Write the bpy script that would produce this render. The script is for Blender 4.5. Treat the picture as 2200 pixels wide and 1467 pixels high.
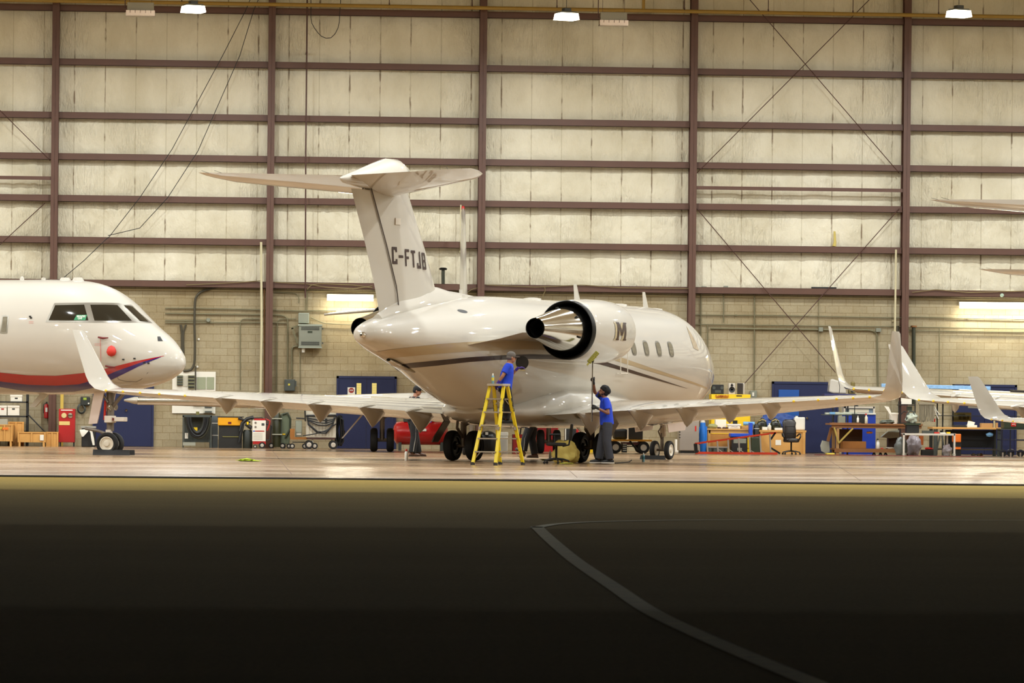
import bpy, bmesh, math, random
import numpy as np
from mathutils import Vector, Matrix, Euler, noise as mnoise
for _o in list(bpy.data.objects): bpy.data.objects.remove(_o)
SC = bpy.context.scene; COL = SC.collection
R = math.radians; PI = math.pi
random.seed(7)
# ---------------------------------------------------------------- camera
FPX, HC, PYH, ROLL, AYAW = 9000.0, 1.2, 877.6, 0.0102, 0.068   # focal length px, eye height, horizon row, roll, yaw
_F = Vector((math.sin(AYAW), math.cos(AYAW), 0)); _R0 = Vector((math.cos(AYAW), -math.sin(AYAW), 0)); _U0 = Vector((0, 0, 1))
_R = _R0*math.cos(ROLL) + _U0*math.sin(ROLL); _U = _U0*math.cos(ROLL) - _R0*math.sin(ROLL)
CAMP = Vector((0, 0, HC))
cam = bpy.data.objects.new('camera', bpy.data.cameras.new('camera')); COL.objects.link(cam); SC.camera = cam
_m = Matrix((_R, _U, -_F)).transposed().to_4x4(); _m.translation = CAMP; cam.matrix_world = _m
cam.data.sensor_width = 36; cam.data.lens = FPX*36/2200; cam.data.shift_y = (PYH-733.5)/2200
cam.data.clip_start = 1; cam.data.clip_end = 500
cam.data.dof.use_dof = True; cam.data.dof.focus_distance = 98; cam.data.dof.aperture_fstop = 9
# ---------------------------------------------------------------- world (night), exposure
w = bpy.data.worlds.new('night'); SC.world = w; w.use_nodes = True
w.node_tree.nodes['Background'].inputs[0].default_value = (0.55, 0.5, 0.4, 1)
w.node_tree.nodes['Background'].inputs[1].default_value = 0.0003
SC.view_settings.view_transform = 'Standard'; SC.view_settings.look = 'None'
SC.view_settings.exposure = 0.0; SC.view_settings.gamma = 1
SC.cycles.use_denoising = True
SC.cycles.max_bounces = 7; SC.cycles.diffuse_bounces = 4; SC.cycles.glossy_bounces = 4
SC.cycles.caustics_reflective = False; SC.cycles.caustics_refractive = False
LAMP_W, LAMP_COL = 735.0, (0.94, 1.0, 1.03)
TUBE_W = 28.0
# ---------------------------------------------------------------- pixel helpers
def ray(px, py): return _F*FPX + _R*(px-1100) - _U*(py-PYH)
def at(px, py, Y):
    d = ray(px, py); t = Y/d.y; return CAMP + d*t
def gp(px, py):
    d = ray(px, py); return CAMP + d*(-HC/d.z)
def ax(px, Y, z=0.5):                                 # X at world Y for pixel column px near height z
    py = PYH
    for _ in range(3):
        p = at(px, py, Y); py += (p.z-z)*FPX/(Y)
    return at(px, py, Y).x
def az(px, py, Y): return at(px, py, Y).z
def sc(Y): return FPX/(Y*math.cos(AYAW))
YW = 120.5                                            # back wall face
# ---------------------------------------------------------------- materials
def lin(c): return tuple(((v/255)/12.92 if v/255 <= .04045 else ((v/255+.055)/1.055)**2.4) for v in c) + (1,)
MATS = {}
def mat(name, rgb, rough=.6, metal=0, var=.08, nscale=3, bump=0, coat=0, emit=0, spec=.5, alpha=1, trans=0):
    if name in MATS: return MATS[name]
    m = bpy.data.materials.new(name); m.use_nodes = True; nt = m.node_tree; N = nt.nodes; L = nt.links
    b = N['Principled BSDF']; col = lin(rgb)
    b.inputs['Roughness'].default_value = rough; b.inputs['Metallic'].default_value = metal
    b.inputs['Specular IOR Level'].default_value = spec; b.inputs['Coat Weight'].default_value = coat
    b.inputs['Coat Roughness'].default_value = .05
    b.inputs['Transmission Weight'].default_value = trans; b.inputs['Alpha'].default_value = alpha
    tc = N.new('ShaderNodeTexCoord'); nz = N.new('ShaderNodeTexNoise'); nz.inputs['Scale'].default_value = nscale; nz.inputs['Detail'].default_value = 5
    L.new(tc.outputs['Object'], nz.inputs['Vector'])
    b.inputs['Coat Roughness'].default_value = .03
    mx = N.new('ShaderNodeMix'); mx.data_type = 'RGBA'
    mx.inputs[6].default_value = tuple(max(0, v*(1-var)) for v in col[:3])+(1,); mx.inputs[7].default_value = tuple(min(1, v*(1+var)) for v in col[:3])+(1,)
    L.new(nz.outputs['Fac'], mx.inputs[0]); L.new(mx.outputs[2], b.inputs['Base Color'])
    if bump:
        bp = N.new('ShaderNodeBump'); bp.inputs['Strength'].default_value = bump; bp.inputs['Distance'].default_value = .02
        L.new(nz.outputs['Fac'], bp.inputs['Height']); L.new(bp.outputs[0], b.inputs['Normal'])
    if emit:
        b.inputs['Emission Color'].default_value = col; b.inputs['Emission Strength'].default_value = emit
    m['mixnode'] = mx.name
    MATS[name] = m; return m
# ---------------------------------------------------------------- mesh builder
class MB:
    def __init__(s): s.v = []; s.f = []; s.sm = []
    def add(s, vs, fs, smooth=False):
        o = len(s.v); s.v += [tuple(v) for v in vs]; s.f += [tuple(i+o for i in f) for f in fs]; s.sm += [smooth]*len(fs); return s
    def box(s, c, d, rot=None, taper=1):
        hx, hy, hz = d[0]/2, d[1]/2, d[2]/2
        vs = [Vector((x*(taper if z > 0 else 1), y*(taper if z > 0 else 1), z)) for x in (-hx, hx) for y in (-hy, hy) for z in (-hz, hz)]
        if rot is not None:
            M = rot if isinstance(rot, Matrix) else Euler(rot).to_matrix()
            vs = [M @ v for v in vs]
        vs = [v+Vector(c) for v in vs]
        return s.add(vs, [(0, 1, 3, 2), (4, 6, 7, 5), (0, 4, 5, 1), (2, 3, 7, 6), (0, 2, 6, 4), (1, 5, 7, 3)])
    def bb(s, x0, x1, y0, y1, z0, z1): return s.box(((x0+x1)/2, (y0+y1)/2, (z0+z1)/2), (abs(x1-x0), abs(y1-y0), abs(z1-z0)))
    def loft(s, rings, cap=True, closed=True, smooth=True):
        n = len(rings[0]); vs = [p for r in rings for p in r]; fs = []
        for i in range(len(rings)-1):
            for j in range(n if closed else n-1):
                k = (j+1) % n; fs.append((i*n+j, i*n+k, (i+1)*n+k, (i+1)*n+j))
        o = len(s.v); s.add(vs, fs, smooth)
        if cap and closed:
            s.f += [tuple(o+j for j in reversed(range(n))), tuple(o+(len(rings)-1)*n+j for j in range(n))]; s.sm += [False, False]
        return s
    def tube(s, pts, r, n=8, cap=True):
        pts = [Vector(p) for p in pts]; rr = r if isinstance(r, (list, tuple)) else [r]*len(pts); rings = []; up = None
        for i, p in enumerate(pts):
            t = (pts[min(i+1, len(pts)-1)]-pts[max(i-1, 0)]).normalized()
            if up is None:
                up = Vector((0, 0, 1)) if abs(t.z) < .9 else Vector((1, 0, 0))
            a = t.cross(up).normalized(); b = a.cross(t).normalized(); up = b
            rings.append([p+a*math.cos(q)*rr[i]+b*math.sin(q)*rr[i] for q in [2*PI*j/n for j in range(n)]])
        return s.loft(rings, cap)
    def bar(s, a, b, w, h=None, up=(0, 0, 1)):
        a = Vector(a); b = Vector(b); t = (b-a); l = t.length; t.normalize(); u = Vector(up)
        if abs(t.dot(u)) > .98: u = Vector((0, 1, 0))
        x = t.cross(u).normalized(); z = x.cross(t)
        return s.box((a+b)/2, (w, l, h or w), rot=Matrix((x, t, z)).transposed())
    def lathe(s, prof, c=(0, 0, 0), axis='z', n=24, cap=True, smooth=True):
        c = Vector(c); rings = []
        ax_ = {'x': (Vector((0, 1, 0)), Vector((0, 0, 1)), Vector((1, 0, 0))), 'y': (Vector((1, 0, 0)), Vector((0, 0, 1)), Vector((0, 1, 0))), 'z': (Vector((1, 0, 0)), Vector((0, 1, 0)), Vector((0, 0, 1)))}[axis]
        for r, h in prof:
            rings.append([c+ax_[2]*h+ax_[0]*r*math.cos(2*PI*j/n)+ax_[1]*r*math.sin(2*PI*j/n) for j in range(n)])
        return s.loft(rings, cap, smooth=smooth)
    def prism(s, poly, a, b, plane='xz'):                 # poly in plane, extruded from a to b on the third axis
        def P(p, t): return {'xz': (p[0], t, p[1]), 'xy': (p[0], p[1], t), 'yz': (t, p[0], p[1])}[plane]
        n = len(poly); vs = [P(p, a) for p in poly]+[P(p, b) for p in poly]
        return s.add(vs, [tuple(range(n))[::-1], tuple(range(n, 2*n))]+[(i, (i+1) % n, n+(i+1) % n, n+i) for i in range(n)])
    def build(s, name, m, parent=None, bevel=0, sub=0, loc=None, rot=None, label=None, fix=True, auto=True):
        me = bpy.data.meshes.new(name); me.from_pydata(s.v, [], s.f)
        me.polygons.foreach_set('use_smooth', s.sm)
        if fix:
            bm = bmesh.new(); bm.from_mesh(me); bmesh.ops.recalc_face_normals(bm, faces=bm.faces); bm.to_mesh(me); bm.free()
        me.update()
        if auto and any(s.sm):
            try: me.set_sharp_from_angle(angle=R(42))
            except Exception: pass
        o = bpy.data.objects.new(name, me); COL.objects.link(o); me.materials.append(m)
        if parent: o.parent = parent
        if loc: o.location = loc
        if rot: o.rotation_euler = rot
        if bevel:
            md = o.modifiers.new('b', 'BEVEL'); md.width = bevel; md.segments = 2; md.limit_method = 'ANGLE'
        if sub:
            md = o.modifiers.new('s', 'SUBSURF'); md.levels = sub; md.render_levels = sub
        if label: o['label'] = label
        return o
def thing(name, label, cat, loc=(0, 0, 0), rz=0, group=None):
    o = bpy.data.objects.new(name, None); COL.objects.link(o); o.empty_display_size = .1
    o.location = loc; o.rotation_euler = (0, 0, rz); o['label'] = label; o['category'] = cat
    if group: o['group'] = group
    return o
def tag(o, label, cat, group=None, kind=None):
    o['label'] = label; o['category'] = cat
    if group: o['group'] = group
    if kind: o['kind'] = kind
    return o
def struct(o): o['kind'] = 'structure'; return o
def copy_tree(o, parent=None):
    c = o.copy(); COL.objects.link(c); c.parent = parent
    for ch in [k for k in bpy.data.objects if k.parent == o]: copy_tree(ch, c)
    return c
def text_obj(txt, size, m, parent, loc, rot, name='lettering', bold=.02, sx=1, depth=.004, align='CENTER'):
    cu = bpy.data.curves.new(name, 'FONT'); cu.body = txt; cu.size = size; cu.extrude = depth; cu.offset = bold*size
    cu.align_x = align; cu.align_y = 'CENTER'
    t = bpy.data.objects.new('tmp', cu); COL.objects.link(t)
    me = bpy.data.meshes.new_from_object(t); bpy.data.objects.remove(t)
    o = bpy.data.objects.new(name, me); COL.objects.link(o); me.materials.clear(); me.materials.append(m)
    o.parent = parent; o.location = loc; o.rotation_euler = rot; o.scale = (sx, 1, 1); return o
FACE = (PI/2, 0, 0)                                       # text that faces the camera side (-Y)
# ================================================================ the hangar shell
def node_mat(name):
    m = bpy.data.materials.new(name); m.use_nodes = True; MATS[name] = m
    return m, m.node_tree.nodes, m.node_tree.links, m.node_tree.nodes['Principled BSDF']
def ramp(N, stops, interp='LINEAR'):
    r = N.new('ShaderNodeValToRGB'); cr = r.color_ramp; cr.interpolation = interp
    cr.elements[0].position = stops[0][0]; cr.elements[0].color = stops[0][1]; cr.elements[1].position = stops[-1][0]; cr.elements[1].color = stops[-1][1]
    for p, c in stops[1:-1]: e = cr.elements.new(p); e.color = c
    return r
def noise_n(N, L, src, scale, detail=4, mapping=None, rough=.5):
    n = N.new('ShaderNodeTexNoise'); n.inputs['Scale'].default_value = scale; n.inputs['Detail'].default_value = detail; n.inputs['Roughness'].default_value = rough
    if mapping:
        mp = N.new('ShaderNodeMapping'); mp.inputs['Scale'].default_value = mapping; L.new(src, mp.inputs['Vector']); src = mp.outputs[0]
    L.new(src, n.inputs['Vector']); return n
def mixc(N, L, fac, a, b, mode='MIX'):
    x = N.new('ShaderNodeMix'); x.data_type = 'RGBA'; x.blend_type = mode
    for s_, v in ((0, fac), (6, a), (7, b)):
        if hasattr(v, 'is_output'): L.new(v, x.inputs[s_])
        else: x.inputs[s_].default_value = v
    return x.outputs[2]
# polished hangar floor
m, N, L, b = node_mat('hangar_concrete'); tc = N.new('ShaderNodeTexCoord'); ob = tc.outputs['Object']
n1 = noise_n(N, L, ob, .35, 6, (.5, 1, 1), .6); n2 = noise_n(N, L, ob, .9, 6, (.6, 1, 1), .6)
c1 = ramp(N, [(.3, lin((150, 122, 92))), (.5, lin((160, 133, 102))), (.7, lin((170, 145, 113)))]); L.new(n1.outputs[0], c1.inputs[0])
c2 = ramp(N, [(.35, lin((206, 180, 164))), (.6, lin((255, 255, 255)))]); L.new(n2.outputs[0], c2.inputs[0])
L.new(mixc(N, L, .55, c1.outputs[0], c2.outputs[0], 'MULTIPLY'), b.inputs['Base Color'])
r1 = ramp(N, [(.35, (.12, .12, .12, 1)), (.65, (.34, .34, .34, 1))]); L.new(n1.outputs[0], r1.inputs[0]); L.new(r1.outputs[0], b.inputs['Roughness'])
b.inputs['Specular IOR Level'].default_value = .55
YS = gp(1100, 1030).y                                     # slab edge under the hangar door
XL, XR, ZC = -34.0, 50.0, 14.2
struct(MB().bb(XL, XR, YS, YW, -.3, 0).build('floor', m))
# tarmac outside
m, N, L, b = node_mat('asphalt'); tc = N.new('ShaderNodeTexCoord'); ob = tc.outputs['Object']
n1 = noise_n(N, L, ob, .12, 8, (.3, 1, 1), .65); n2 = noise_n(N, L, ob, 30, 3)
c1 = ramp(N, [(.3, lin((168, 142, 74))), (.7, lin((190, 164, 93)))]); L.new(n1.outputs[0], c1.inputs[0])
c2 = ramp(N, [(.3, (.75, .75, .75, 1)), (.7, (1, 1, 1, 1))]); L.new(n2.outputs[0], c2.inputs[0])
L.new(mixc(N, L, 1, c1.outputs[0], c2.outputs[0], 'MULTIPLY'), b.inputs['Base Color']); b.inputs['Roughness'].default_value = .95; b.inputs['Specular IOR Level'].default_value = .03
bp = N.new('ShaderNodeBump'); bp.inputs['Strength'].default_value = .3; bp.inputs['Distance'].default_value = .01; L.new(n2.outputs[0], bp.inputs['Height']); L.new(bp.outputs[0], b.inputs['Normal'])
o = MB().bb(XL-10, XR+10, -12, YS-.14, -.35, -.03).build('tarmac_floor', m); struct(o)
o = MB().bb(XL, XR, YS-.14, YS, -.34, -.015).build('trim_1', mat('door_track_steel', (58, 52, 40), .6, .3)); struct(o)
# painted guide line on the tarmac
lm = mat('worn_line_paint', (236, 222, 168), .8, var=.25, nscale=6)
def ribbon(name, px_pts, z, m, label):
    L_, R_ = [], []
    P = [gp(a, b_) for a, b_, _ in px_pts]
    vs = []
    for i, p in enumerate(P):
        t = (P[min(i+1, len(P)-1)]-P[max(0, i-1)]); t.z = 0; t.normalize(); nrm = Vector((-t.y, t.x, 0)); hw = px_pts[i][2]/2
        for s_ in (-1, 1):
            q = p+nrm*hw*s_; vs.append((q.x, q.y, z)); 
    n = len(P); top = [(2*i, 2*i+1, 2*i+3, 2*i+2) for i in range(n-1)]
    o = MB().add(vs, top).build(name, m); tag(o, label, 'road marking'); return o
def cat_px(pts, k=6):                                    # Catmull-Rom through pixel points (x, y, width)
    out = []
    for i in range(len(pts)-1):
        p0 = pts[max(i-1, 0)]; p1 = pts[i]; p2 = pts[i+1]; p3 = pts[min(i+2, len(pts)-1)]
        for j in range(k):
            t = j/k; out.append(tuple(.5*((2*b_)+(-a+c)*t+(2*a-5*b_+4*c-d)*t*t+(-a+3*b_-3*c+d)*t**3) for a, b_, c, d in zip(p0, p1, p2, p3)))
    return out+[pts[-1]]
ribbon('painted_line', cat_px([(1153, 1126, .13), (1188, 1158, .13), (1240, 1200, .13), (1320, 1253, .13), (1400, 1305, .13), (1500, 1352, .13), (1620, 1403, .13), (1760, 1460, .13), (1800, 1478, .13)]), -.024, lm, 'worn pale guide line curving across the dark tarmac towards the camera')
ribbon('painted_line', cat_px([(1150, 1128, .13), (1200, 1120, .12), (1300, 1115, .11), (1500, 1112, .10), (1750, 1112, .09), (2230, 1113, .08)]), -.024, lm, 'faint pale guide line running right across the far tarmac')
# expansion joints of the slab
for i, (a, b_) in enumerate([((585, 968), (627, 1019)), ((1180, 972), (1240, 1026)), ((1760, 975), (1850, 1033))]):
    p, q = gp(*a), gp(*b_); struct(MB().bar((p.x, p.y, .0006), (q.x, q.y, .0006), .012, .001).build('floor_joint', mat('joint', (92, 70, 52), .8)))
# --------------------------------------------------- block wall (lower)
ZB = 4.62
m, N, L, b = node_mat('concrete_block'); tc = N.new('ShaderNodeTexCoord'); ob = tc.outputs['Object']
mp = N.new('ShaderNodeMapping'); mp.inputs['Rotation'].default_value = (-PI/2, 0, 0); L.new(ob, mp.inputs['Vector'])
br = N.new('ShaderNodeTexBrick'); br.offset = .5; br.inputs['Scale'].default_value = 1; br.inputs['Mortar Size'].default_value = .006
br.inputs['Brick Width'].default_value = .4064; br.inputs['Row Height'].default_value = .2032; br.inputs['Mortar Smooth'].default_value = .2; br.inputs['Bias'].default_value = -.1
br.inputs['Color1'].default_value = lin((178, 166, 136)); br.inputs['Color2'].default_value = lin((169, 156, 125)); br.inputs['Mortar'].default_value = lin((148, 130, 92))
L.new(mp.outputs[0], br.inputs['Vector'])
n1 = noise_n(N, L, ob, .5, 6); c1 = ramp(N, [(.3, lin((214, 204, 186))), (.7, (1, 1, 1, 1))]); L.new(n1.outputs[0], c1.inputs[0])
n2 = noise_n(N, L, ob, 25, 3); c2 = ramp(N, [(.3, (.86, .86, .86, 1)), (.7, (1, 1, 1, 1))]); L.new(n2.outputs[0], c2.inputs[0])
L.new(mixc(N, L, 1, mixc(N, L, 1, br.outputs[0], c1.outputs[0], 'MULTIPLY'), c2.outputs[0], 'MULTIPLY'), b.inputs['Base Color']); b.inputs['Roughness'].default_value = .85
bp = N.new('ShaderNodeBump'); bp.invert = True; bp.inputs['Strength'].default_value = .5; bp.inputs['Distance'].default_value = .01; L.new(br.outputs['Fac'], bp.inputs['Height']); L.new(bp.outputs[0], b.inputs['Normal'])
BLOCK = m
struct(MB().bb(XL, XR, YW, YW+.3, -.3, ZB).build('wall_back_lower', BLOCK))
# --------------------------------------------------- insulated upper wall
GZ = [az(1034, y, YW-.2) for y in (147, 261, 349, 438, 527, 618)]     # girt centre heights, top to bottom
ZE = az(1034, 32, YW-.2)                                              # eave strut
CX = [ax(p, YW-.3, 6) for p in (116, 580, 1034, 1487, 1945)]; BAY = (CX[4]-CX[0])/4
CXA = [CX[0]-BAY*i for i in range(4, 0, -1)]+CX+[CX[4]+BAY*i for i in range(1, 5)]
m, N, L, b = node_mat('insulation_facing'); tc = N.new('ShaderNodeTexCoord'); ob = tc.outputs['Object']
sep = N.new('ShaderNodeSeparateXYZ'); L.new(ob, sep.inputs[0])
def math_n(op, a, b_=None, c=None):
    x = N.new('ShaderNodeMath'); x.operation = op
    for i, v in enumerate((a, b_, c)):
        if v is None: continue
        if hasattr(v, 'is_output'): L.new(v, x.inputs[i])
        else: x.inputs[i].default_value = v
    return x.outputs[0]
SEAM = BAY/7.0
fr_ = math_n('PINGPONG', math_n('SUBTRACT', sep.outputs[0], CX[0]-SEAM*.4), SEAM/2)     # distance to nearest seam
warp = noise_n(N, L, ob, 1.6, 4, (1, 1, .6)); dist = math_n('SUBTRACT', fr_, math_n('MULTIPLY', math_n('SUBTRACT', warp.outputs[0], .5), .06))
seam = math_n('SMOOTH_MIN', 1.0, math_n('DIVIDE', math_n('ABSOLUTE', dist), .03), .1)
patch = noise_n(N, L, ob, 1.1, 3, (1.2, 1, .8)); pr = ramp(N, [(.44, (0, 0, 0, 1)), (.52, (1, 1, 1, 1))]); L.new(patch.outputs[0], pr.inputs[0])
tear = noise_n(N, L, ob, 7, 5, (1, 1, .35)); tr = ramp(N, [(.46, (0, 0, 0, 1)), (.56, (1, 1, 1, 1))]); L.new(tear.outputs[0], tr.inputs[0])
stain = math_n('MULTIPLY', math_n('SUBTRACT', 1, seam), math_n('MULTIPLY', pr.outputs[0], tr.outputs[0]))
seam2 = math_n('SUBTRACT', 1, math_n('MINIMUM', 1.0, math_n('DIVIDE', fr_, .018)))
d1 = noise_n(N, L, ob, .6, 7, (1, 1, .5), .6); dr = ramp(N, [(.35, lin((206, 196, 168))), (.65, lin((228, 220, 196)))]); L.new(d1.outputs[0], dr.inputs[0])
col = mixc(N, L, math_n('MULTIPLY', seam2, .5), dr.outputs[0], lin((150, 135, 95)))
col = mixc(N, L, math_n('MULTIPLY', stain, .9), col, lin((96, 66, 28)))
L.new(col, b.inputs['Base Color']); b.inputs['Roughness'].default_value = .42; b.inputs['Specular IOR Level'].default_value = .4
w1 = noise_n(N, L, ob, 2.5, 8, (1.6, 1, .8), .62); bp = N.new('ShaderNodeBump'); bp.inputs['Strength'].default_value = .8; bp.inputs['Distance'].default_value = .09
w2 = noise_n(N, L, ob, 7, 3, (2.2, 1, .45), .5); w2.inputs['Distortion'].default_value = 1.5; pm = noise_n(N, L, ob, .8, 2); pmr = ramp(N, [(.5, (0, 0, 0, 1)), (.6, (1, 1, 1, 1))]); L.new(pm.outputs[0], pmr.inputs[0])
L.new(math_n('ADD', w1.outputs[0], math_n('MULTIPLY', math_n('MULTIPLY', w2.outputs[0], .7), pmr.outputs[0])), bp.inputs['Height']); L.new(bp.outputs[0], b.inputs['Normal'])
INS = m
def insulation():
    zs = sorted(GZ+[ZE]); bands = [(zs[i], zs[i+1]) for i in range(len(zs)-1)]+[(zs[-1], ZC)]
    x0 = CX[0]-SEAM*.4-SEAM*9; nx = int((XR-XL-6)/.11); xs = [XL+(XR-XL)*i/nx for i in range(nx+1)]
    mb = MB(); zz = []
    for a, b_ in bands:
        k = 9; zz += [(a+(b_-a)*i/k, a, b_) for i in range(k)]
    zz.append((ZC, zs[-1], ZC)); vs = []
    rnd = random.Random(3); wr = {}
    for z, a, b_ in zz:
        tz = (z-a)/(b_-a)
        for x in xs:
            q = (x-(CX[0]-SEAM*.4))/SEAM; ci = math.floor(q); tx = q-ci; key = (ci, round(a, 2))
            if key not in wr: wr[key] = (rnd.uniform(.5, 1.3), rnd.uniform(-1.4, 1.4), max(.15, rnd.gauss(.5, .95)), rnd.uniform(0, 9))
            amp, sl, wk, ph = wr[key]
            e = 1-abs(2*tx-1)**5; ez = 1-abs(2*tz-1)**6
            d = .055*amp*e*ez
            u = (tx+sl*tz*.7+ph)*7
            d += .034*wk*math.sin(u*2.1+1.5*mnoise.noise((x*2, z*2, 0)))*mnoise.noise((x*1.7, z*.8, ph))*2*e*(.3+.7*tz)
            d += .03*mnoise.noise((x*3.1, z*3.1, 3.3))*ez*e
            vs.append((x, YW+.10-d, z))
    n = len(xs); fs = [(i*n+j, i*n+j+1, (i+1)*n+j+1, (i+1)*n+j) for i in range(len(zz)-1) for j in range(n-1)]
    mb.add(vs, fs, True); return mb
struct(insulation().build('wall_back_upper', INS, fix=False, auto=False))
# outer shell: rear skin, roof, side walls, header over the door opening
sk = mat('hangar_sheet_steel', (208, 200, 176), .5)
struct(MB().bb(XL, XR, YW+.2, YW+.35, ZB, ZC+.2).build('wall_back_skin', sk))
struct(MB().bb(XL-.3, XR+.3, YS, YW+.3, ZC, ZC+.3).build('ceiling', sk))
struct(MB().bb(XL-.3, XL, YS, YW+.3, -.3, ZC).build('wall_left', sk))
struct(MB().bb(XR, XR+.3, YS, YW+.3, -.3, ZC).build('wall_right', sk))
HDZ = 8.7
struct(MB().bb(XL-.3, XR+.3, YS-.4, YS, HDZ, ZC+.3).build('wall_front_header', sk))
# --------------------------------------------------- steel frame
BR = mat('brown_primer_steel', (88, 57, 42), .5, var=.14, nscale=2.5, bump=.05)
def girt(x0, x1, z, name='girt', h=.19, d=.3, m=BR):
    mb = MB(); y1 = YW+.04; y0 = y1-d
    mb.bb(x0, x1, y0, y1, z+h/2-.012, z+h/2).bb(x0, x1, y0, y0+.012, z-h/2, z+h/2).bb(x0, x1, y0, y0+.09, z-h/2, z-h/2+.012)
    return mb.build(name, m)
for z in GZ+[ZE]:
    for i in range(len(CXA)-1):
        girt(CXA[i]+.1, CXA[i+1]-.1, z)
for o in [o for o in bpy.data.objects if o.name.startswith('girt')]: struct(o)
def column(x):
    mb = MB(); y1 = YW-.02; y0 = YW-.42; hw = .1
    mb.bb(x-hw, x+hw, y0, y0+.02, 0, ZC).bb(x-hw, x+hw, y1-.02, y1, 0, ZC).bb(x-.008, x+.008, y0, y1, 0, ZC).bb(x-.17, x+.17, y0-.05, y1, 0, .03)
    return struct(mb.build('column', BR))
for x in CXA: column(x)
# tan ledger strip along the top of the blocks
struct(MB().bb(XL, XR, YW-.03, YW+.02, ZB-.13, ZB-.1).build('trim_2', mat('ledger', (176, 160, 118), .7)))
# extra wind girts in two bays
for a, b_, y in ((CX[3], CX[4], 406), (CXA[3], CX[0], 382)):
    z = az(1700 if a > 10 else 50, y, YW-.35); o = MB().bb(a+.1, b_-.1, YW-.38, YW-.32, z-.05, z+.05).build('girt', BR); struct(o)
# bracing rods
def rod(a, b_, r=.013, off=.26, label=None):
    p, q = at(*a, YW-off), at(*b_, YW-off)
    o = MB().tube([p, q], r, 6).build('bracing_rod', mat('dark_rod', (74, 44, 34), .5, .2)); return tag(o, label, 'bracing rod')
RB = 'crossing in the upper right of the four full wall bays'
rod((1607, -5), (1932, 372), label='thin upper bracing rod falling right to the rightmost column')
rod((1872, -5), (1497, 372), label='thin upper bracing rod falling left to the column behind the nose of the parked jet')
rod((1497, 448), (1795, 800), off=.34, label='thin lower bracing rod falling right over the block wall')
rod((1932, 448), (1594, 830), off=.3, label='thin lower bracing rod falling left over the block wall')
rod((-5, 232), (108, 345), label='thin bracing rod at the left edge falling right to the leftmost column')
rod((97, 436), (-5, 530), label='thin bracing rod at the left edge falling left below the leftmost column brackets')
# gas pipe under the roof
pz = az(1034, 17, YW-1.0); yp = mat('yellow_gas_pipe', (150, 118, 42), .5)
t = thing('gas_pipe', 'long yellow gas pipe running along the top of the wall', 'pipe', (8, YW-1, pz))
MB().tube([(XL-8, 0, 0), (XR-8, 0, 0)], .055, 10).build('pipe', yp, t)
for px in (92, 137, 238, 390, 836, 1014, 1196, 1470, 1650, 1832, 2016):
    x = ax(px, YW-1, 12)-8
    MB().tube([(x, 0, .02), (x, 0, ZC-pz)], .012, 6).box((x, 0, .03), (.03, .09, .14)).build('pipe_hanger', mat('dark_rod', (0, 0, 0)), t)
MB().tube([(ax(1382, YW-1, 12)-8, 0, 0), (ax(1382, YW-1, 12)-8, 0, .6), (ax(1382, YW-1, 12)-8, 0, ZC-pz)], .045, 8).build('branch_pipe', yp, t)
# --------------------------------------------------- ceiling lamps
hs = mat('lamp_housing', (60, 58, 50), .5, .4); lens = mat('lamp_lens', (255, 244, 214), .4, var=0, emit=14)
LAMPS = []
def lamp(x, y, z, label, group=None, rz=.35):
    t = thing('ceiling_lamp', label, 'lamp', (x, y, z), rz, group)
    MB().box((0, 0, .11), (.46, .36, .05)).box((0, 0, .18), (.2, .2, .1)).build('housing', hs, t, bevel=.01)
    MB().box((0, 0, .0), (.56, .46, .17), taper=.9).build('lens', lens, t)
    MB().tube([(0, 0, .25), (0, 0, ZC-z)], .008, 6).build('hanging_rod', hs, t)
    l = bpy.data.lights.new('lamp_light', 'AREA'); l.shape = 'RECTANGLE'; l.size = .54; l.size_y = .44; l.energy = LAMP_W; l.color = LAMP_COL
    lo = bpy.data.objects.new('lamp_light', l); COL.objects.link(lo); lo.parent = t; lo.location = (0, 0, -.1)
    return t
YL = 112.0
vis = [(415, 20, 'bright square ceiling lamp left of the top of the wall'), (1217, 36, 'bright square ceiling lamp near the top centre'), (2060, 30, 'bright square ceiling lamp at the top right')]
lx = []
for px, py, lb in vis:
    p = at(px, py, YL); lamp(p.x, p.y, p.z, lb); lx.append(p.x)
dx = (lx[2]-lx[0])/2; ZL = 11.8
xs_ = [lx[1]+dx*k for k in (-4, -3, -2, -1, 0, 1, 2, 3, 4)]
for x in xs_:
    if min(abs(x-v) for v in lx) > 1 and XL < x < XR: lamp(x, YL, ZL, 'square ceiling lamp beyond the frame in the back row', 'ceiling lamps out of frame')
for yr in (103, 94, 85, 76):
    for x in xs_:
        if XL < x < XR: lamp(x+(dx/2 if yr in (103, 85) else 0), yr, 13.3, 'square ceiling lamp above the frame over the parked jets', 'ceiling lamps out of frame')
# infrared heaters
def heater(px, py, label):
    p = at(px, py, 114.0); t = thing('infrared_heater', label, 'heater', p)
    MB().box((0, 0, .13), (.72, .3, .24)).build('housing', mat('heater_grey', (126, 118, 98), .5, .3), t, bevel=.01)
    mb = MB().box((0, 0, -.1), (.78, .4, .03)).box((0, -.2, -.04), (.78, .02, .14)).box((-.38, 0, -.04), (.02, .4, .14)).box((.38, 0, -.04), (.02, .4, .14))
    mb.build('reflector', mat('heater_reflector', (190, 170, 150), .25, .8), t)
    mb = MB()
    for i in range(5): mb.box((-.28+.14*i, -.205, .0), (.012, .012, .08))
    mb.build('grille', mat('dark_rod', (0, 0, 0)), t)
    MB().tube([(-.42, 0, ZC-p.z), (-.42, 0, .1), (-.34, 0, .1)], .015, 6).tube([(.3, 0, .2), (.3, 0, ZC-p.z)], .006, 6).tube([(-.3, 0, .2), (-.3, 0, ZC-p.z)], .006, 6).build('hanger', mat('dark_rod', (0, 0, 0)), t)
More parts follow.
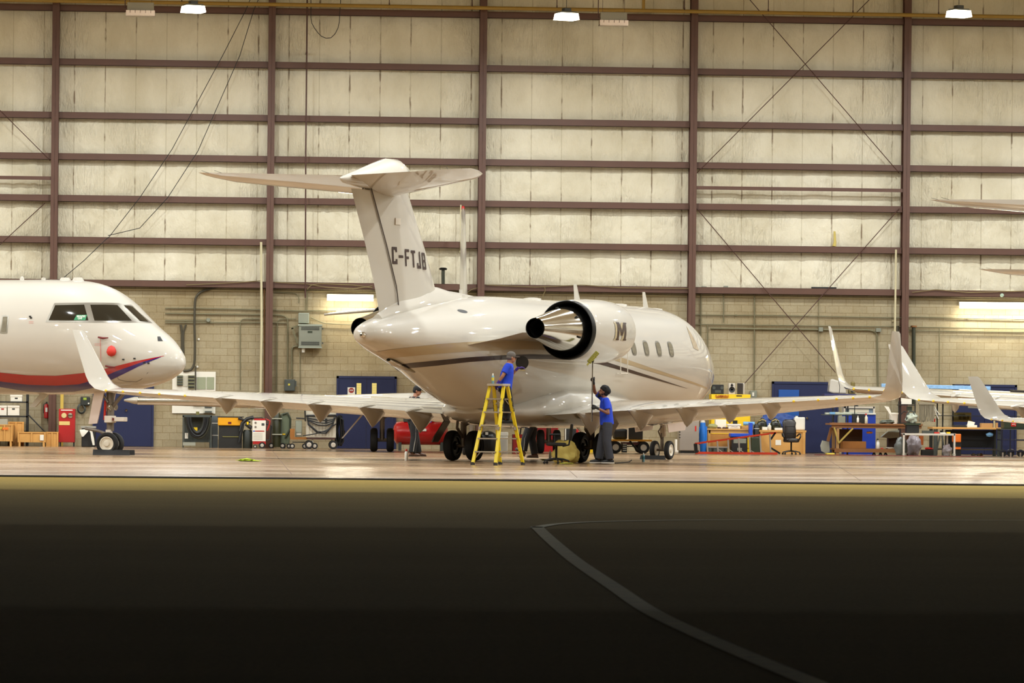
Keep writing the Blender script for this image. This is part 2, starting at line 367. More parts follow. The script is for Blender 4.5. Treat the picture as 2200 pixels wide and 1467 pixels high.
heater(302, 26, 'grey box heater hanging left of the leftmost ceiling lamp')
heater(1318, 47, 'grey box heater hanging right of the central ceiling lamp')
# fluorescent strips on the block wall
def strip(x0, x1, y, label):
    a, b_ = at(x0, y, YW-.25), at(x1, y, YW-.25); t = thing('wall_light', label, 'lamp', (a+b_)/2); w_ = b_.x-a.x
    MB().box((0, .12, .03), (w_, .12, .12)).build('housing', mat('lamp_white', (220, 215, 200), .5), t)
    MB().tube([(-w_/2, 0, .04), (w_/2, 0, .04)], .035, 8).tube([(-w_/2, 0, -.06), (w_/2, 0, -.06)], .035, 8).build('tube', mat('tube_glow', (255, 250, 226), .4, var=0, emit=14), t)
    l = bpy.data.lights.new('strip_light', 'AREA'); l.shape = 'RECTANGLE'; l.size = w_; l.size_y = .15; l.energy = TUBE_W*w_; l.color = (1, .95, .78)
    lo = bpy.data.objects.new('strip_light', l); COL.objects.link(lo); lo.parent = t; lo.location = (0, -.05, -.1); lo.rotation_euler = (R(-25), 0, 0)
    l2 = l.copy(); l2.energy = TUBE_W*w_*.35; lo2 = bpy.data.objects.new('strip_light', l2); COL.objects.link(lo2); lo2.parent = t; lo2.location = (0, -.06, -.12); lo2.rotation_euler = (R(35), 0, 0)
strip(703, 802, 639, 'glowing fluorescent strip on the block wall left of the tail fin')
strip(2062, 2250, 656, 'glowing fluorescent strip on the block wall at the right edge')
# ================================================================ aircraft
PAINT = mat('white_paint', (188, 182, 170), .5, var=.02, nscale=1.2, coat=1, spec=.3)
TIRE = mat('tire_rubber', (22, 21, 19), .75); HUB = mat('wheel_white', (226, 218, 200), .4); STEEL = mat('polished_metal', (205, 200, 190), .12, 1, var=.05)
GREY = mat('gear_grey', (120, 110, 98), .45, .5); DARKM = mat('dark_metal', (40, 38, 34), .45, .7); BLK = mat('black_plastic', (16, 16, 15), .5)
LTG = mat('light_grey_paint', (196, 186, 170), .4); DOORW = mat('gear_door_paint', (206, 188, 176), .35, coat=.3); WICK = mat('yellow_wick', (228, 190, 50), .5)
GLASS = mat('cockpit_glass', (24, 24, 20), .06, var=.3, coat=.6, spec=.7); FRAME = mat('window_frame_metal', (150, 146, 136), .3, .7)
WPANE = mat('cabin_window_pane', (120, 114, 98), .1, var=.35, nscale=9, coat=.5)
def cf(lat, dep, z=0): p = _R0*lat + _F*dep; return Vector((p.x, p.y, z))
def hdg(deg): v = _F*math.cos(R(deg)) + _R0*math.sin(R(deg)); return math.atan2(v.y, v.x)
class Body:
    def __init__(s, st, org, rz, p=2.0, seg=96, n=90, ks=1):
        xs = [a[0] for a in st]; s.st = []; s.p = p; s.seg = seg
        for i in range(len(st)-1):
            for j in range(max(2, int(n/len(st)))):
                t = j/max(2, int(n/len(st))); a = [st[max(i-1, 0)], st[i], st[i+1], st[min(i+2, len(st)-1)]]
                row = [st[i][0]+(st[i+1][0]-st[i][0])*t]
                for k in (1, 2, 3):
                    d1 = (a[2][k]-a[0][k])/(a[2][0]-a[0][0])*(a[2][0]-a[1][0]); d2 = (a[3][k]-a[1][k])/(a[3][0]-a[1][0])*(a[2][0]-a[1][0])
                    if i == 0: d1 = (a[2][k]-a[1][k])
                    if i == len(st)-2: d2 = (a[2][k]-a[1][k])
                    row.append((2*t**3-3*t*t+1)*a[1][k]+(t**3-2*t*t+t)*d1+(-2*t**3+3*t*t)*a[2][k]+(t**3-t*t)*d2)
                s.st.append(row)
        s.st.append(list(st[-1])); s.st.sort(); s.A = np.array(s.st)
        s.M = Matrix.Translation(org) @ Matrix.Rotation(rz, 4, 'Z') @ Matrix.Scale(ks, 4); s.Mi = s.M.inverted()
    def par(s, x): return [float(np.interp(x, s.A[:, 0], s.A[:, k])) for k in (1, 2, 3)]      # top, bottom, half width
    def F(s, p):
        if p.x < s.A[0, 0] or p.x > s.A[-1, 0]: return 9
        t, b_, w_ = s.par(p.x); return (abs(p.y)/max(w_, .01))**s.p+(abs(p.z-(t+b_)/2)/max((t-b_)/2, .01))**s.p-1
    def mesh(s):
        mb = MB(); rings = []
        for x, t, b_, w_ in s.st:
            zc, hh = (t+b_)/2, (t-b_)/2
            rings.append([Vector((x, w_*math.copysign(abs(math.cos(q))**(2/s.p), math.cos(q)), zc+hh*math.copysign(abs(math.sin(q))**(2/s.p), math.sin(q)))) for q in [2*PI*j/s.seg for j in range(s.seg)]])
        return mb.loft(rings, True)
    def y_at(s, x, z, side, off=.004):
        t, b_, w_ = s.par(x); h = (t-b_)/2; q = max(0, 1-(abs(z-(t+b_)/2)/h)**s.p); return side*(w_*q**(1/s.p)+off)
    def hit(s, px, py, off=.005):
        o = s.Mi @ CAMP; d = (s.Mi.to_3x3() @ ray(px, py)).normalized(); c = (s.Mi @ CAMP).length
        t = c-16; f0 = s.F(o+d*t); step = .12; 
        while t < c+26:
            f1 = s.F(o+d*(t+step))
            if f1 <= 0:
                a, b_ = t, t+step
                for _ in range(22):
                    mid = (a+b_)/2
                    if s.F(o+d*mid) > 0: a = mid
                    else: b_ = mid
                p = o+d*a; e = .01
                g = Vector((s.F(p+Vector((e, 0, 0)))-s.F(p-Vector((e, 0, 0))), s.F(p+Vector((0, e, 0)))-s.F(p-Vector((0, e, 0))), s.F(p+Vector((0, 0, e)))-s.F(p-Vector((0, 0, e)))))
                if abs(g.x) > 8: g = Vector((0, p.y, p.z-2.3))
                return p+g.normalized()*off
            t += step
        return None
    def band_px(s, up, lo, n=24, m=3, off=.005):         # ribbon on the skin between two pixel polylines
        def smp(pl, u):
            L_ = [0]
            for i in range(1, len(pl)): L_.append(L_[-1]+math.dist(pl[i], pl[i-1]))
            d = u*L_[-1]; return (np.interp(d, L_, [q[0] for q in pl]), np.interp(d, L_, [q[1] for q in pl]))
        rows = []
        for i in range(n+1):
            a, b_ = smp(up, i/n), smp(lo, i/n); row = []
            for j in range(m+1):
                h = s.hit(a[0]+(b_[0]-a[0])*j/m, a[1]+(b_[1]-a[1])*j/m, off)
                row.append(h)
            if all(h is not None for h in row): rows.append(row)
        vs = [v for r in rows for v in r]; k = m+1
        return MB().add(vs, [(i*k+j, i*k+j+1, (i+1)*k+j+1, (i+1)*k+j) for i in range(len(rows)-1) for j in range(m)], True)
    def patch(s, x, z, w_, h, side, k=3.2, off=.006, n=28, lean=0):   # rounded window on the skin
        vs = [(x, s.y_at(x, z, side, off), z)]; rad = [.5, 1]
        for f in rad:
            for j in range(n):
                q = 2*PI*j/n; cx = math.copysign(abs(math.cos(q))**(2/k), math.cos(q))*w_/2*f; cz = math.copysign(abs(math.sin(q))**(2/k), math.sin(q))*h/2*f
                vs.append((x+cx+lean*cz, s.y_at(x+cx+lean*cz, z+cz, side, off), z+cz))
        fs = [(0, 1+j, 1+(j+1) % n) for j in range(n)]+[(1+j, 1+n+j, 1+n+(j+1) % n, 1+(j+1) % n) for j in range(n)]
        return MB().add(vs, fs, True)
def foil(le, te, tr, camber=.006, n=12):                # airfoil loop through le -> te (3-D points); tr = thickness ratio
    le = Vector(le); te = Vector(te); c = te-le; L_ = c.length; up = Vector((0, 0, 1)) if abs(c.normalized().z) < .95 else Vector((1, 0, 0))
    out = []
    xs = [(1-math.cos(PI*i/n))/2 for i in range(n+1)]
    def th(x): return 5*tr*(.2969*math.sqrt(x)-.126*x-.3516*x*x+.2843*x**3-.1036*x**4)
    for x in reversed(xs): out.append((x, th(x)+camber*4*x*(1-x)))
    for x in xs[1:-1]: out.append((x, -th(x)*1.15+camber*4*x*(1-x)))
    return le, c, L_, out
def foil_ring(le, te, tr, up, camber=.006, n=12):
    le, c, L_, out = foil(le, te, tr, camber, n); u = Vector(up)
    return [le+c*x+u*(y*L_) for x, y in out]
def wing_mesh(secs, side):                              # secs: (r, xle, xte, zle, zte, tr)
    return MB().loft([foil_ring((a[1], -side*a[0], a[3]), (a[2], -side*a[0], a[4]), a[5], (0, 0, 1)) for a in secs], True)
def wheel(parent, c, r, w_, axis_rot=0, hubm=None, name='wheel'):
    hw = w_/2; mb = MB().lathe([(r*.62, -hw*.8), (r*.8, -hw), (r*.95, -hw*.75), (r, -hw*.3), (r, hw*.3), (r*.95, hw*.75), (r*.8, hw), (r*.62, hw*.8)], axis='y', n=32, cap=False)
    o = mb.build('tire', TIRE, parent, loc=c, rot=(0, 0, axis_rot))
    hb = MB()
    for s_ in (-1, 1):
        hb.lathe([(r*.63, s_*hw*.5), (r*.63, s_*hw*.84), (r*.56, s_*hw*.86), (r*.5, s_*hw*.55), (r*.3, s_*hw*.5), (r*.22, s_*hw*.9), (r*.1, s_*hw*.95)], axis='y', n=24)
    hb.build('wheel_hub', hubm or HUB, o)
    return o
# ---------------------------------------------------------------- the jet being cleaned
TH = 24.5
ORG = cf(.35, 94.8); RZ = hdg(TH)
ST = [(11.12, 2.16, 2.12, .02), (11.05, 2.36, 1.95, .22), (10.8, 2.56, 1.73, .42), (10.4, 2.74, 1.52, .62), (9.9, 2.9, 1.35, .81), (9.3, 3.12, 1.2, .98), (8.7, 3.36, 1.1, 1.12), (8.0, 3.55, 1.02, 1.24), (7.2, 3.65, .99, 1.31), (6.2, 3.68, .98, 1.345),
      (0, 3.68, .98, 1.345), (-2.6, 3.67, 1.06, 1.33), (-4, 3.6, 1.38, 1.22), (-5.4, 3.44, 1.83, 1.02), (-6.6, 3.26, 2.12, .79), (-7.4, 3.12, 2.3, .6), (-7.95, 3.0, 2.44, .42), (-8.25, 2.9, 2.54, .25), (-8.36, 2.77, 2.65, .03)]
ST = [((7.2+(a-7.2)*.8) if a > 7.2 else a, b_, c, d) for a, b_, c, d in ST]
WSEC = [(1.2, 3.5, -1.75, 1.08, 1.06, .12), (3.4, 1.95, -1.7, 1.17, 1.2, .125), (6.2, .25, -2.28, 1.32, 1.35, .13), (9.3, -1.6, -2.93, 1.5, 1.52, .11)]
def build_jet():
    B = Body(ST, ORG, RZ)
    J = thing('business_jet', 'white twin-engine T-tail jet marked C-FTJB being cleaned in the middle of the hangar', 'aircraft', ORG, RZ)
    fu = B.mesh().build('fuselage', PAINT, J)
    # paint bands (right side, seen from the camera)
    tan = mat('tan_stripe', (166, 146, 112), .4, var=.04, coat=.5); brn = mat('dark_brown_stripe', (40, 19, 13), .4, var=.1, coat=.25)
    B.band_px([(789, 758), (835, 751), (880, 745.5), (940, 739), (997, 735), (1060, 732), (1120, 731), (1200, 738), (1270, 749), (1331, 766.5), (1400, 790.5), (1490, 820.5), (1519, 832)], [(806, 773), (850, 768), (910, 762), (970, 757), (1030, 753.6), (1080, 752), (1130, 750), (1200, 753), (1260, 760), (1316, 773), (1400, 798.5), (1490, 825), (1519, 836)], 90, 3).build('tan_stripe', tan, fu, fix=False)
    B.band_px([(824, 787.5), (880, 780), (940, 774), (1010, 767), (1072, 763.5), (1140, 761), (1200, 762), (1250, 767), (1301, 777), (1400, 808.5), (1476, 834)], [(834, 796.5), (880, 790.5), (940, 785), (1010, 777), (1069, 773), (1140, 771), (1200, 772), (1240, 775), (1290, 783), (1400, 814), (1477, 834.6)], 80, 3).build('brown_stripe', brn, fu, fix=False)
    for x in (0, .75, 1.5, 2.26, 3.02, 3.78, 4.54, 5.3):
        for sd in (-1, 1):
            f = B.patch(x, 2.64, .31, .37, sd, off=.004).build('cabin_window', FRAME, J, fix=False); B.patch(x, 2.64, .25, .30, sd, off=.009).build('pane', WPANE, f, fix=False)
    # cockpit windows
    def cockpit(up, lo, nm='windshield'):
        return B.band_px(up, lo, 8, 6, .006).build(nm, mat('windshield_tan', (176, 160, 136), .12, coat=.6), J, fix=False)
    cockpit([(1474, 700), (1488, 722), (1496, 738)], [(1490, 748), (1496, 751), (1501, 753)])
    # entry rail, antennas, lamps, scoops
    MB().tube([B.hit(1325, 752, .02)+Vector((0, 0, 0)), B.hit(1325, 752, .1), B.hit(1325, 802, .1), B.hit(1325, 802, .02)], .012, 6).tube([B.hit(1340, 752, .02), B.hit(1340, 752, .1), B.hit(1340, 802, .1), B.hit(1340, 802, .02)], .012, 6).tube([B.hit(1325, 800, .1), B.hit(1340, 800, .1)], .012, 6).build('step_rail', LTG, J)
    for x, h, c in ((2.8, .42, .42), (6.9, .36, .36)):
        mb = MB().loft([[Vector((x+c*.5*math.cos(q)+sx, .02*math.sin(q), z)) for q in [2*PI*j/12 for j in range(12)]] for z, sx, c in ((3.6, 0, c), (3.68+h, -h*.45, c*.4))])
        mb.build('blade_antenna', PAINT, J)
    for x, z in ((.2, 3.68), (5.2, 3.68), (7.4, 3.63), (-3.7, 3.62)):
        MB().lathe([(.22, -.04), (.2, .02), (.1, .04)], (x, 0, z), n=20).build('antenna_puck', PAINT, J)
    MB().box((-3.6, 0, 3.68), (.12, .03, .22)).build('vent_mast', PAINT, J)
    B.patch(-5.0, 3.28, .32, .08, -1, k=2, off=.005).build('vent_hole', BLK, fu, fix=False)
    p = B.hit(1118, 777, .02)
    # open service hatch low on the rear fuselage, its lit inside painted bright cream
    h = B.band_px([(1090, 782), (1106, 781), (1126, 784)], [(1092, 792), (1108, 796), (1128, 797)], 10, 4, .006).build('service_hatch', mat('hatch_lit_cream', (214, 204, 160), .5, var=.4, nscale=14), J, fix=False, label='open service hatch painted bright cream as if lit inside')
    # dark panel of open door
    hp = B.hit(1099, 774, .26); mb = MB().lathe([(.001, 0), (.145, .01), (.15, .03), (.145, .05), (.001, .06)], n=24, axis='x'); mb.build('inspection_panel', BLK, J, loc=hp, rot=(0, .1, R(-132)), label='round dark panel hanging open')
    # tail-cone light and vent
    MB().lathe([(.07, 0), (.06, -.08), (.02, -.12)], (-8.33, 0, 2.7), 'x', 12).build('tail_light', STEEL, J)
    MB().loft([[Vector((x, w_*math.cos(q), z+w_*.6*math.sin(q))) for q in [2*PI*j/12 for j in range(12)]] for x, w_, z in ((-5.9, .03, 1.96), (-6.4, .08, 2.04), (-6.9, .09, 2.13), (-7.15, .05, 2.2))]).build('apu_vent', STEEL, J)
    # belly fairing
    rg = []
    for x, w_, t, b_ in ((4.6, .5, 1.3, 1.0), (4.0, 1.1, 1.45, .86), (3.0, 1.42, 1.6, .79), (1.0, 1.5, 1.75, .76), (-.6, 1.48, 1.75, .77), (-1.5, 1.36, 1.6, .81), (-2.2, 1.1, 1.4, .88), (-2.8, .75, 1.26, .98), (-3.2, .3, 1.2, 1.08)):
        rg.append([Vector((x, w_*math.copysign(abs(math.cos(q))**.8, math.cos(q)), (t+b_)/2+(t-b_)/2*math.copysign(abs(math.sin(q))**.85, math.sin(q)))) for q in [2*PI*j/48 for j in range(48)]])
    MB().loft(rg).build('belly_fairing', PAINT, J)
    # wings with winglets, flap fairings, wicks
    def wsec_at(r):
        return [float(np.interp(r, [a[0] for a in WSEC], [a[k] for a in WSEC])) for k in range(1, 6)]
    for sd in (1, -1):
        W_ = wing_mesh(WSEC, sd).build('wing', PAINT, J)
        rgs = []
        for t, (r, xl, xt, z) in enumerate([(9.3, -1.6, -2.93, 1.5), (9.52, -1.78, -3.02, 1.56), (9.62, -2.0, -3.1, 1.68), (9.68, -2.15, -3.16, 1.85), (9.88, -2.88, -3.42, 2.85), (9.89, -2.98, -3.42, 2.9)]):
            tilt = [0, .5, 1.15, 1.4, 1.4, 1.4][t]; up = Vector((0, sd*math.sin(tilt), math.cos(tilt)))
            rgs.append(foil_ring((xl, -sd*r, z), (xt, -sd*r, z), .085 if t < 5 else .05, up, .0, 8))
        MB().loft(rgs).build('winglet', PAINT, W_)
        for r in (2.1, 3.3, 4.5, 5.6, 6.65):
            xl, xt, zl, zt, _ = wsec_at(r); k = 1-.05*(r-2); y = -sd*r; z = zt-.0
            rgs = []
            for fx, dz, wd in ((xt+1.55*k, -.02, .03), (xt+1.2*k, .13, .13), (xt+.85*k, .33, .17), (xt+.6*k, .49, .16), (xt+.5*k, .53, .13), (xt+.1, .24, .09), (xt-.2*k, .02, .05)):
                zz = z+(.035 if fx > xt else 0); rgs.append([Vector((fx, y+wd*a, zz-dz*b_*k)) for a, b_ in ((-1, -.05), (-.93, .35), (-.5, .85), (0, 1), (.5, .85), (.93, .35), (1, -.05), (0, -.12))])
            MB().loft(rgs).build('flap_track_fairing', PAINT, W_)
        for r in (7.4, 8.0, 8.45, 8.85, 9.25):
            xl, xt, zl, zt, _ = wsec_at(r)
            MB().lathe([(.005, -.03), (.024, -.022), (.032, 0), (.024, .022), (.005, .03)], (xt-.06, -sd*r, zt-.0), 'x', 10).build('static_wick_cover', WICK, W_)
        # flap gap line on the top surface
        fg = MB()
        for a, b_ in ((1.6, 3.4),):
            A_, B2 = wsec_at(a), wsec_at(b_)
            fg.tube([(A_[1]+.55, -sd*a, A_[3]+.085), (B2[1]+.4, -sd*b_, B2[3]+.055)], .0035, 5)
        fg.build('flap_gap', mat('panel_gap', (70, 60, 52), .7), W_)
    # engines
    for sd in (1, -1):
        y = -sd*2.1; z = 2.93
        n_ = MB().lathe([(.5, -.75), (.56, -.28), (.6, -.2), (.635, -.22), (.68, -.5), (.705, -1.0), (.7, -1.7), (.67, -2.3), (.645, -2.62), (.63, -2.64), (.615, -2.6), (.6, -2.0)], (0, y, z), 'x', 56, cap=False).build('engine_nacelle', PAINT, J)
        MB().lathe([(.6, -.2), (.57, -.17), (.54, -.22), (.5, -.75)], (0, y, z), 'x', 56, cap=False).build('intake_lip', STEEL, n_)
        MB().lathe([(.655, -2.5), (.65, -2.64), (.635, -2.66), (.6, -2.6), (.56, -1.7)], (0, y, z), 'x', 56, cap=False).build('fan_nozzle', DARKM, n_)
        MB().lathe([(.585, -1.68), (.02, -1.7)], (0, y, z), 'x', 40, cap=False).build('fan_duct', BLK, n_)
        MB().lathe([(.2, -.9), (.48, -.8), (.52, -.75)], (0, y, z), 'x', 40).build('fan_face', DARKM, n_)
        MB().lathe([(.54, -1.75), (.53, -2.3), (.5, -2.75), (.445, -3.1), (.36, -3.55), (.27, -4.0), (.225, -4.3), (.21, -4.3), (.2, -4.1)], (0, y, z), 'x', 56, cap=False).build('core_cowl', STEEL, n_)
        MB().lathe([(.21, -4.28), (.19, -3.5), (.01, -3.45)], (0, y, z), 'x', 32, cap=False).build('exhaust_pipe', BLK, n_)
        for a in (35, 100, -20): MB().box((-2.95, y-sd*.47*math.cos(R(a)), z+.47*math.sin(R(a))), (.09, .06, .04), rot=(R(-a*sd), 0, 0)).build('latch', DARKM, n_)
        # pylon
        rgs = []
        for r, xl, xt, zl_, zt_ in ((.85, -.6, -5.6, 2.85, 2.50), (1.2, -.7, -5.2, 2.88, 2.6), (1.5, -.8, -4.8, 2.9, 2.7), (1.78, -.9, -4.25, 2.92, 2.84)):
            rgs.append([Vector((xl+(xt-xl)*u, -sd*r, zl_+(zt_-zl_)*u+.09*s_*math.sin(PI*min(1, u*1.2+.02)**.7)*(1-u)**.5)) for u, s_ in [(0, 0)]+[(u/8, 1) for u in range(1, 8)]+[(1, 0)]+[(u/8, -1) for u in range(7, 0, -1)]])
        MB().loft(rgs).build('engine_pylon', PAINT, J)
    # engine emblem
    mk = mat('emblem_brown', (58, 40, 34), .3, coat=.4); mk2 = mat('emblem_tan', (176, 160, 126), .3)
    def inM(u, v):                                           # block letter M with serif feet, u and v in -1..1
        if abs(v) > 1: return False
        if .50 < abs(u) < .86: return True
        if v < -.80 and .40 < abs(u) < 1: return True
        if v > .80 and .40 < abs(u) < 1: return True
        c = .62*(v+.35)/1.35
        return v > -.45 and abs(abs(u)-max(0, c)) < .22 and abs(u) < .7
    def emblem(dx, off):
        mb = MB(); n = 44
        for i in range(n):
            for j in range(n):
                u, v = -1+2*(i+.5)/n, -1+2*(j+.5)/n
                if inM(u, v):
                    q4 = []
                    for a_, b_ in ((i, j), (i+1, j), (i+1, j+1), (i, j+1)):
                        uu, vv = -1+2*a_/n, -1+2*b_/n; q = vv*.2/.705+.0; q4.append((-1.2+dx+uu*.29, -2.1-(.708+off)*math.cos(q), 2.93+(.708+off)*math.sin(q)))
                    mb.add(q4, [(0, 1, 2, 3)])
        return mb
    # finer: subdivide each vertical stroke
    e = J; na = [o for o in bpy.data.objects if o.name.startswith('engine_nacelle') and o.parent == J][0]
    emblem(-.11, .004).build('emblem', mk2, na, fix=False); emblem(0, .008).build('emblem', mk, na, fix=False)
    # fin, rudder, bullet, tailplane
    fsec = [(-4.7, -7.75, 3.2, .10), (-4.95, -7.85, 3.75, .1), (-5.5, -8.3, 4.6, .1), (-6.55, -9.15, 6.02, .1)]
    def vring(xl, xt, z, tr, n=12, a=0, b_=1):
        c = xt-xl; xs = [a+(b_-a)*(1-math.cos(PI*i/n))/2 for i in range(n+1)]
        th = lambda x: 5*tr*(.2969*math.sqrt(x)-.126*x-.3516*x*x+.2843*x**3-.1036*x**4)*abs(c)
        return [Vector((xl+c*x, th(x), z)) for x in reversed(xs)]+[Vector((xl+c*x, -th(x), z)) for x in (xs[1:-1] if b_ == 1 and a == 0 else xs)]
    MB().loft([vring(a, b_, z, t, 12, .0001, .71) for a, b_, z, t in fsec]).build('fin', PAINT, J)
    rs = [(-4.35, -7.52, 2.98, .1), (-4.95, -7.85, 3.75, .1), (-5.5, -8.3, 4.6, .1), (-6.3, -8.98, 5.72, .1)]
    rd = MB().loft([vring(a, b_, z, t, 8, .722, 1) for a, b_, z, t in rs]).build('rudder', PAINT, J)
    g = MB()
    for s_ in (-1, 1):
        g.tube([(fsec[i][0]+(fsec[i][1]-fsec[i][0])*.716, s_*.115*(abs(fsec[i][1]-fsec[i][0])/3), fsec[i][2]) for i in range(4)][0:4], .012, 5)
    g.build('rudder_gap', mat('panel_gap', (0, 0, 0)), rd)
    # dorsal fillet
    MB().loft([[Vector((x, w_*math.cos(q)*(1 if math.sin(q) < 0 else .55+.45*(1-math.sin(q))), z0+h*max(math.sin(q), -.3))) for q in [2*PI*j/24 for j in range(24)]] for x, w_, h, z0 in ((-2.9, .02, .02, 3.64), (-3.6, .16, .13, 3.58), (-4.3, .24, .22, 3.52), (-4.8, .26, .33, 3.47), (-5.6, .24, .42, 3.4), (-6.8, .2, .3, 3.24), (-7.7, .12, .1, 3.05))]).build('fin_fillet', PAINT, J)
    # bullet
    MB().loft([[Vector((x, w_*math.cos(q), z+(ht if math.sin(q) > 0 else hb)*math.sin(q))) for q in [2*PI*j/28 for j in range(28)]] for x, w_, ht, hb, z in ((-6.38, .02, .02, .02, 5.98), (-6.43, .14, .16, .1, 5.98), (-6.6, .25, .36, .2, 5.98), (-6.95, .33, .47, .26, 5.97), (-7.4, .34, .47, .26, 5.96), (-8.0, .27, .34, .22, 5.95), (-8.8, .16, .16, .16, 5.93), (-9.3, .08, .06, .1, 5.91), (-9.5, .02, .02, .02, 5.9))]).build('bullet_fairing', PAINT, J)
    for sd in (1, -1):
        tp = wing_mesh([(.1, -7.1, -9.2, 5.70, 5.98, .11), (2.75, -8.7, -9.75, 5.92, 6.04, .1), (3.05, -9.1, -9.82, 5.97, 6.04, .07), (3.13, -9.4, -9.84, 6.0, 6.04, .05)], sd).build('tailplane', PAINT, J)
        MB().tube([(-8.72, -sd*.35, 5.94), (-9.38, -sd*2.75, 6.0)], .006, 5).build('elevator_gap', mat('panel_gap', (0, 0, 0)), tp)
        for r in (2.9, 2.6): MB().tube([(-9.8, -sd*r, 6.03), (-10.0, -sd*(r+.06), 6.07)], .004, 5).build('static_wick', DARKM, tp)
    # registration on the right side of the fin
    def finY(x, z):
        zs = [a[2] for a in fsec]; xl = np.interp(z, zs, [a[0] for a in fsec]); xt = np.interp(z, zs, [a[1] for a in fsec]); u = (x-xl)/(xt-xl); c = abs(xt-xl)
        return 5*.1*(.2969*math.sqrt(u)-.126*u-.3516*u*u+.2843*u**3-.1036*u**4)*c
    gl = {'C': [[(.0, 0), (.62, 0), (.62, .3), (.44, .3), (.44, .17), (.18, .17), (.18, .83), (.44, .83), (.44, .7), (.62, .7), (.62, 1), (0, 1)]], '-': [[(.02, .42), (.58, .42), (.58, .58), (.02, .58)]],
          'F': [[(0, 0), (.17, 0), (.17, .42), (.5, .42), (.5, .58), (.17, .58), (.17, .84), (.58, .84), (.58, 1), (0, 1)]], 'T': [[(.22, 0), (.4, 0), (.4, .84), (.62, .84), (.62, 1), (0, 1), (0, .84), (.22, .84)]],
          'J': [[(0, 0), (.56, 0), (.56, 1), (.38, 1), (.38, .17), (.18, .17), (.18, .32), (0, .32)]], 'B': [[(0, 0), (.55, 0), (.62, .08), (.62, .42), (.55, .5), (.62, .58), (.62, .92), (.55, 1), (0, 1), (0, .84), (.44, .84), (.44, .58), (.17, .58), (.17, .42), (.44, .42), (.44, .17), (0, .17)], [(0, .17), (.17, .17), (.17, .84), (0, .84)]]}
    L_ = MB(); H_ = .36; cw = .275; x0, z0 = -7.2, 4.22; 
    for i, ch in enumerate('C-FTJB'):
        for pl in gl[ch]:
            vs = []
            for u, v in pl:
                x = x0+i*cw+u*.33+(v*H_)*-.16; z = z0+v*H_-.014*i; vs.append((x, -finY(x, z)-.012, z))
            L_.add(vs, [tuple(range(len(vs)))])
    L_.build('registration', mat('registration_brown', (50, 26, 22), .35), J, fix=False)
    x_, z_ = -7.05, 5.12; MB().bb(x_-.12, x_+.12, -finY(x_, z_)-.02, -finY(x_, z_)+.02, z_-.07, z_+.07).build('beacon_panel', LTG, J)
    # landing gear
    for sd in (1, -1):
        y = -sd*1.59
        g = MB().tube([(0, y, .34), (0, y, 1.0)], .07, 12).tube([(0, y, .8), (.05, y+sd*.5, 1.15)], .05, 10).tube([(0, y, .5), (-.35, y, .75), (-.3, y, 1.05)], .035, 8).tube([(0, y-.38, .34), (0, y+.38, .34)], .045, 10)
        s_ = g.build('main_gear_strut', GREY, J)
        for k in (-1, 1): wheel(s_, (0, y+k*.27, .345), .345, .24, 0, DARKM)
        MB().prism([(-.62, .42), (-.5, .55), (.3, 1.1), (.62, 1.1), (-.3, .42)], y-sd*.52, y-sd*.49, 'xz').build('gear_door', GREY, J)
    s_ = MB().tube([(7.99, 0, .23), (7.99, 0, .62), (8.05, 0, 1.1)], .045, 10).tube([(7.99, -.24, .23), (7.99, .24, .23)], .03, 8).tube([(7.95, 0, .5), (7.75, 0, .68), (7.95, 0, .8)], .02, 6).tube([(8.0, 0, .7), (8.5, 0, 1.08)], .025, 6).build('nose_gear_strut', GREY, J)
    for k in (-1, 1): wheel(s_, (7.99, k*.19, .228), .228, .13)
    MB().box((8.0, -.02, .8), (.1, .12, .5)).build('gear_box', LTG, s_)
    for k in (-1, 1): MB().prism([(7.2, 1.02), (8.5, 1.0), (8.4, .72), (7.35, .66)], k*.42, k*.44, 'xz').build('nose_gear_door', DOORW, J)
    # large left-hand main door / airstair seen under the nose
    return J, B
JET, BODY = build_jet()
# beacon on belly etc. : copies parked further right
def jet_copy(lat, dep, th, k, label):
    c = JET.copy(); COL.objects.link(c)
    for ch in [o for o in bpy.data.objects if o.parent == JET]:
        if ch.name.split('.')[0] in ('registration', 'inspection_panel', 'service_hatch'): continue
        d = ch.copy(); COL.objects.link(d); d.parent = c
        for g in [o for o in bpy.data.objects if o.parent == ch]:
            if g.name.split('.')[0] in ('tan_stripe', 'brown_stripe', 'emblem'): continue
            e = g.copy(); COL.objects.link(e); e.parent = d
    c.location = cf(lat, dep); c.rotation_euler = (0, 0, hdg(th)); c.scale = k if isinstance(k, tuple) else (k, k, k); c['label'] = label; return c
jet_copy(18.7, 99.75, 46, 1, 'white jet entering from the right with the tall left winglet and the upper tailplane tip')
jet_copy(16.5, 90.65, 51, .7, 'smaller white jet at the right edge with the shortest winglet and lower tailplane tip')
jet_copy(18.7, 112.0, 14, (.85, 1, 1.2), 'white jet far right whose winglet rises before the block wall behind the wooden workbench')
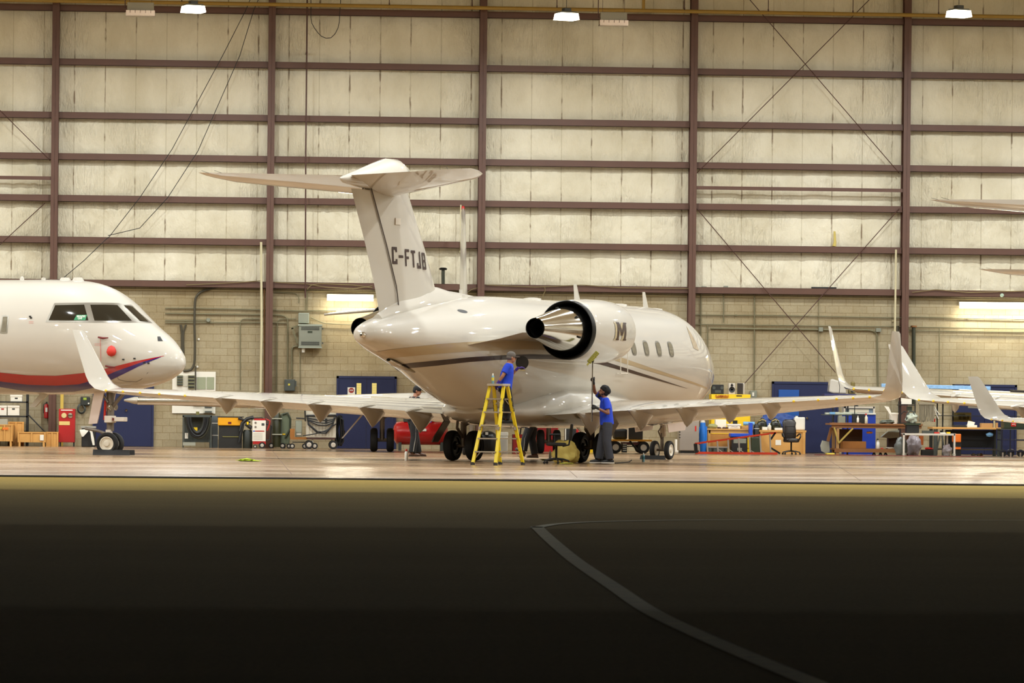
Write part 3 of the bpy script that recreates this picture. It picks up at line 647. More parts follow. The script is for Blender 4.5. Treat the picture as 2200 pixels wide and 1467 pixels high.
# ---------------------------------------------------------------- head-on jet behind
def build_far_jet():
    org = cf(-1.25, 113.2); rz = hdg(180-2)
    J = thing('business_jet', 'white jet parked nose-on behind, mostly hidden, with a thin upright fin and bright leading edges', 'aircraft', org, rz)
    st = [(8.3, 2.1, 2.05, .02), (8.1, 2.3, 1.85, .25), (7.3, 2.6, 1.6, .6), (6.2, 3.0, 1.4, .95), (5, 3.25, 1.3, 1.1), (3, 3.3, 1.25, 1.15), (-1, 3.3, 1.25, 1.15), (-3, 3.25, 1.5, .95), (-4.8, 3.1, 2.2, .5), (-5.6, 2.95, 2.6, .12)]
    Body(st, org, rz, seg=40, n=40).mesh().build('fuselage', PAINT, J)
    for sd in (1, -1):
        w_ = wing_mesh([(.9, 3.0, -1.4, 1.32, 1.3, .13), (4, 1.2, -1.5, 1.3, 1.3, .14), (9.0, -1.0, -2.4, 1.32, 1.3, .14), (9.3, -1.5, -2.5, 1.32, 1.3, .06)], sd).build('wing', PAINT, J)
        MB().loft([foil_ring((a, -sd*r, 1.31), (a-.16*1, -sd*r, 1.31), t, (0, 0, 1), 0, 8) for r, a, t in ((1.1, 2.96, 1.5), (4, 1.27, 1.5), (8.9, -.92, 1.2))]).build('leading_edge', STEEL, w_)
        wing_mesh([(.1, -4.2, -5.8, 4.15, 4.15, .1), (3.9, -5.1, -5.9, 3.8, 3.8, .08)], sd).build('tailplane', PAINT, J)
        y = -sd*2.25; s_ = MB().tube([(0, y, .32), (0, y, 1.25)], .065, 10).tube([(0, y-.3, .32), (0, y+.3, .32)], .05, 8).tube([(0, y, .9), (0, y+sd*.7, 1.25)], .035, 8).build('main_gear_strut', GREY, J)
        for k in (-1, 1): wheel(s_, (0, y+k*.22, .32), .32, .2, 0, DARKM)
        MB().prism([(y-sd*.3, 1.25), (y-sd*.36, 1.25), (y-sd*1.1, .35), (y-sd*1.06, .35)], -.3, .3, 'yz').build('gear_door', LTG, J)
        MB().lathe([(.35, 0), (.42, -.1), (.45, -.8), (.35, -1.8), (.2, -2.2)], (-1.5, -sd*1.6, 2.6), 'x', 24).bb(-3.2, -1.8, -sd*.7, -sd*1.3, 2.56, 2.66).build('engine_nacelle', PAINT, J)
    def vr(xl, xt, z, t): return [Vector((xl+(xt-xl)*u, s_*t*math.sin(PI*u**.6), z)) for u, s_ in [(0, 0)]+[(u/6, 1) for u in range(1, 6)]+[(1, 0)]+[(u/6, -1) for u in range(5, 0, -1)]]
    MB().loft([vr(-2.4, -5.2, 3.1, .16), vr(-3.6, -5.6, 4.6, .11), vr(-4.9, -6.2, 6.75, .06), vr(-5.1, -6.2, 6.84, .03)]).build('fin', PAINT, J)
    MB().lathe([(.05, 0), (.05, .06), (.02, .1)], (-5.6, 0, 6.83), n=12).build('beacon', mat('red_lens', (170, 30, 24), .3), J)
    s_ = MB().tube([(6, 0, .25), (6, 0, 1.4)], .05, 8).build('nose_gear_strut', GREY, J)
    for k in (-1, 1): wheel(s_, (6, k*.16, .22), .22, .12)
    return J
build_far_jet()
# ---------------------------------------------------------------- nose of the red and blue striped jet on the left
def build_nose_jet():
    PSI = 30; th = 90+PSI; KN = 99.6/96; org = cf(-9.2*KN, 99.6); rz = hdg(th)
    st = [(2.02, 2.14, 2.06, .03), (1.96, 2.3, 1.95, .17), (1.82, 2.47, 1.84, .32), (1.55, 2.72, 1.7, .52), (1.15, 2.98, 1.58, .76), (.75, 3.28, 1.51, .93), (.35, 3.6, 1.46, 1.06), (-.1, 3.84, 1.42, 1.17), (-.6, 3.97, 1.395, 1.25), (-1.3, 4.02, 1.38, 1.31), (-2.2, 4.03, 1.37, 1.34), (-14, 4.03, 1.37, 1.34), (-17, 3.95, 1.7, 1.1), (-20, 3.7, 2.4, .6), (-21.5, 3.4, 2.9, .15)]
    B = Body(st, org, rz, seg=96, n=140, ks=KN)
    J = thing('business_jet', 'white jet nose with red and blue belly stripes at the left edge', 'aircraft', org, rz); J.scale = (KN, KN, KN)
    fu = B.mesh().build('fuselage', PAINT, J)
    red = mat('red_stripe', (172, 20, 24), .25, coat=.8, var=.04); blu = mat('blue_stripe', (42, 20, 104), .25, coat=.8, var=.05)
    B.band_px([(-30, 795), (0, 800), (60, 806), (120, 807), (180, 801), (230, 791), (290, 776), (352, 764)], [(-30, 812), (0, 819), (60, 826), (120, 828), (170, 825), (215, 812), (250, 797), (310, 776), (353, 764.6)], 70, 3).build('red_stripe', red, fu, fix=False)
    B.band_px([(-30, 812), (0, 819), (60, 826), (120, 828), (170, 825), (215, 812), (250, 797), (310, 776), (345, 766)], [(-30, 822), (0, 831), (60, 841), (110, 843), (160, 841), (205, 832), (245, 813), (300, 786), (346, 767)], 70, 4).build('blue_stripe', blu, fu, fix=False)
    # windshield: metal surround then three panes
    fr_ = B.band_px([(117, 651), (200, 650), (255, 651), (262, 653), (283, 655), (300, 672)], [(98, 692), (200, 693), (285, 693), (298, 693), (322, 694), (327, 694)], 40, 8, .004).build('windshield_frame', FRAME, J, fix=False)
    def pane(up, lo, n=14, nm='pane'):
        return B.band_px(up, lo, n, 8, .010).build(nm, GLASS, fr_, fix=False)
    pane([(119, 656), (150, 655.5), (181, 655)], [(105, 688), (150, 688.5), (190, 688)])
    pane([(194, 655), (225, 655), (252, 656)], [(203, 688.5), (240, 689), (283, 689)])
    pane([(266, 656), (276, 657), (284, 659)], [(301, 690), (312, 691), (319, 691.5)], 8)
    # green placard behind the glass
    q = [B.hit(a, b_, .016) for a, b_ in ((165, 677), (187, 677), (184, 688), (159, 688))]
    pl = MB().add(q, [(0, 1, 2, 3)]).build('placard', mat('green_card', (30, 130, 80), .5), fr_, fix=False, label='green placard behind the side pane')
    c = (q[0]+q[1]+q[2]+q[3])/4; ex = (q[1]-q[0]).normalized(); ey = (q[0]-q[3]).normalized(); ez = ex.cross(ey).normalized(); rot = Matrix((ex, ez.cross(ex), ez)).transposed()
    for k, s_ in (('BRAKES', .025), ('OFF', -.03)):
        o = text_obj(k, .062, mat('white_ink', (230, 235, 225), .5, var=0), fr_, c+ez*.004+ey*s_, rot.to_euler(), sx=.95)
    # cabin window
    f = B.band_px([(4, 678), (12, 677), (19, 678)], [(0, 716), (8, 717), (16, 716)], 6, 8, .004).build('cabin_window', FRAME, J, fix=False)
    B.band_px([(6.5, 681), (12, 680), (16.5, 681)], [(3, 712), (8, 713), (13, 712)], 6, 8, .009).build('pane', WPANE, f, fix=False)
    for x in (-4.6, -5.5, -6.4, -7.3, -8.2, -9.1): B.patch(x, 2.98, .36, .5, -1, off=.004).build('cabin_window', FRAME, J, fix=False)
    # probes, covers, panel lines
    rc = mat('red_cover', (196, 44, 30), .6, bump=.3)
    p = B.hit(241, 756, .06); MB().lathe([(.01, -.1), (.08, -.07), (.115, 0), (.1, .06), (.07, .12), (.01, .15)], n=14).build('intake_cover', rc, J, loc=p, label='round red probe cover')
    for (a, b_), nm in (((212, 725), 'probe_cover'), ((228, 784), 'probe_cover')):
        p = B.hit(a, b_, .05); q = B.hit(a+22, b_+2, .07); MB().tube([p, (p+q)/2+Vector((0, 0, -.015)), q], [.02, .025, .012], 8).build(nm, mat('dark_red_cover', (104, 22, 18), .6), J)
    MB().tube([B.hit(217, 728, .05), B.hit(218, 775, .04)], .004, 5).build('probe_cord', rc, J)
    B.patch(0, 0, 0, 0, 1) if False else None
    def mark(pts, nm='panel_outline', m_=mat('panel_gap', (0, 0, 0)), r=.005): return MB().tube([B.hit(a, b_, .002) for a, b_ in pts], r, 5).build(nm, m_, fu)
    mark([(248, 802), (255, 815), (270, 819), (293, 820), (303, 815), (318, 800)])
    mark([(183, 795), (186, 805), (196, 816), (213, 824)]); mark([(183, 795), (190, 793), (205, 797)])
    q = [B.hit(a, b_, .006) for a, b_ in ((338, 723), (344, 723), (350, 733), (339, 733))]; MB().add(q, [(0, 1, 2, 3)]).build('nose_vent', BLK, fu, fix=False)
    for a, b_ in ((65, 680), (67, 683), (265, 772), (289, 770), (310, 779), (319, 780)):
        p = B.hit(a, b_, .012); MB().box((0, 0, 0), (.05, .02, .03)).build('probe', BLK, J, loc=p)
    pink = mat('stencil_pink', (196, 150, 140), .6)
    for a, b_, w_ in ((62, 690, 10), (203, 738, 14)):
        for k in range(2):
            q = [B.hit(x, y, .004) for x, y in ((a, b_+k*3.2), (a+w_, b_+k*3.2), (a+w_, b_+k*3.2+1.3), (a, b_+k*3.2+1.3))]; MB().add(q, [(0, 1, 2, 3)]).build('stencil', pink, fu, fix=False)
    for a in (14, 60, 108, 138): p = B.hit(a, 612, 0); x = p.x; MB().lathe([(.16 if a > 90 else .06, -.05), (.1 if a > 90 else .05, .05), (.02, .09 if a < 50 else .06)], (x, 0, 4.02), n=14).build('roof_antenna', PAINT, J)
    # belly blade and drain masts
    MB().prism([(-1.95, 1.42), (-1.72, 1.42), (-2.12, 1.08), (-2.28, 1.08)], -.03, .03, 'xz').build('blade_antenna', PAINT, J)
    # nose gear
    wr = R(-20)
    s_ = MB().tube([(0, 0, .24), (0, 0, .55)], .05, 12).tube([(0, 0, .55), (0, 0, 1.25), (-.02, 0, 1.5)], .085, 12).tube([(.0, 0, 1.05), (.45, 0, 1.5)], .045, 8).tube([(0, -.1, 1.2), (-.2, -.15, 1.5)], .03, 8).tube([(0, .0, .45), (-.35, 0, .55), (-.7, 0, .6)], .035, 8).build('nose_gear_strut', GREY, J)
    ah = Vector((math.sin(wr), math.cos(wr), 0))
    for k in (-1, 1): wheel(s_, (ah.x*.24*k, ah.y*.24*k, .26), .26, .19, -wr)
    MB().lathe([(.17, -.03), (.17, .03)], (0, 0, .26), 'y', 24).build('brake_disc', GREY, s_)
    MB().box((.2, -.06, .82), (.55, .14, .1)).box((.05, -.08, .82), (.2, .2, .16)).build('steering_unit', mat('unit_white', (214, 204, 190), .4), s_, bevel=.015)
    MB().box((.16, -.13, .82), (.07, .02, .06)).build('red_mark', mat('dark_red_cover', (0, 0, 0)), s_)
    for k in (-1, 1):
        MB().lathe([(.03, -.1), (.075, -.02), (.08, .0), (.07, .01)], (.08, k*.1, 1.1), 'x', 16).build('taxi_light', STEEL, s_)
    MB().tube([(-.08, -.09, 1.25), (-.1, -.09, .8)], .03, 8).build('red_strut_cover', rc, s_)
    MB().box((0, -.05, .5), (.12, .1, .16)).build('torque_link', mat('unit_white', (0, 0, 0)), s_)
    MB().prism([(-.30, 1.5), (-.02, 1.5), (-.22, .72), (-.46, .70)], -.22, -.19, 'xz').build('gear_door', DOORW, J)
    MB().prism([(-.25, 1.5), (.0, 1.5), (-.1, 1.0), (-.3, 1.0)], .2, .23, 'xz').build('gear_door', DOORW, J)
    for sd in (1, -1):
        wing_mesh([(1.2, -7.5, -13, 1.7, 1.6, .12), (5, -10, -13.6, 1.8, 1.75, .1), (13, -15.3, -16.6, 2.3, 2.3, .09)], sd).build('wing', PAINT, J)
        s2 = MB().tube([(-12.6, -sd*2, .5), (-12.6, -sd*2, 1.7)], .09, 10).build('main_gear_strut', GREY, J)
        for k in (-1, 1): wheel(s2, (-12.6, -sd*2+k*.3, .5), .5, .3)
    return J, B
NJET, NB = build_nose_jet()
# wheel chocks
def chock(p, rz, label, L_=.62, w_=.16, h=.13):
    o = MB().prism([(-w_/2, 0), (w_/2, 0), (w_/2*.25, h), (-w_/2*.25, h)], -L_/2, L_/2, 'yz').build('wheel_chock', mat('chock_rubber', (24, 23, 21), .7))
    o.location = (p.x, p.y, 0); o.rotation_euler = (0, 0, rz); tag(o, label, 'wheel chock')
n0 = NB.M @ Vector((0, 0, 0)); 
chock(n0-_F*.33+_R0*.06, -AYAW, 'black chock before the nose wheels of the red and blue striped jet', .86, .2, .13)
chock(n0+_F*.36+_R0*.1, -AYAW, 'black chock behind the nose wheels of the red and blue striped jet', .9, .2, .12)
n1 = BODY.M @ Vector((7.99, 0, 0)); fh = Vector((math.cos(RZ), math.sin(RZ), 0))
chock(n1-fh*.32-_R0*.1, RZ-PI/2, 'black chock behind the nose wheels of the jet being cleaned', .62, .17, .1)
# ================================================================ people
def remesh(o, v, sm=3):
    m_ = o.modifiers.new('r', 'REMESH'); m_.mode = 'VOXEL'; m_.voxel_size = v; m_.use_smooth_shade = True
    if sm: q = o.modifiers.new('sm', 'SMOOTH'); q.factor = .5; q.iterations = sm
    return o
def ell(mb, c, r, n=14, rot=None):
    c = Vector(c); M_ = Euler(rot).to_matrix() if rot else Matrix.Identity(3); rings = []
    for i in range(1, n//2+1):
        a = -PI/2+PI*i/(n//2+1); rings.append([c+M_ @ Vector((r[0]*math.cos(a)*math.cos(2*PI*j/n), r[1]*math.cos(a)*math.sin(2*PI*j/n), r[2]*math.sin(a))) for j in range(n)])
    mb.loft(rings); return mb
def hand(mb, w_, d, up, curl=.6, k=1.0, side=1):
    d = Vector(d).normalized(); up = Vector(up); up = (up-d*up.dot(d)).normalized(); sd = d.cross(up)*side; w_ = Vector(w_)
    for i in range(4):                                       # palm and four fingers
        o_ = (i-1.5)*.02*k; b_ = w_+d*.02+sd*o_*.8; kn = w_+d*.085*k+sd*o_
        mb.tube([b_, kn], .0145*k, 7)
        L_ = (.07, .08, .074, .058)[i]*k; p = kn; a = 0; pts = [p]
        for f in (.45, .32, .25):
            a += curl; p = p+(d*math.cos(a)-up*math.sin(a))*L_*f; pts.append(p)
        mb.tube(pts, [.0105*k, .010*k, .009*k, .0075*k], 7)
    t0 = w_+d*.025-sd*.028*k; mb.tube([t0, t0+d*.035*k-sd*.022*k-up*.01, t0+d*.062*k-sd*.02*k-up*.028], [.013*k, .012*k, .009*k], 7)
def person(label, loc, rz, J, shirt, pants, skin, shoe, extra=None, glove=None, group=None):
    t = thing('person', label, 'person', loc, rz, group)
    V = {k: Vector(v) for k, v in J.items()}
    b = MB(); hd = V['head']; nk = V['neck']; fw = V.get('look', Vector((1, 0, 0))).normalized(); up = Vector((0, 0, 1)); sdv = fw.cross(up).normalized(); upv = sdv.cross(fw)
    yaw = math.atan2(fw.y, fw.x); pit = -math.asin(fw.z); rot = (0, pit, yaw)
    ell(b, hd+upv*.02, (.094, .076, .105), 16, rot); ell(b, hd+fw*.03-upv*.05, (.065, .06, .07), 14, rot)
    ell(b, hd+fw*.102-upv*.02, (.018, .012, .024), 8, rot); ell(b, hd+fw*.088-upv*.06, (.014, .026, .009), 8, rot); ell(b, hd+fw*.082+upv*.02, (.016, .045, .012), 8, rot)
    for s_ in (-1, 1): ell(b, hd+sdv*.078*s_-upv*.01, (.016, .01, .03), 8, rot)
    b.tube([hd-upv*.06-fw*.02, nk], [.052, .055], 12); b.tube([nk, V['chest'], V['pelvis']], [.06, .12, .11], 12)
    for s_ in 'LR':
        b.tube([V['chest']+(V['sh'+s_]-V['chest'])*.4, V['sh'+s_]], [.06, .052], 10)
        b.tube([V['sh'+s_], V['el'+s_]], [.048, .038], 10); b.tube([V['el'+s_], V['wr'+s_]], [.039, .025], 10); ell(b, V['el'+s_], (.038,)*3, 8)
        b.tube([V['hip'+s_], V['kn'+s_]], [.075, .05], 10); b.tube([V['kn'+s_], V['an'+s_]], [.05, .035], 10)
        b.tube([V['pelvis'], V['hip'+s_]], [.09, .075], 10)
        tgt = b
        if glove: tgt = MB(); tgt.tube([V['wr'+s_]-(V['wr'+s_]-V['el'+s_]).normalized()*.06, V['wr'+s_]+(V['wr'+s_]-V['el'+s_]).normalized()*.03], [.032, .03], 10)
        hdv = V.get('hd'+s_, V['wr'+s_]-V['el'+s_]); hand(tgt, V['wr'+s_], hdv, V.get('hu'+s_, Vector((0, 0, 1))), J_curl.get(label, .6), 1.08 if glove else 1.0, 1 if s_ == 'L' else -1)
        if glove: remesh(tgt.build('glove', glove, t), .006, 1)
    remesh(b.build('body', skin, t), .008, 2)
    ey = mat('eye_dark', (20, 16, 14), .2); 
    for s_ in (-1, 1): ell(MB(), (0, 0, 0), (.008, .012, .008)).build('eye', ey, t, loc=hd+fw*.083+sdv*.03*s_+upv*.004)
    # shirt: torso with sleeves
    s = MB(); fr_ = V.get('face', Vector((1, 0, 0))).normalized(); sp = (V['chest']-V['pelvis']).normalized()
    def ring(c, hw, hd_, n=20, tw=0):
        f_ = (fr_-sp*fr_.dot(sp)).normalized(); l_ = sp.cross(f_); return [c+f_*hd_*math.cos(2*PI*j/n)+l_*hw*math.sin(2*PI*j/n) for j in range(n)]
    P_, Ct, Nk = V['pelvis'], V['chest'], V['neck']; hem = P_-sp*.05
    s.loft([ring(hem, .19, .155), ring(hem+(Ct-hem)*.25, .188, .15), ring(hem+(Ct-hem)*.5, .182, .142), ring(hem+(Ct-hem)*.8, .188, .14), ring(Ct, .195, .128), ring(Ct+(Nk-Ct)*.55, .17, .105), ring(Ct+(Nk-Ct)*.85, .1, .08), ring(Nk-sp*.005, .068, .066)])
    for s_ in 'LR':
        e = V['sh'+s_]+(V['el'+s_]-V['sh'+s_])*.72; s.tube([Ct+(V['sh'+s_]-Ct)*.55, V['sh'+s_], e], [.075, .073, .066], 12)
    remesh(s.build('shirt', shirt, t), .011, 3)
    q = MB(); q.loft([ring(P_+sp*.06, .165, .118), ring(P_-sp*.02, .175, .128), ring(P_-sp*.12, .17, .125)])
    for s_ in 'LR':
        an = V['an'+s_]+(V['kn'+s_]-V['an'+s_]).normalized()*.02
        q.tube([V['hip'+s_]+Vector((0, 0, .02)), V['hip'+s_]+(V['kn'+s_]-V['hip'+s_])*.4, V['kn'+s_], V['kn'+s_]+(an-V['kn'+s_])*.5, an], [.112, .11, .095, .09, .088], 14)
    remesh(q.build('trousers', pants, t), .011, 3)
    for s_ in 'LR':
        a = V['an'+s_]; d = V.get('toe'+s_, Vector((1, 0, 0))).normalized(); l_ = Vector((-d.y, d.x, 0)).normalized(); u_ = d.cross(l_); u_ = u_ if u_.z > 0 else -u_
        m_ = MB(); m_.loft([[a-u_*.035+d*x+l_*w_*math.cos(2*PI*j/14)+u_*(max(math.sin(2*PI*j/14), -.45)*h) for j in range(14)] for x, w_, h in ((-.08, .025, .03), (-.06, .042, .062), (0, .045, .075), (.07, .046, .055), (.14, .048, .038), (.18, .038, .028), (.2, .015, .015))])
        so = m_.build('shoe', shoe, t, sub=1)
        sm_ = MB(); sm_.loft([[a-u_*(.066-hh)+d*x+l_*w_*(1 if j < 2 else -1) for j in range(0)] or [a-u_*(.07)+d*x-l_*w_, a-u_*(.07)+d*x+l_*w_, a-u_*.048+d*x+l_*w_, a-u_*.048+d*x-l_*w_] for x, w_, hh in ((-.085, .03, 0), (-.06, .044, 0), (.05, .044, 0), (.14, .05, 0), (.19, .036, 0), (.205, .014, 0))])
        sm_.build('shoe_sole', extra.get('sole', BLK) if extra else BLK, so)
    return t, V, (fw, sdv, upv, rot)
J_curl = {}
BLUE = mat('blue_shirt', (22, 62, 196), .8, var=.12, nscale=14, bump=.3); GYP = mat('charcoal_trousers', (52, 54, 62), .85, var=.15, nscale=12, bump=.3); BKP = mat('black_cloth', (18, 18, 20), .85, var=.2, nscale=12, bump=.3)
SK1 = mat('skin_brown', (128, 84, 62), .5, var=.05); SK2 = mat('skin_tan', (158, 108, 80), .5, var=.05)
SOLE = mat('white_sole', (200, 196, 186), .5); SHB = mat('black_shoe', (20, 20, 20), .6); SHN = mat('brown_shoe', (88, 60, 42), .5)
RF = math.atan2(_R0.y, _R0.x)                                # world angle of camera-right
# --- the worker with the long mop: faces camera-left, looks up
wp_ = cf((1301-1100)/9000*91.3, 91.3); lab = 'person in blue T-shirt and black turban reaching up with a long-handled mop under the engine'
J_curl[lab] = 1.15
t, V, H_ = person(lab, wp_, RF+PI+.12, dict(pelvis=(-.03, 0, .92), chest=(.0, 0, 1.3), neck=(.02, 0, 1.465), head=(.045, 0, 1.585), look=(.93, -.05, .32),
    shL=(.02, .185, 1.42), elL=(-.02, .27, 1.12), wrL=(.22, .18, 1.235), hdL=(1, -.15, .35), huL=(.1, 1, .1), shR=(.05, -.185, 1.46), elR=(.22, -.17, 1.58), wrR=(.27, -.02, 1.80), hdR=(.25, .3, 1), huR=(.3, -1, .2),
    hipL=(-.03, .1, .9), knL=(-.02, .12, .5), anL=(-.1, .12, .1), hipR=(-.03, -.1, .9), knR=(.06, -.12, .5), anR=(.12, -.13, .1)), BLUE, GYP, SK1, SHB, {'sole': SOLE}, glove=mat('black_glove', (24, 23, 22), .7))
fw, sd, up, rot = H_; hd = V['head']
mb = MB(); ell(mb, hd+up*.055-fw*.03, (.125, .108, .09), 18, (0, rot[1]-.25, rot[2])); ell(mb, hd+up*.09-fw*.01, (.1, .098, .07), 16, rot); ell(mb, hd-fw*.05-up*.01, (.07, .085, .075), 14, rot)
mb.tube([hd+fw*.09+up*.05, hd+sd*.095+up*.09, hd-fw*.12+up*.07], .022, 8).tube([hd+fw*.09+up*.06, hd-sd*.095+up*.1, hd-fw*.12+up*.07], .022, 8)
remesh(mb.build('turban', mat('black_turban', (20, 20, 21), .9, bump=.3), t), .009, 1)
mb = MB(); ell(mb, hd+fw*.055-up*.085, (.05, .05, .055), 14, rot); ell(mb, hd+fw*.02-up*.06, (.06, .066, .03), 14, rot); ell(mb, hd+fw*.075-up*.115, (.03, .032, .04), 12, rot)
remesh(mb.build('beard', mat('beard_hair', (18, 15, 13), .9, bump=.5), t), .008, 1)
# mop held in both hands
p0 = t.matrix_basis @ Vector((.315, .1, .94)); p1 = t.matrix_basis @ Vector((.30, .04, 2.24))
mo = thing('long_handled_mop', 'long metal mop with yellow-green pad held up to the engine by the turbaned worker', 'mop', p0)
MB().tube([(0, 0, 0), p1-p0], .0135, 10).build('handle', STEEL, mo); tp = p1-p0
MB().tube([tp-Vector((0, 0, .02)), tp+Vector((.03, .0, .09))], [.02, .014], 8).build('socket', DARKM, mo)
a_, b_ = tp+_R0*.11+Vector((0, 0, .21)), tp-_R0*.09+Vector((0, 0, -.02)); MB().bar(a_, b_, .1, .05, up=_F).build('pad', mat('mop_pad', (128, 124, 50), .9, bump=.8, var=.3, nscale=20), mo, bevel=.015)
mb = MB(); rnd = random.Random(5)
for i in range(26):
    c = a_+(b_-a_)*(i/25.); mb.tube([c, c+_R0*rnd.uniform(-.05, .01)-_F*.03+Vector((0, 0, rnd.uniform(-.09, -.05)))], .008, 4)
mb.build('fringe', mat('mop_fringe', (158, 150, 66), .9), mo)
# --- step ladder with the worker
LD = 88.95; lp = cf(-.29*LD/89.5-.0, LD); LRZ = RF-R(180-58)                # local +x points from the far section to the near one
LAD = thing('step_ladder', 'yellow double-sided step ladder with aluminium treads under the tail of the jet', 'ladder', lp, LRZ)
YEL = mat('fibreglass_yellow', (222, 196, 22), .4, var=.05); ALU = mat('ladder_aluminium', (170, 160, 146), .35, .7); RUB = mat('ladder_foot', (42, 38, 34), .7)
HT = 1.70
for sx in (1, -1):
    for sy in (1, -1):
        a = Vector((sx*.54, sy*.285, .05)); b_ = Vector((sx*.075, sy*.17, HT-.03)); o = MB().bar(a, b_, .028, .075, up=(0, 1, 0)).build('rail', YEL, LAD)
        MB().box((a.x+sx*.01, a.y, .03), (.085, .055, .06)).build('foot', RUB, o)
        MB().box((b_.x+(a.x-b_.x)*.56, a.y+(b_.y-a.y)*.45+sy*.0, .78), (.09, .05, .07)).build('joint_bracket', ALU, o)
        if sy == -1 or sx == 1:
            d = (b_-a).normalized(); q = a+d*1.28; ez = Vector((0, sy, 0)) if False else Vector((0, -1, 0))
    for i, z in enumerate((.28, .56, .84, 1.12, 1.40)):
        f = (z-.05)/(HT-.08); x = sx*(.54+(.075-.54)*f); y = .285+(.17-.285)*f
        o = MB().box((x, 0, z), (.085, 2*y-.02, .028)).build('tread', ALU, LAD)
        if i in (0, 2, 4): MB().bar((x, -y+.02, z-.12), (x, -y+.12, z-.01), .015).bar((x, y-.02, z-.12), (x, y-.12, z-.01), .015).build('tread_brace', ALU, o)
MB().box((0, 0, HT), (.3, .4, .045)).build('top_cap', mat('cap_grey', (178, 168, 148), .4, .3), LAD, bevel=.006)
# lettering down the rails facing the camera
dirr = (Vector((.075, -.17, HT-.03))-Vector((.54, -.285, .05))).normalized()
def rail_text(sx, sy, txt, zc, sz=.05):
    a = Vector((sx*.54, sy*.285, .05)); b_ = Vector((sx*.075, sy*.17, HT-.03)); d = (a-b_).normalized(); c = a+(b_-a)*((zc-.05)/(HT-.08))
    n_ = Vector((0, sy, 0)); n_ = (n_-d*n_.dot(d)).normalized(); y_ = n_.cross(d)
    text_obj(txt, sz, mat('black_ink', (24, 22, 20), .6, var=0), LAD, c+n_*.04, Matrix((d, y_, n_)).transposed().to_euler(), sx=.9, bold=.03)
for sx in (1, -1):
    for sy in (1, -1): rail_text(sx, sy, 'FEATHERLITE', 1.28, .055)
wp2 = cf((1084-1100)/9000*89.35, 89.30, .0); lab = 'person in blue T-shirt and grey cap standing on the step ladder, seen from behind'
J_curl[lab] = .5; zb = .86
WZ = RF+.22
t, V, H_ = person(lab, (wp2.x, wp2.y, zb), WZ, dict(pelvis=(.0, 0, .80), chest=(.06, 0, 1.14), neck=(.10, 0, 1.31), head=(.13, 0, 1.43), look=(.95, .1, -.1), face=(1, 0, 0),
    shR=(.05, -.17, 1.26), elR=(-.09, -.19, 1.03), wrR=(-.18, -.15, .885), hdR=(-.3, .1, -.6), huR=(.3, 0, 1), shL=(.09, .165, 1.27), elL=(.18, .17, 1.06), wrL=(.30, .1, 1.2), hdL=(1, 0, .3), huL=(0, 0, 1),
    hipL=(.0, .09, .78), knL=(.10, .09, .42), anL=(-.0, .08, .095), hipR=(.0, -.09, .78), knR=(.08, -.09, .42), anR=(-.0, -.08, .095)), BLUE, BKP, SK2, SHB, glove=mat('purple_glove', (62, 34, 130), .5))
fw, sd, up, rot = H_; hd = V['head']; mb = MB(); ell(mb, hd+up*.045, (.104, .088, .09), 16, rot); ell(mb, hd-fw*.03-up*.01, (.075, .084, .06), 14, rot); remesh(mb.build('cap', mat('grey_cap', (92, 86, 80), .9), t), .009, 1)
MB().box(hd+fw*.13+up*.03, (.09, .13, .012), rot=rot).build('cap_visor', mat('grey_cap', (0, 0, 0)), t)
text_obj('staff', .03, mat('white_ink', (0, 0, 0)), t, (0, 0, 0), (0, 0, 0)).hide_render if False else None
# aerosol can on the ladder cap
def can(px, py, Y, h, r, cols, label, zbase=None, name='aerosol_can', cap=True):
    p = at(px, py, Y); z = zbase if zbase is not None else 0
    o = thing(name, label, 'can' if 'can' in name else 'bottle', (p.x, p.y, z))
    MB().lathe([(r*.9, 0), (r, .01*1), (r, h*.72), (r*.55, h*.8)], n=18).build('can_body' if 'can' in name else 'bottle_body', cols[0], o)
    MB().lathe([(r*.5, h*.8), (r*.5, h*.95), (r*.3, h)], n=14).build('nozzle_cap', cols[1], o)
    if len(cols) > 2: MB().lathe([(r*1.01, h*.3), (r*1.01, h*.6)], n=18, cap=False).build('label_band', cols[2], o)
    return o
WHT = mat('white_plastic', (224, 220, 206), .4); PBL = mat('pale_blue_label', (110, 150, 160), .5); REDP = mat('red_plastic', (186, 34, 26), .45); YLB = mat('yellow_label', (206, 190, 60), .5)
q = LAD.matrix_basis @ Vector((.1, -.05, HT+.0225)); o = can(0, 0, 50, .22, .03, (PBL, WHT, YLB), 'small aerosol can standing on the cap of the yellow step ladder', HT+.0225); o.location = q+Vector((-.03, 0, 0))
# --- the worker in black behind the left wing
wp3 = cf((888-1100)/9000*100.3, 100.3); lab = 'person in black clothes and cap standing behind the left wing of the jet'
J_curl[lab] = .35
t, V, H_ = person(lab, wp3, RF+.35, dict(pelvis=(0, 0, .93), chest=(.02, 0, 1.3), neck=(.05, 0, 1.47), head=(.09, 0, 1.6), look=(.9, -.5, -.12), shL=(.02, .19, 1.42), elL=(.0, .25, 1.14), wrL=(.12, .2, .93), shR=(.03, -.19, 1.42), elR=(.1, -.25, 1.16), wrR=(.33, -.22, 1.0), hdR=(.5, 0, -1),
    hipL=(0, .1, .91), knL=(.1, .12, .5), anL=(.18, .12, .1), hipR=(0, -.1, .91), knR=(.0, -.11, .5), anR=(-.06, -.12, .1)), BKP, BKP, SK2, SHN, glove=mat('purple_glove', (0, 0, 0)))
fw, sd, up, rot = H_; hd = V['head']; mb = MB(); ell(mb, hd+up*.045, (.104, .088, .09), 16, rot); ell(mb, hd-fw*.03, (.08, .084, .07), 14, rot); remesh(mb.build('cap', mat('black_cap', (24, 22, 22), .9), t), .009, 1)
MB().box(hd+fw*.13+up*.035, (.09, .13, .012), rot=rot).build('cap_visor', mat('black_cap', (0, 0, 0)), t)
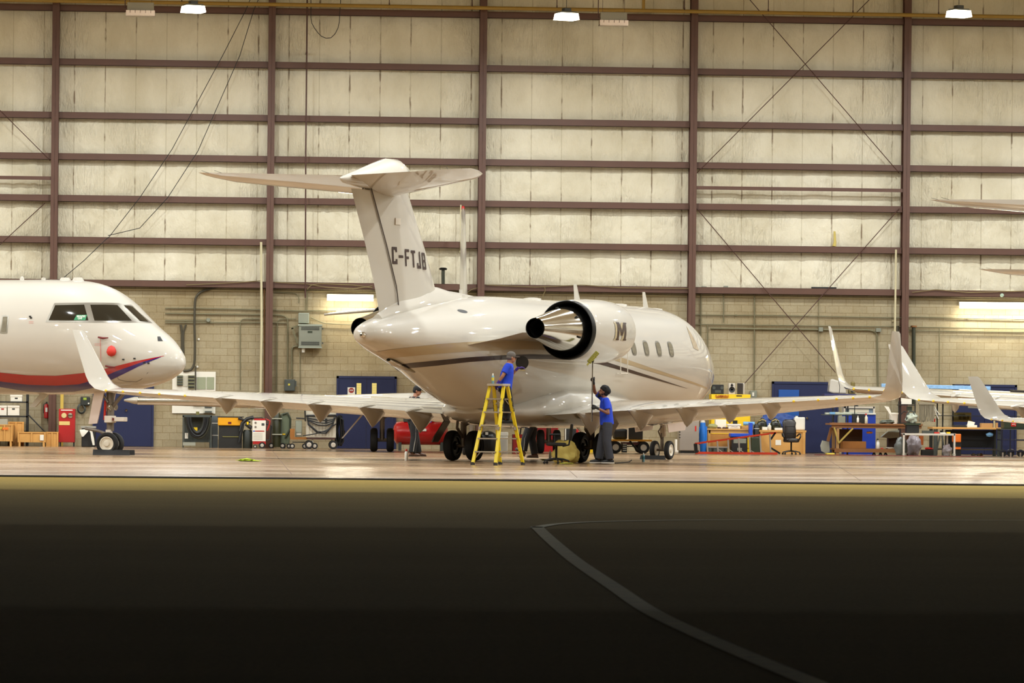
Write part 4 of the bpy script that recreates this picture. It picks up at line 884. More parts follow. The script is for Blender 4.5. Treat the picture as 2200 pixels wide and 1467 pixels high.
STR = mat('grey_side_stripe', (150, 148, 140), .8)
MB().tube([V['hipR']+Vector((0, -.10, .04)), V['hipR']*.6+V['knR']*.4+Vector((0, -.10, 0)), V['knR']+Vector((0, -.085, 0)), V['anR']+Vector((0, -.08, .05))], .010, 6).build('side_stripe', STR, t)
MB().tube([V['neck']+Vector((.06, -.04, 0)), V['chest']+Vector((.13, -.05, .02)), V['pelvis']+Vector((.15, -.06, .1))], .004, 5).build('earphone_cord', WHT, t)
# --- walking legs beyond the belly
wp4 = cf((1145-1100)/9000*99.9, 99.9); lab = 'person in black tracksuit walking behind the belly of the jet, legs visible'
J_curl[lab] = .4
t, V, H_ = person(lab, wp4, RF+PI-.2, dict(pelvis=(0, 0, .9), chest=(.06, 0, 1.25), neck=(.1, 0, 1.42), head=(.15, 0, 1.54), look=(1, 0, -.2), shL=(.04, .19, 1.37), elL=(-.08, .24, 1.1), wrL=(.02, .22, .88), shR=(.06, -.19, 1.37), elR=(.14, -.23, 1.12), wrR=(.34, -.2, 1.05),
    hipL=(0, .1, .88), knL=(.15, .11, .5), anL=(.2, .11, .17), toeL=(1, 0, .75), hipR=(0, -.1, .88), knR=(.04, -.11, .48), anR=(-.04, -.11, .1)), BKP, BKP, SK1, SHN)
MB().tube([V['hipL']+Vector((0, .10, .02)), V['hipL']*.5+V['knL']*.5+Vector((0, .095, 0)), V['knL']+Vector((0, .085, 0)), V['anL']+Vector((-.02, .08, .04))], .010, 6).build('side_stripe', STR, t)
ell(MB(), (0, 0, 0), (.1, .085, .07)).build('hair', BKP, t, loc=V['head']+Vector((-.02, 0, .06)))
# ================================================================ things on the floor round the jet
def office_chair(p, rz, label, leather=False, k=1):
    t = thing('office_chair', label, 'chair', (p.x, p.y, 0), rz); t.scale = (k, k, k)
    bk = mat('chair_black', (26, 24, 22), .6) if not leather else mat('black_leather', (34, 27, 22), .35, bump=.15, nscale=8)
    b = MB()
    for i in range(5):
        a = 2*PI*i/5+.3; b.tube([(0, 0, .12), (.16*math.cos(a), .16*math.sin(a), .11), (.31*math.cos(a), .31*math.sin(a), .075)], [.03, .024, .018], 8)
    bs = b.build('base', bk, t)
    for i in range(5):
        a = 2*PI*i/5+.3; MB().lathe([(.01, -.03), (.03, -.026), (.03, .026), (.01, .03)], (.31*math.cos(a), .31*math.sin(a), .03), 'y', 12).build('caster', BLK, bs)
    MB().tube([(0, 0, .1), (0, 0, .42)], .028, 12).build('gas_lift', DARKM, t)
    if leather:
        MB().loft([[Vector((x*.27*sc_, y*.26*sc_, z)) for x, y in [(math.copysign(abs(math.cos(q))**.5, math.cos(q)), math.copysign(abs(math.sin(q))**.5, math.sin(q))) for q in [2*PI*j/24 for j in range(24)]]] for z, sc_ in ((.41, .8), (.43, .97), (.5, 1), (.54, .9), (.55, .6))]).build('seat', bk, t)
        rg = []
        for z, hw, d in ((.52, .2, .05), (.6, .235, .07), (.8, .235, .085), (.95, .22, .08), (1.08, .24, .07), (1.16, .2, .06), (1.19, .14, .03)):
            rg.append([Vector((-.25-(z-.5)*.12+d*math.cos(q)*(1 if math.cos(q) > 0 else .7), hw*math.copysign(abs(math.sin(q))**.6, math.sin(q)), z)) for q in [2*PI*j/20 for j in range(20)]])
        bkr = MB().loft(rg).build('backrest', bk, t)
        for z in (.72, .95): MB().box((-.2-(z-.5)*.12, 0, z), (.08, .34, .016)).build('seam', BLK, bkr)
        for s_ in (-1, 1): MB().tube([(-.22, s_*.25, .62), (-.1, s_*.3, .7), (.1, s_*.3, .69), (.14, s_*.29, .6), (.05, s_*.24, .46)], .025, 8).build('armrest', BLK, t)
    else:
        MB().loft([[Vector((x*.23*sc_, y*.23*sc_, z)) for x, y in [(math.copysign(abs(math.cos(q))**.6, math.cos(q)), math.copysign(abs(math.sin(q))**.6, math.sin(q))) for q in [2*PI*j/20 for j in range(20)]]] for z, sc_ in ((.42, .85), (.44, 1), (.48, 1), (.5, .85))]).build('seat', bk, t)
        MB().tube([(-.15, 0, .42), (-.3, 0, .45), (-.33, 0, .62)], .022, 8).build('back_bracket', BLK, t)
        MB().loft([[Vector((-.33-(z-.55)*.1+.025*math.cos(q), hw*math.sin(q), z)) for q in [2*PI*j/16 for j in range(16)]] for z, hw in ((.56, .12), (.6, .18), (.8, .19), (.92, .15), (.94, .08))]).build('backrest', bk, t)
        for s_ in (-1,): MB().tube([(0, s_*.22, .43), (0, s_*.28, .5), (0, s_*.28, .68)], .015, 8).tube([(-.13, s_*.28, .69), (.12, s_*.28, .69)], .022, 8).build('armrest', BLK, t)
    return t
office_chair(cf((1196-1100)/9000*91.7, 91.7), RF+PI+.15, 'low black swivel chair standing beside the main wheels under the belly', k=.93)
# yellow bag behind the chair
def blob(name, p, dims, m_, label, cat, seed=1, amp=.2, n=22, voxel=0, group=None):
    rnd = random.Random(seed); mb = MB(); rings = []
    for i in range(n+1):
        a = PI*i/n; rings.append([])
        for j in range(n):
            q = 2*PI*j/n; v = Vector((math.sin(a)*math.cos(q), math.sin(a)*math.sin(q), math.cos(a)))
            f = 1+amp*mnoise.noise(v*1.7+Vector((seed*3.1, 0, 0)))*1.6+amp*.6*mnoise.noise(v*5+Vector((0, seed, 0)))
            z = v.z*f; rings[-1].append(Vector((v.x*f*dims[0]/2, v.y*f*dims[1]/2, max(-.5*.8, z*.5)*dims[2]+dims[2]*.4)))
    mb.loft(rings); o = mb.build(name, m_); o.location = p; tag(o, label, cat, group); return o
YB = mat('yellow_cloth', (244, 208, 112), .7, bump=.5, var=.35, nscale=5); RAG = mat('yellow_green_rag', (186, 182, 76), .9, var=.3, nscale=20, bump=.8)
blob('rag_bag', cf((1216-1100)/9000*93.0, 93.0), (.6, .45, .58), YB, 'yellow sack of rags slumped on the floor behind the low swivel chair', 'bag', 3)
blob('cleaning_rag', cf((1188-1100)/9000*97, 97), (.55, .3, .05), RAG, 'flat yellow-green cloth on the floor left of the yellow sack', 'rag', 8, .3)
blob('cleaning_rag', gp(1217, 997), (.3, .2, .04), RAG, 'small yellow-green cloth on the floor under the low swivel chair', 'rag', 5, .3)
blob('cleaning_rag', gp(533, 991), (.44, .3, .06), mat('bright_rag', (170, 190, 40), .9, var=.5, nscale=12, bump=.8), 'bright yellow-green rag lying alone on the floor left of the jet', 'rag', 12, .45)
for px, py, hh, cols, lb in ((873, 990, .27, (WHT, REDP), 'white spray bottle with red trigger on the floor beside the worker in black'), (1382, 992, .21, (PBL, WHT, mat('teal_label', (40, 110, 120), .5)), 'small teal can on the floor right of the turbaned worker')):
    p = gp(px, py); o = can(0, 0, 50, hh, .04 if px < 900 else .032, cols, lb, 0, 'spray_bottle' if px < 900 else 'aerosol_can'); o.location = (p.x, p.y, 0)
p = cf((1183-1100)/9000*97.5, 97.5); o = can(0, 0, 50, .24, .035, (WHT, WHT), 'white bottle on the floor left of the yellow sack', 0, 'spray_bottle'); o.location = p
mb = MB(); a = gp(1322, 996); b_ = gp(1352, 993); MB_ = mb.tube([(a.x, a.y, .012), ((a.x+b_.x)/2, (a.y+b_.y)/2, .012), (b_.x, b_.y, .012), (b_.x+.06, b_.y+.05, .05)], .012, 8); tag(mb.build('air_hose', BLK), 'short black hose on the floor right of the turbaned worker', 'hose')
# ================================================================ pixel-measured things standing at their own depth
class Fr:
    def __init__(s, name, label, cat, x0, x1, Y, group=None, z=0):
        s.Y = Y; s.X0 = (ax(x0, Y)+ax(x1, Y))/2; s.z = z; s.t = thing(name, label, cat, (s.X0, Y, z), 0, group)
    def X(s, px, py=900): return at(px, py, s.Y).x-s.X0
    def Z(s, py, px): return max(0, at(px, py, s.Y).z)-s.z
    def box(s, part, x0, y0, x1, y1, d0, d1, m, parent=None, bevel=0, floor=False, label=None):
        xc = (x0+x1)/2; a, b_ = s.X(x0, (y0+y1)/2), s.X(x1, (y0+y1)/2); t, u = s.Z(y0, xc), (0-s.z if floor else s.Z(y1, xc))
        return MB().bb(a, b_, d0, d1, u, t).build(part, m, parent or s.t, bevel=bevel, label=label)
    def P(s, px, py, d=0): return Vector((s.X(px, py), d, s.Z(py, px)))
    def tube(s, part, pts, r, m, d=0, parent=None, n=8, label=None):
        return MB().tube([s.P(a[0], a[1], a[2] if len(a) > 2 else d) for a in pts], r, n).build(part, m, parent or s.t, label=label)
    def wheels(s, xs, r, y0=.05, m=None, part='wheel', w_=.05):
        for px in xs:
            for yy in ((y0,) if not isinstance(y0, tuple) else y0):
                o = MB().lathe([(r*.55, -w_/2), (r*.95, -w_/2), (r, 0), (r*.95, w_/2), (r*.55, w_/2)], (s.X(px, 960), yy, r), 'y', 18, cap=False).build(part, m or TIRE, s.t)
                MB().lathe([(r*.55, -w_*.45), (r*.2, -w_*.6), (r*.2, w_*.6), (r*.55, w_*.45)], (s.X(px, 960), yy, r), 'y', 14).build('hub', LTG, o)
def single(name, label, cat, x0, y0, x1, y1, Y, depth, m, floor=False, bevel=.006, group=None, z=None):
    a, b_ = ax(x0, Y), ax(x1, Y); xc = (x0+x1)/2; t = az(xc, y0, Y); u = 0 if floor else (z if z is not None else az(xc, y1, Y))
    o = MB().bb(-(b_-a)/2, (b_-a)/2, 0, depth, 0, t-u).build(name, m, bevel=bevel); o.location = ((a+b_)/2, Y, u); return tag(o, label, cat, group)
def bottle(name, label, px, y0, y1, Y, r, z, m, capm=WHT, group=None, spray=True):
    h = az(px, y0, Y)-z; o = thing(name, label, 'bottle', (ax(px, Y, z), Y, z), 0, group)
    MB().lathe([(r*.85, 0), (r, .01), (r, h*.62), (r*.35, h*.78), (r*.32, h*.84)], n=18).build('bottle_body', m, o)
    if spray: MB().box((-.008, 0, h*.93), (.05, .022, h*.12)).box((-.03, 0, h*.86), (.01, .01, h*.1)).build('trigger', capm, o)
    else: MB().lathe([(r*.4, h*.82), (r*.4, h)], n=12).build('cap', capm, o)
    return o
BLUD = mat('blue_door_paint', (8, 20, 64), .6, var=.06, nscale=2); BLK2 = mat('black_paint', (20, 20, 18), .5); PLY = mat('plywood', (202, 150, 78), .6, var=.18, nscale=4); PLYD = mat('aged_plywood', (158, 102, 40), .6, var=.2, nscale=4)
CARD = mat('cardboard', (176, 134, 82), .8); WHB = mat('white_box', (228, 222, 206), .6); GRY = mat('cabinet_grey', (128, 130, 114), .5, .1); GRYD = mat('dark_grey_metal', (74, 78, 72), .5, .3); REDC = mat('red_cabinet', (170, 20, 20), .4, coat=.3); ORG = mat('orange_paint', (226, 110, 24), .45); YEC = mat('yellow_cabinet', (238, 196, 28), .4, var=.05); KHA = mat('dark_green_enamel', (44, 52, 34), .45); BLU2 = mat('bright_blue_plastic', (24, 70, 180), .45); SILV = mat('silver_panel', (170, 160, 148), .35, .5)
# --- blue doors in the wall
def door(n, label_, x0, x1, y0, leafs, knob=None, wins=(), Y=YW):
    a, b_ = ax(x0, Y), ax(x1, Y); top = az((x0+x1)/2, y0, Y); t = thing('door_%d' % n, label_, 'door', ((a+b_)/2, Y-.06, 0)); t['kind'] = 'structure'
    w_ = b_-a; MB().bb(-w_/2, -w_/2+.06, -.02, .07, 0, top).bb(w_/2-.06, w_/2, -.02, .07, 0, top).bb(-w_/2, w_/2, -.02, .07, top-.07, top).build('door_frame', BLUD, t)
    lw = (w_-.12)/leafs
    for i in range(leafs): 
        lf = MB().bb(-w_/2+.06+lw*i+.004, -w_/2+.06+lw*(i+1)-.004, 0, .05, .012, top-.075).build('door_leaf', BLUD, t)
    for x in (knob or []): MB().lathe([(.02, .0), (.035, -.05), (.01, -.075)], (ax(x[0], Y)-(a+b_)/2, 0, az(x[0], x[1], Y)), 'y', 12).build('door_handle', STEEL, t)
    for (p0, p1, q0, q1) in wins:
        c0, c1 = ax(p0, Y)-(a+b_)/2, ax(p1, Y)-(a+b_)/2; z0, z1 = az(p0, q1, Y), az(p0, q0, Y)
        MB().bb(c0, c1, -.012, .0, z0, z1).build('door_window', mat('door_window_glow', (232, 214, 126), .4, emit=.25, var=.1), t); mb = MB()
        for k in range(7): mb.bb(c0, c1, -.016, -.012, z0+(z1-z0)*(k+.4)/7, z0+(z1-z0)*(k+.5)/7)
        mb.build('window_louvre', mat('louvre', (180, 160, 90), .5), t)
    return t
door(1, 'blue single door behind the nose gear of the red and blue striped jet', 199, 330, 812, 1, [(271, 881)])
D2 = door(2, 'blue double door with two narrow yellow windows left of the tail', 722, 851, 808, 2, [], [(765, 775, 823, 848), (798, 808, 823, 848)])
door(3, 'blue door behind the black leather chair and the wooden workbench', 1657, 1800, 820, 1, [(1733, 898)])
door(4, 'dark blue door top above the stored panels at the right edge', 2045, 2183, 826, 2, [])
a = ax(746, YW-.1)-D2.location.x; b_ = ax(762, YW-.1)-D2.location.x; z0, z1 = az(754, 848, YW-.1), az(754, 832, YW-.1)
sg = MB().bb(a, b_, -.03, -.02, z0, z1).build('sign_board', WHB, D2)
o8 = [(math.cos(PI/8+PI/4*k)*.08, math.sin(PI/8+PI/4*k)*.08) for k in range(8)]; MB().prism([((a+b_)/2+x, (z0+z1)/2+.02+y) for x, y in o8], -.036, -.03, 'xz').build('stop_sign', mat('stop_red', (150, 40, 24), .5), sg)
text_obj('STOP', .05, mat('white_ink', (0, 0, 0)), sg, ((a+b_)/2, -.038, (z0+z1)/2+.02), FACE, sx=.8)
single('poster', 'lighter blue plastic sheet taped on the blue door above the leather chair', 'sheet', 1672, 837, 1716, 893, YW-.1, .015, mat('light_blue_sheet', (26, 78, 150), .35, bump=.1), bevel=0)
# --- far left shelf, boxes, crates
F = Fr('storage_rack', 'black metal storage rack at the left edge holding white boxes', 'shelf', -30, 62, 119.4)
for x in (-28, 58):
    for d in (0, .55): F.box('post', x-2, 800, x+2, 955, d, d+.04, BLK2, floor=True)
for y in (862, 893, 925): F.box('shelf_board', -28, y, 60, y+3, 0, .6, BLK2)
F.tube('brace', [(58, 888), (97, 928)], .018, BLK2, d=.02)
for i, (x0, y0, x1, y1, lb) in enumerate([(22, 848, 48, 862, 'white box on the top visible shelf of the rack at the left edge'), (-4, 871, 15, 892, 'white lidded box with dark red handle hole at the left edge'), (16, 871, 42, 892, 'white lidded box on the rack right of the one with the red handle')]):
    f = Fr('storage_box', lb, 'box', x0, x1, 119.45, None, az((x0+x1)/2, y1+1, 119.45)+.0)
    f.box('box_body', x0+.7, y0+3, x1-.7, y1, 0, .36, WHB); f.box('lid', x0, y0, x1, y0+4, -.012, .37, WHB); f.box('handle_hole', (x0+x1)/2-3, y0+6, (x0+x1)/2+3, y0+9, -.004, .002, REDC if i == 1 else BLK2)
single('carton', 'grey carton on the crate at the left edge', 'box', -2, 900, 16, 913, 118.6, .35, mat('grey_carton', (160, 158, 142), .7), z=az(8, 912.6, 118.6))
def crate(x0, y0, x1, y1, Y, dep, label, m=PLY, legs=0):
    f = Fr('wooden_crate', label, 'crate', x0, x1, Y); f.box('crate_side', x0, y0, x1, y1-legs, 0, dep, m, floor=not legs)
    for x in (x0, (x0+x1)/2-1.5, x1-3): f.box('batten', x, y0-.5, x+3, y1-legs, -.03, .0, m, floor=not legs)
    f.box('lid_board', x0-.5, y0-1.2, x1+.5, y0+1, -.02, dep+.02, m)
    if legs:
        for x in (x0+2, x1-6): f.box('skid', x, y1-legs-4, x+4, y1, -.02, dep, m, floor=True)
    return f
c1 = crate(-8, 913, 27, 953, 118.4, .7, 'tall light wooden crate with orange sticker at the left edge', legs=5)
c1.box('sticker', 4, 918, 18, 923, -.036, -.031, mat('orange_sticker', (226, 120, 40), .5)); c1.box('sticker', 1, 917, 5, 922, -.036, -.031, YLB)
crate(17, 907, 51, 955, 119.13, .24, 'wooden crate standing behind the tall crate at the left edge')
c2 = crate(38, 929, 98, 956, 118.5, .5, 'long low wooden crate on skids with a pale label', legs=6); c2.box('paper_label', 86, 934, 94, 946, -.036, -.031, WHB)
crate(99, 929, 125, 952, 118.7, .5, 'short low wooden crate beside the red cabinet')
# --- extinguisher, yellow post, wall unit
F = Fr('fire_extinguisher', 'red fire extinguisher on the block wall left of the red cabinet', 'extinguisher', 95, 104, YW-.14, None, az(100, 899, YW-.14))
mb = MB().lathe([(.04, 0), (.07, .02), (.07, .36), (.03, .42)], (0, 0, 0), n=16); mb.build('cylinder', REDC, F.t); MB().box((0, 0, .45), (.05, .05, .06)).tube([(0, 0, .44), (-.09, 0, .4), (-.08, 0, .15)], .012, 6).build('valve', BLK2, F.t); MB().box((0, -.068, .25), (.06, .01, .12)).build('paper_label', WHB, F.t)
single('yellow_post', 'short yellow post section behind the red cabinet', 'post', 129, 840, 136, 955, 120.0, .08, mat('faded_yellow', (196, 166, 72), .6), floor=True)
F = Fr('wall_timer', 'dark green wall unit with lime label left of the blue single door', 'electrical unit', 172, 194, YW-.2, None, az(183, 874, YW-.2))
F.box('casing', 173, 852, 193, 871, 0, .18, mat('unit_dark', (36, 40, 34), .5), bevel=.02); F.box('display', 179, 854, 186, 859, -.01, 0, mat('lime_label', (150, 170, 50), .5)); F.box('dial', 189, 865, 192, 868, -.01, 0, WHT)
F = Fr('cable_coil', 'grey cable coil hanging below the dark unit left of the blue single door', 'cable', 168, 186, YW-.12, None, az(177, 892, YW-.12))
mb = MB()
for k in range(4): mb.tube([F.P(175+9*math.cos(q)*(1-.1*k), 878+(11-k)*math.sin(q), -.02*k) for q in [2*PI*j/16 for j in range(17)]], .012, 6)
mb.build('coil', GRYD, F.t)
# --- red cabinet
F = Fr('parts_washer', 'tall red cabinet with two round dials and a taped yellow note', 'cabinet', 126, 161, 119.0)
F.box('cabinet_body', 126, 878, 161, 950, 0, .55, REDC, bevel=.01); F.box('top_label', 131, 880, 156, 882, -.006, 0, WHB); F.box('note', 127, 905, 150, 913, -.008, 0, mat('note_paper', (214, 186, 112), .7))
for x, m_ in ((137.5, mat('dial_cream', (210, 190, 130), .5)), (151, STEEL)):
    c = F.P(x, 892.5); MB().lathe([(.075, 0), (.07, -.025), (.03, -.03)], (c.x, 0, c.z), 'y', 20).build('dial', m_, F.t)
for x in (128, 157): F.box('caster', x, 950, x+3, 957, .05, .1, BLK2, floor=True)
# --- bin with cloth
F = Fr('waste_bin', 'black bin with a white lid behind the nose wheels of the striped jet', 'bin', 174, 206, 118.6)
F.box('bin_body', 175, 920, 205, 958, 0, .42, BLK2, floor=True, bevel=.02); F.box('lid', 173, 915.5, 206, 920, -.02, .44, mat('lid_grey', (150, 146, 134), .5), bevel=.01)
f = Fr('white_cloth', 'white cloth knotted round the rim of the black bin', 'cloth', 172, 204, 118.5, None, az(188, 950, 118.5))
MB().loft([[f.P(171+i*0, 923, -.02), f.P(192, 921, -.02), f.P(192, 921, -.05), f.P(171, 923, -.05)], [f.P(173, 930, -.03), f.P(189, 927, -.03), f.P(189, 927, -.07), f.P(173, 930, -.07)], [f.P(176, 938, -.03), f.P(179, 938, -.03), f.P(179, 938, -.05), f.P(176, 938, -.05)]]).build('cloth_fold', WHT, f.t)
MB().loft([[f.P(x-w_, y, -.03), f.P(x+w_, y, -.03), f.P(x+w_, y, -.07), f.P(x-w_, y, -.07)] for x, y, w_ in ((193, 920, 3), (197, 930, 2.5), (199, 942, 3), (201.5, 956, 2.2))]).build('cloth_tail', WHT, f.t)
# --- white notice boards right of the nose
F = Fr('notice_board', 'white wall board with parts drawers and two framed windows right of the striped nose', 'board', 370, 463, YW-.1, None, az(416, 889, YW-.1))
F.box('board', 370, 798, 463, 888, .05, .09, WHB)
for x0, x1, y0, y1 in ((380, 393, 806, 828), (404, 418, 806, 835)):
    o = F.box('drawer_rack', x0, y0, x1, y1, -.02, .05, mat('rack_olive', (120, 118, 84), .5)); 
    for k in range(4): yy = y0+2+(y1-y0)*k/4; F.box('drawer', x0+.8, yy, x1-.8, yy+2.6, -.05, -.02, GRYD if x0 < 390 else BLK2, parent=o)
F.box('paper', 394, 806, 403, 830, .03, .05, mat('pale_paper', (196, 190, 170), .7))
for x0, x1 in ((423, 442), (444, 460)): F.box('framed_panel', x0, 810, x1, 836, .03, .05, mat('pale_green_glass', (150, 154, 126), .3))
for x0, x1, y0, y1 in ((415, 433, 866, 871), (437, 458, 866, 887)): F.box('small_shelf', x0, y0, x1, y1, -.03, .05, mat('shelf_pale', (190, 186, 170), .5))
for y in (868, 875, 885): F.box('shelf_item', 440, y-2, 455, y+1, -.05, -.03, GRYD)
# --- cable carts along the wall
F = Fr('cable_cart', 'grey steel cart hung with thick black coiled cables below the white board', 'cart', 392, 455, 119.0)
for x in (392, 452): F.box('post', x, 893, x+3, 958, 0, .05, GRYD, floor=True); 
F.box('top_plate', 392, 891, 455, 896, 0, .5, GRYD); F.box('back_panel', 395, 896, 452, 950, .42, .46, GRYD); F.box('tray', 393, 950, 420, 957, -.05, .4, mat('tray_pale', (150, 150, 134), .5)); F.box('yellow_tag', 415, 918, 424, 926, .05, .1, YEC); F.box('knob_box', 421, 884, 428, 891, .1, .25, mat('olive_box', (110, 104, 50), .5)); F.box('white_panel', 397, 930, 404, 942, .1, .14, WHB)
rnd = random.Random(2)
for k in range(7):
    cx, cy, rx, ry = 424+rnd.uniform(-2, 2), 918, 24-k*1.5+rnd.uniform(-2, 2), 27-k*2.2
    F.tube('cable_loop', [(cx-rx*math.cos(q), cy-22+(ry+18)*math.sin(q)*(1 if math.sin(q) > 0 else .15), -.04-.02*(k % 3)) for q in [PI*j/12 for j in range(13)]], .03, BLK if k % 3 else mat('cable_olive', (50, 50, 34), .5))
F = Fr('steel_locker', 'grey steel locker with two white bands beside the cable cart', 'locker', 450, 469, 119.6)
F.box('locker_body', 450, 893, 468, 958, 0, .4, mat('locker_blue_grey', (92, 98, 98), .45, .2), floor=True)
for y in (908, 934): F.box('band', 449, y, 469, y+2, -.01, 0, WHT)
F = Fr('space_heater', 'black heater with a yellow hood standing by the wall', 'heater', 467, 527, 118.9)
o = F.box('hood', 468, 896, 521, 914, -.06, .5, mat('amber_hood', (226, 158, 20), .35), bevel=.02); F.box('hood_badge', 490, 906, 497, 911, -.065, -.06, mat('dark_red_cover', (0, 0, 0)), parent=o); F.box('hood_edge', 467, 894.5, 524, 896.5, -.07, .5, BLK2, parent=o)
F.box('heater_body', 470, 914, 520, 958, .0, .48, mat('heater_black', (24, 22, 16), .55, bump=.2, nscale=6), floor=True); F.box('lower_rail', 478, 937, 516, 939, -.02, .0, mat('olive_box', (0, 0, 0)))
F = Fr('draped_cable_reel', 'black reel of thick cable draped between the yellow-hooded heater and the white machine', 'cable reel', 510, 545, 118.8)
F.tube('cable_drape', [(545, 896), (530, 900), (520, 910), (516, 926)], .05, BLK); F.tube('cable_drape', [(535, 904), (530, 912), (541, 920)], .06, BLK); F.tube('cable_drape', [(512, 898), (524, 902), (518, 930), (514, 950)], .045, BLK)
F.box('yellow_clip', 530, 906, 534, 912, -.08, -.04, YEC); c = F.P(532, 940); MB().lathe([(.13, 0), (.135, .02), (.135, .46), (.1, .52)], (c.x, .1, 0), n=18).build('drum', mat('drum_green', (30, 34, 24), .5), F.t)
F = Fr('service_cart', 'white-faced fluid service machine with red handle and printed panel', 'machine', 541, 572, 118.7)
o = F.box('front_panel', 542, 903, 571, 948, 0, .45, WHB, bevel=.01)
for i, (x, y) in enumerate(((549, 908), (549, 917))): c = F.P(x, y); MB().lathe([(.03, 0), (.03, -.012)], (c.x, 0, c.z), 'y', 16).build('gauge', mat('gauge_rim', (120, 110, 100), .4), o)
F.box('screen', 562, 909, 568, 914, -.006, 0, GRYD, parent=o); F.box('red_print', 548, 925, 568, 927, -.005, 0, REDC, parent=o); F.box('blue_print', 543.5, 925, 547.5, 927, -.005, 0, BLU2, parent=o)
for k in range(5): F.box('print_line', 544, 931+k*3, 564, 931.8+k*3, -.004, 0, mat('faint_ink', (170, 164, 150), .6), parent=o)
F.box('red_top', 546, 899, 570, 903, .02, .4, REDC); F.tube('push_handle', [(542, 903, .05), (541, 898, .05), (562, 897.5, .05), (573, 902, .05)], .015, BLK); F.box('base', 543, 948, 571, 954, 0, .4, REDC); F.wheels((563,), .09, (.0, .35)); F.wheels((548,), .05, (.0, .35))
F.tube('red_hose', [(571, 900, .1), (580, 904, .1), (578, 915, .1), (574, 925, .1)], .02, REDP); F.tube('black_hose', [(572, 910, .12), (583, 915, .12), (580, 945, .12), (572, 946, .12)], .022, BLK)
F = Fr('gas_cylinder', 'dark green gas cylinder strapped on a hand truck', 'gas cylinder', 585, 605, 118.9)
c = F.P(595, 900); MB().lathe([(.11, .04), (.115, .06), (.115, .92), (.08, 1.0), (.035, 1.04)], (c.x, .15, .0), n=20).build('cylinder', mat('cylinder_green', (44, 46, 24), .4), F.t); MB().lathe([(.035, 1.03), (.035, 1.1)], (c.x, .15, 0), n=12).build('valve', DARKM, F.t)
for y in (898, 932): F.box('strap', 584, y, 606, y+2.2, 0, .28, mat('strap_pale', (160, 160, 140), .5))
for x in (585, 604): F.box('truck_rail', x-.8, 890, x+.8, 955, .24, .28, GRYD)
F.wheels((583, 607), .08, (.2,))
F = Fr('welding_machine', 'grey-green machine with rounded back and thick hose behind the gas cylinder', 'machine', 603, 627, 119.2)
mb = MB().prism([(F.X(604), .12), (F.X(604), F.Z(888, 606)), (F.X(616), F.Z(889, 616)), (F.X(623), F.Z(900, 622)), (F.X(625), .5), (F.X(622), .12)], 0, .5, 'xz'); mb.build('machine_body', mat('sage_green', (98, 108, 84), .45), F.t, bevel=.02)
F.tube('hose', [(607, 890, -.03), (618, 887, -.03), (624, 900, -.03), (623, 922, -.03), (613, 940, -.03)], .03, KHA); F.box('yellow_tag', 607, 931, 613, 934, -.02, 0, YEC); F.wheels((609, 621), .07, (.02, .4))
F = Fr('flat_cart', 'small orange wooden cart left of the white ground power unit', 'cart', 622, 661, 118.8)
F.box('deck', 624, 939, 660, 944, -.05, .5, PLYD); F.box('end_board', 623, 921, 633, 940, -.02, .05, PLYD); F.wheels((628, 655), .075, (.0, .4)); F.box('axle', 628, 949, 655, 951, .1, .14, GRYD)
F = Fr('electrical_box', 'grey electrical box standing on the small orange cart', 'electrical box', 634, 650, 118.95, None, az(642, 939, 118.8)+.0)
F.box('casing', 635, 903, 649, 938.5, 0, .2, GRY, bevel=.008); F.box('door_seam', 636, 905, 648, 929, -.006, 0, mat('pale_grey_green', (150, 156, 140), .5)); F.box('label_plate', 637, 931, 647, 934, -.005, 0, WHB)
# --- ground power unit with cables
F = Fr('ground_power_unit', 'white ground power unit on wheels with black cables slung across its front', 'power unit', 656, 724, 118.3)
F.box('unit_body', 658, 891, 722, 940, 0, .6, mat('cream_panel', (196, 188, 168), .45, var=.05), bevel=.01); o = F.box('control_panel', 657, 881, 722, 892, -.03, .5, mat('cream_panel', (0, 0, 0)), bevel=.006)
for x in (679, 690, 702): c = F.P(x, 889); MB().lathe([(.035, -.03), (.035, -.045), (.01, -.05)], (c.x, 0, c.z), 'y', 16).build('gauge', GRYD, o); F.box('switch', x-4, 884, x+4, 886, -.036, -.03, GRYD, parent=o)
for k in range(8): F.box('louvre', 664+k*7, 910, 665.2+k*7, 936, -.006, 0, mat('louvre_tan', (160, 148, 124), .5))
F.box('chassis', 660, 940, 720, 944, 0, .6, mat('chassis_brown', (70, 40, 30), .6)); F.wheels((664, 716), .125, (.0, .55)); F.wheels((676,), .09, (.02,)); F.box('leg', 671, 943, 673, 957, .05, .1, WHT); F.box('leg', 712, 943, 714, 956, .05, .1, GRYD)
for k, (l, rr_, dep) in enumerate(((658, 722, 903), (659, 721, 909), (660, 722, 914), (660, 720, 931), (661, 719, 928))):
    F.tube('power_cable', [(l, 893, -.06), (l+2, (893+dep)/2, -.08), ((l+rr_)/2-8, dep-1, -.09-.01*k), ((l+rr_)/2+10, dep, -.09-.01*k), (rr_-6, (893+dep)/2+3, -.08), (rr_, 893, -.06)], .018, BLK)
F.tube('power_cable', [(654, 899, -.1), (636, 898, -.1)], .02, BLK); F.tube('power_cable', [(722, 910, -.05), (700, 925, -.1), (676, 932, -.1), (650, 936, -.1)], .016, BLK); F.box('plug', 698, 899, 703, 910, -.13, -.08, BLK); F.tube('cable_rail', [(659, 893, -.07), (722, 892, -.07)], .03, BLK); F.tube('grip', [(655, 880, -.06), (656, 905, -.06)], .02, BLK)
F = Fr('cable_heap', 'heap of black cable hung on the right end of the white ground power unit', 'cable', 720, 742, 118.6)
rnd = random.Random(4)
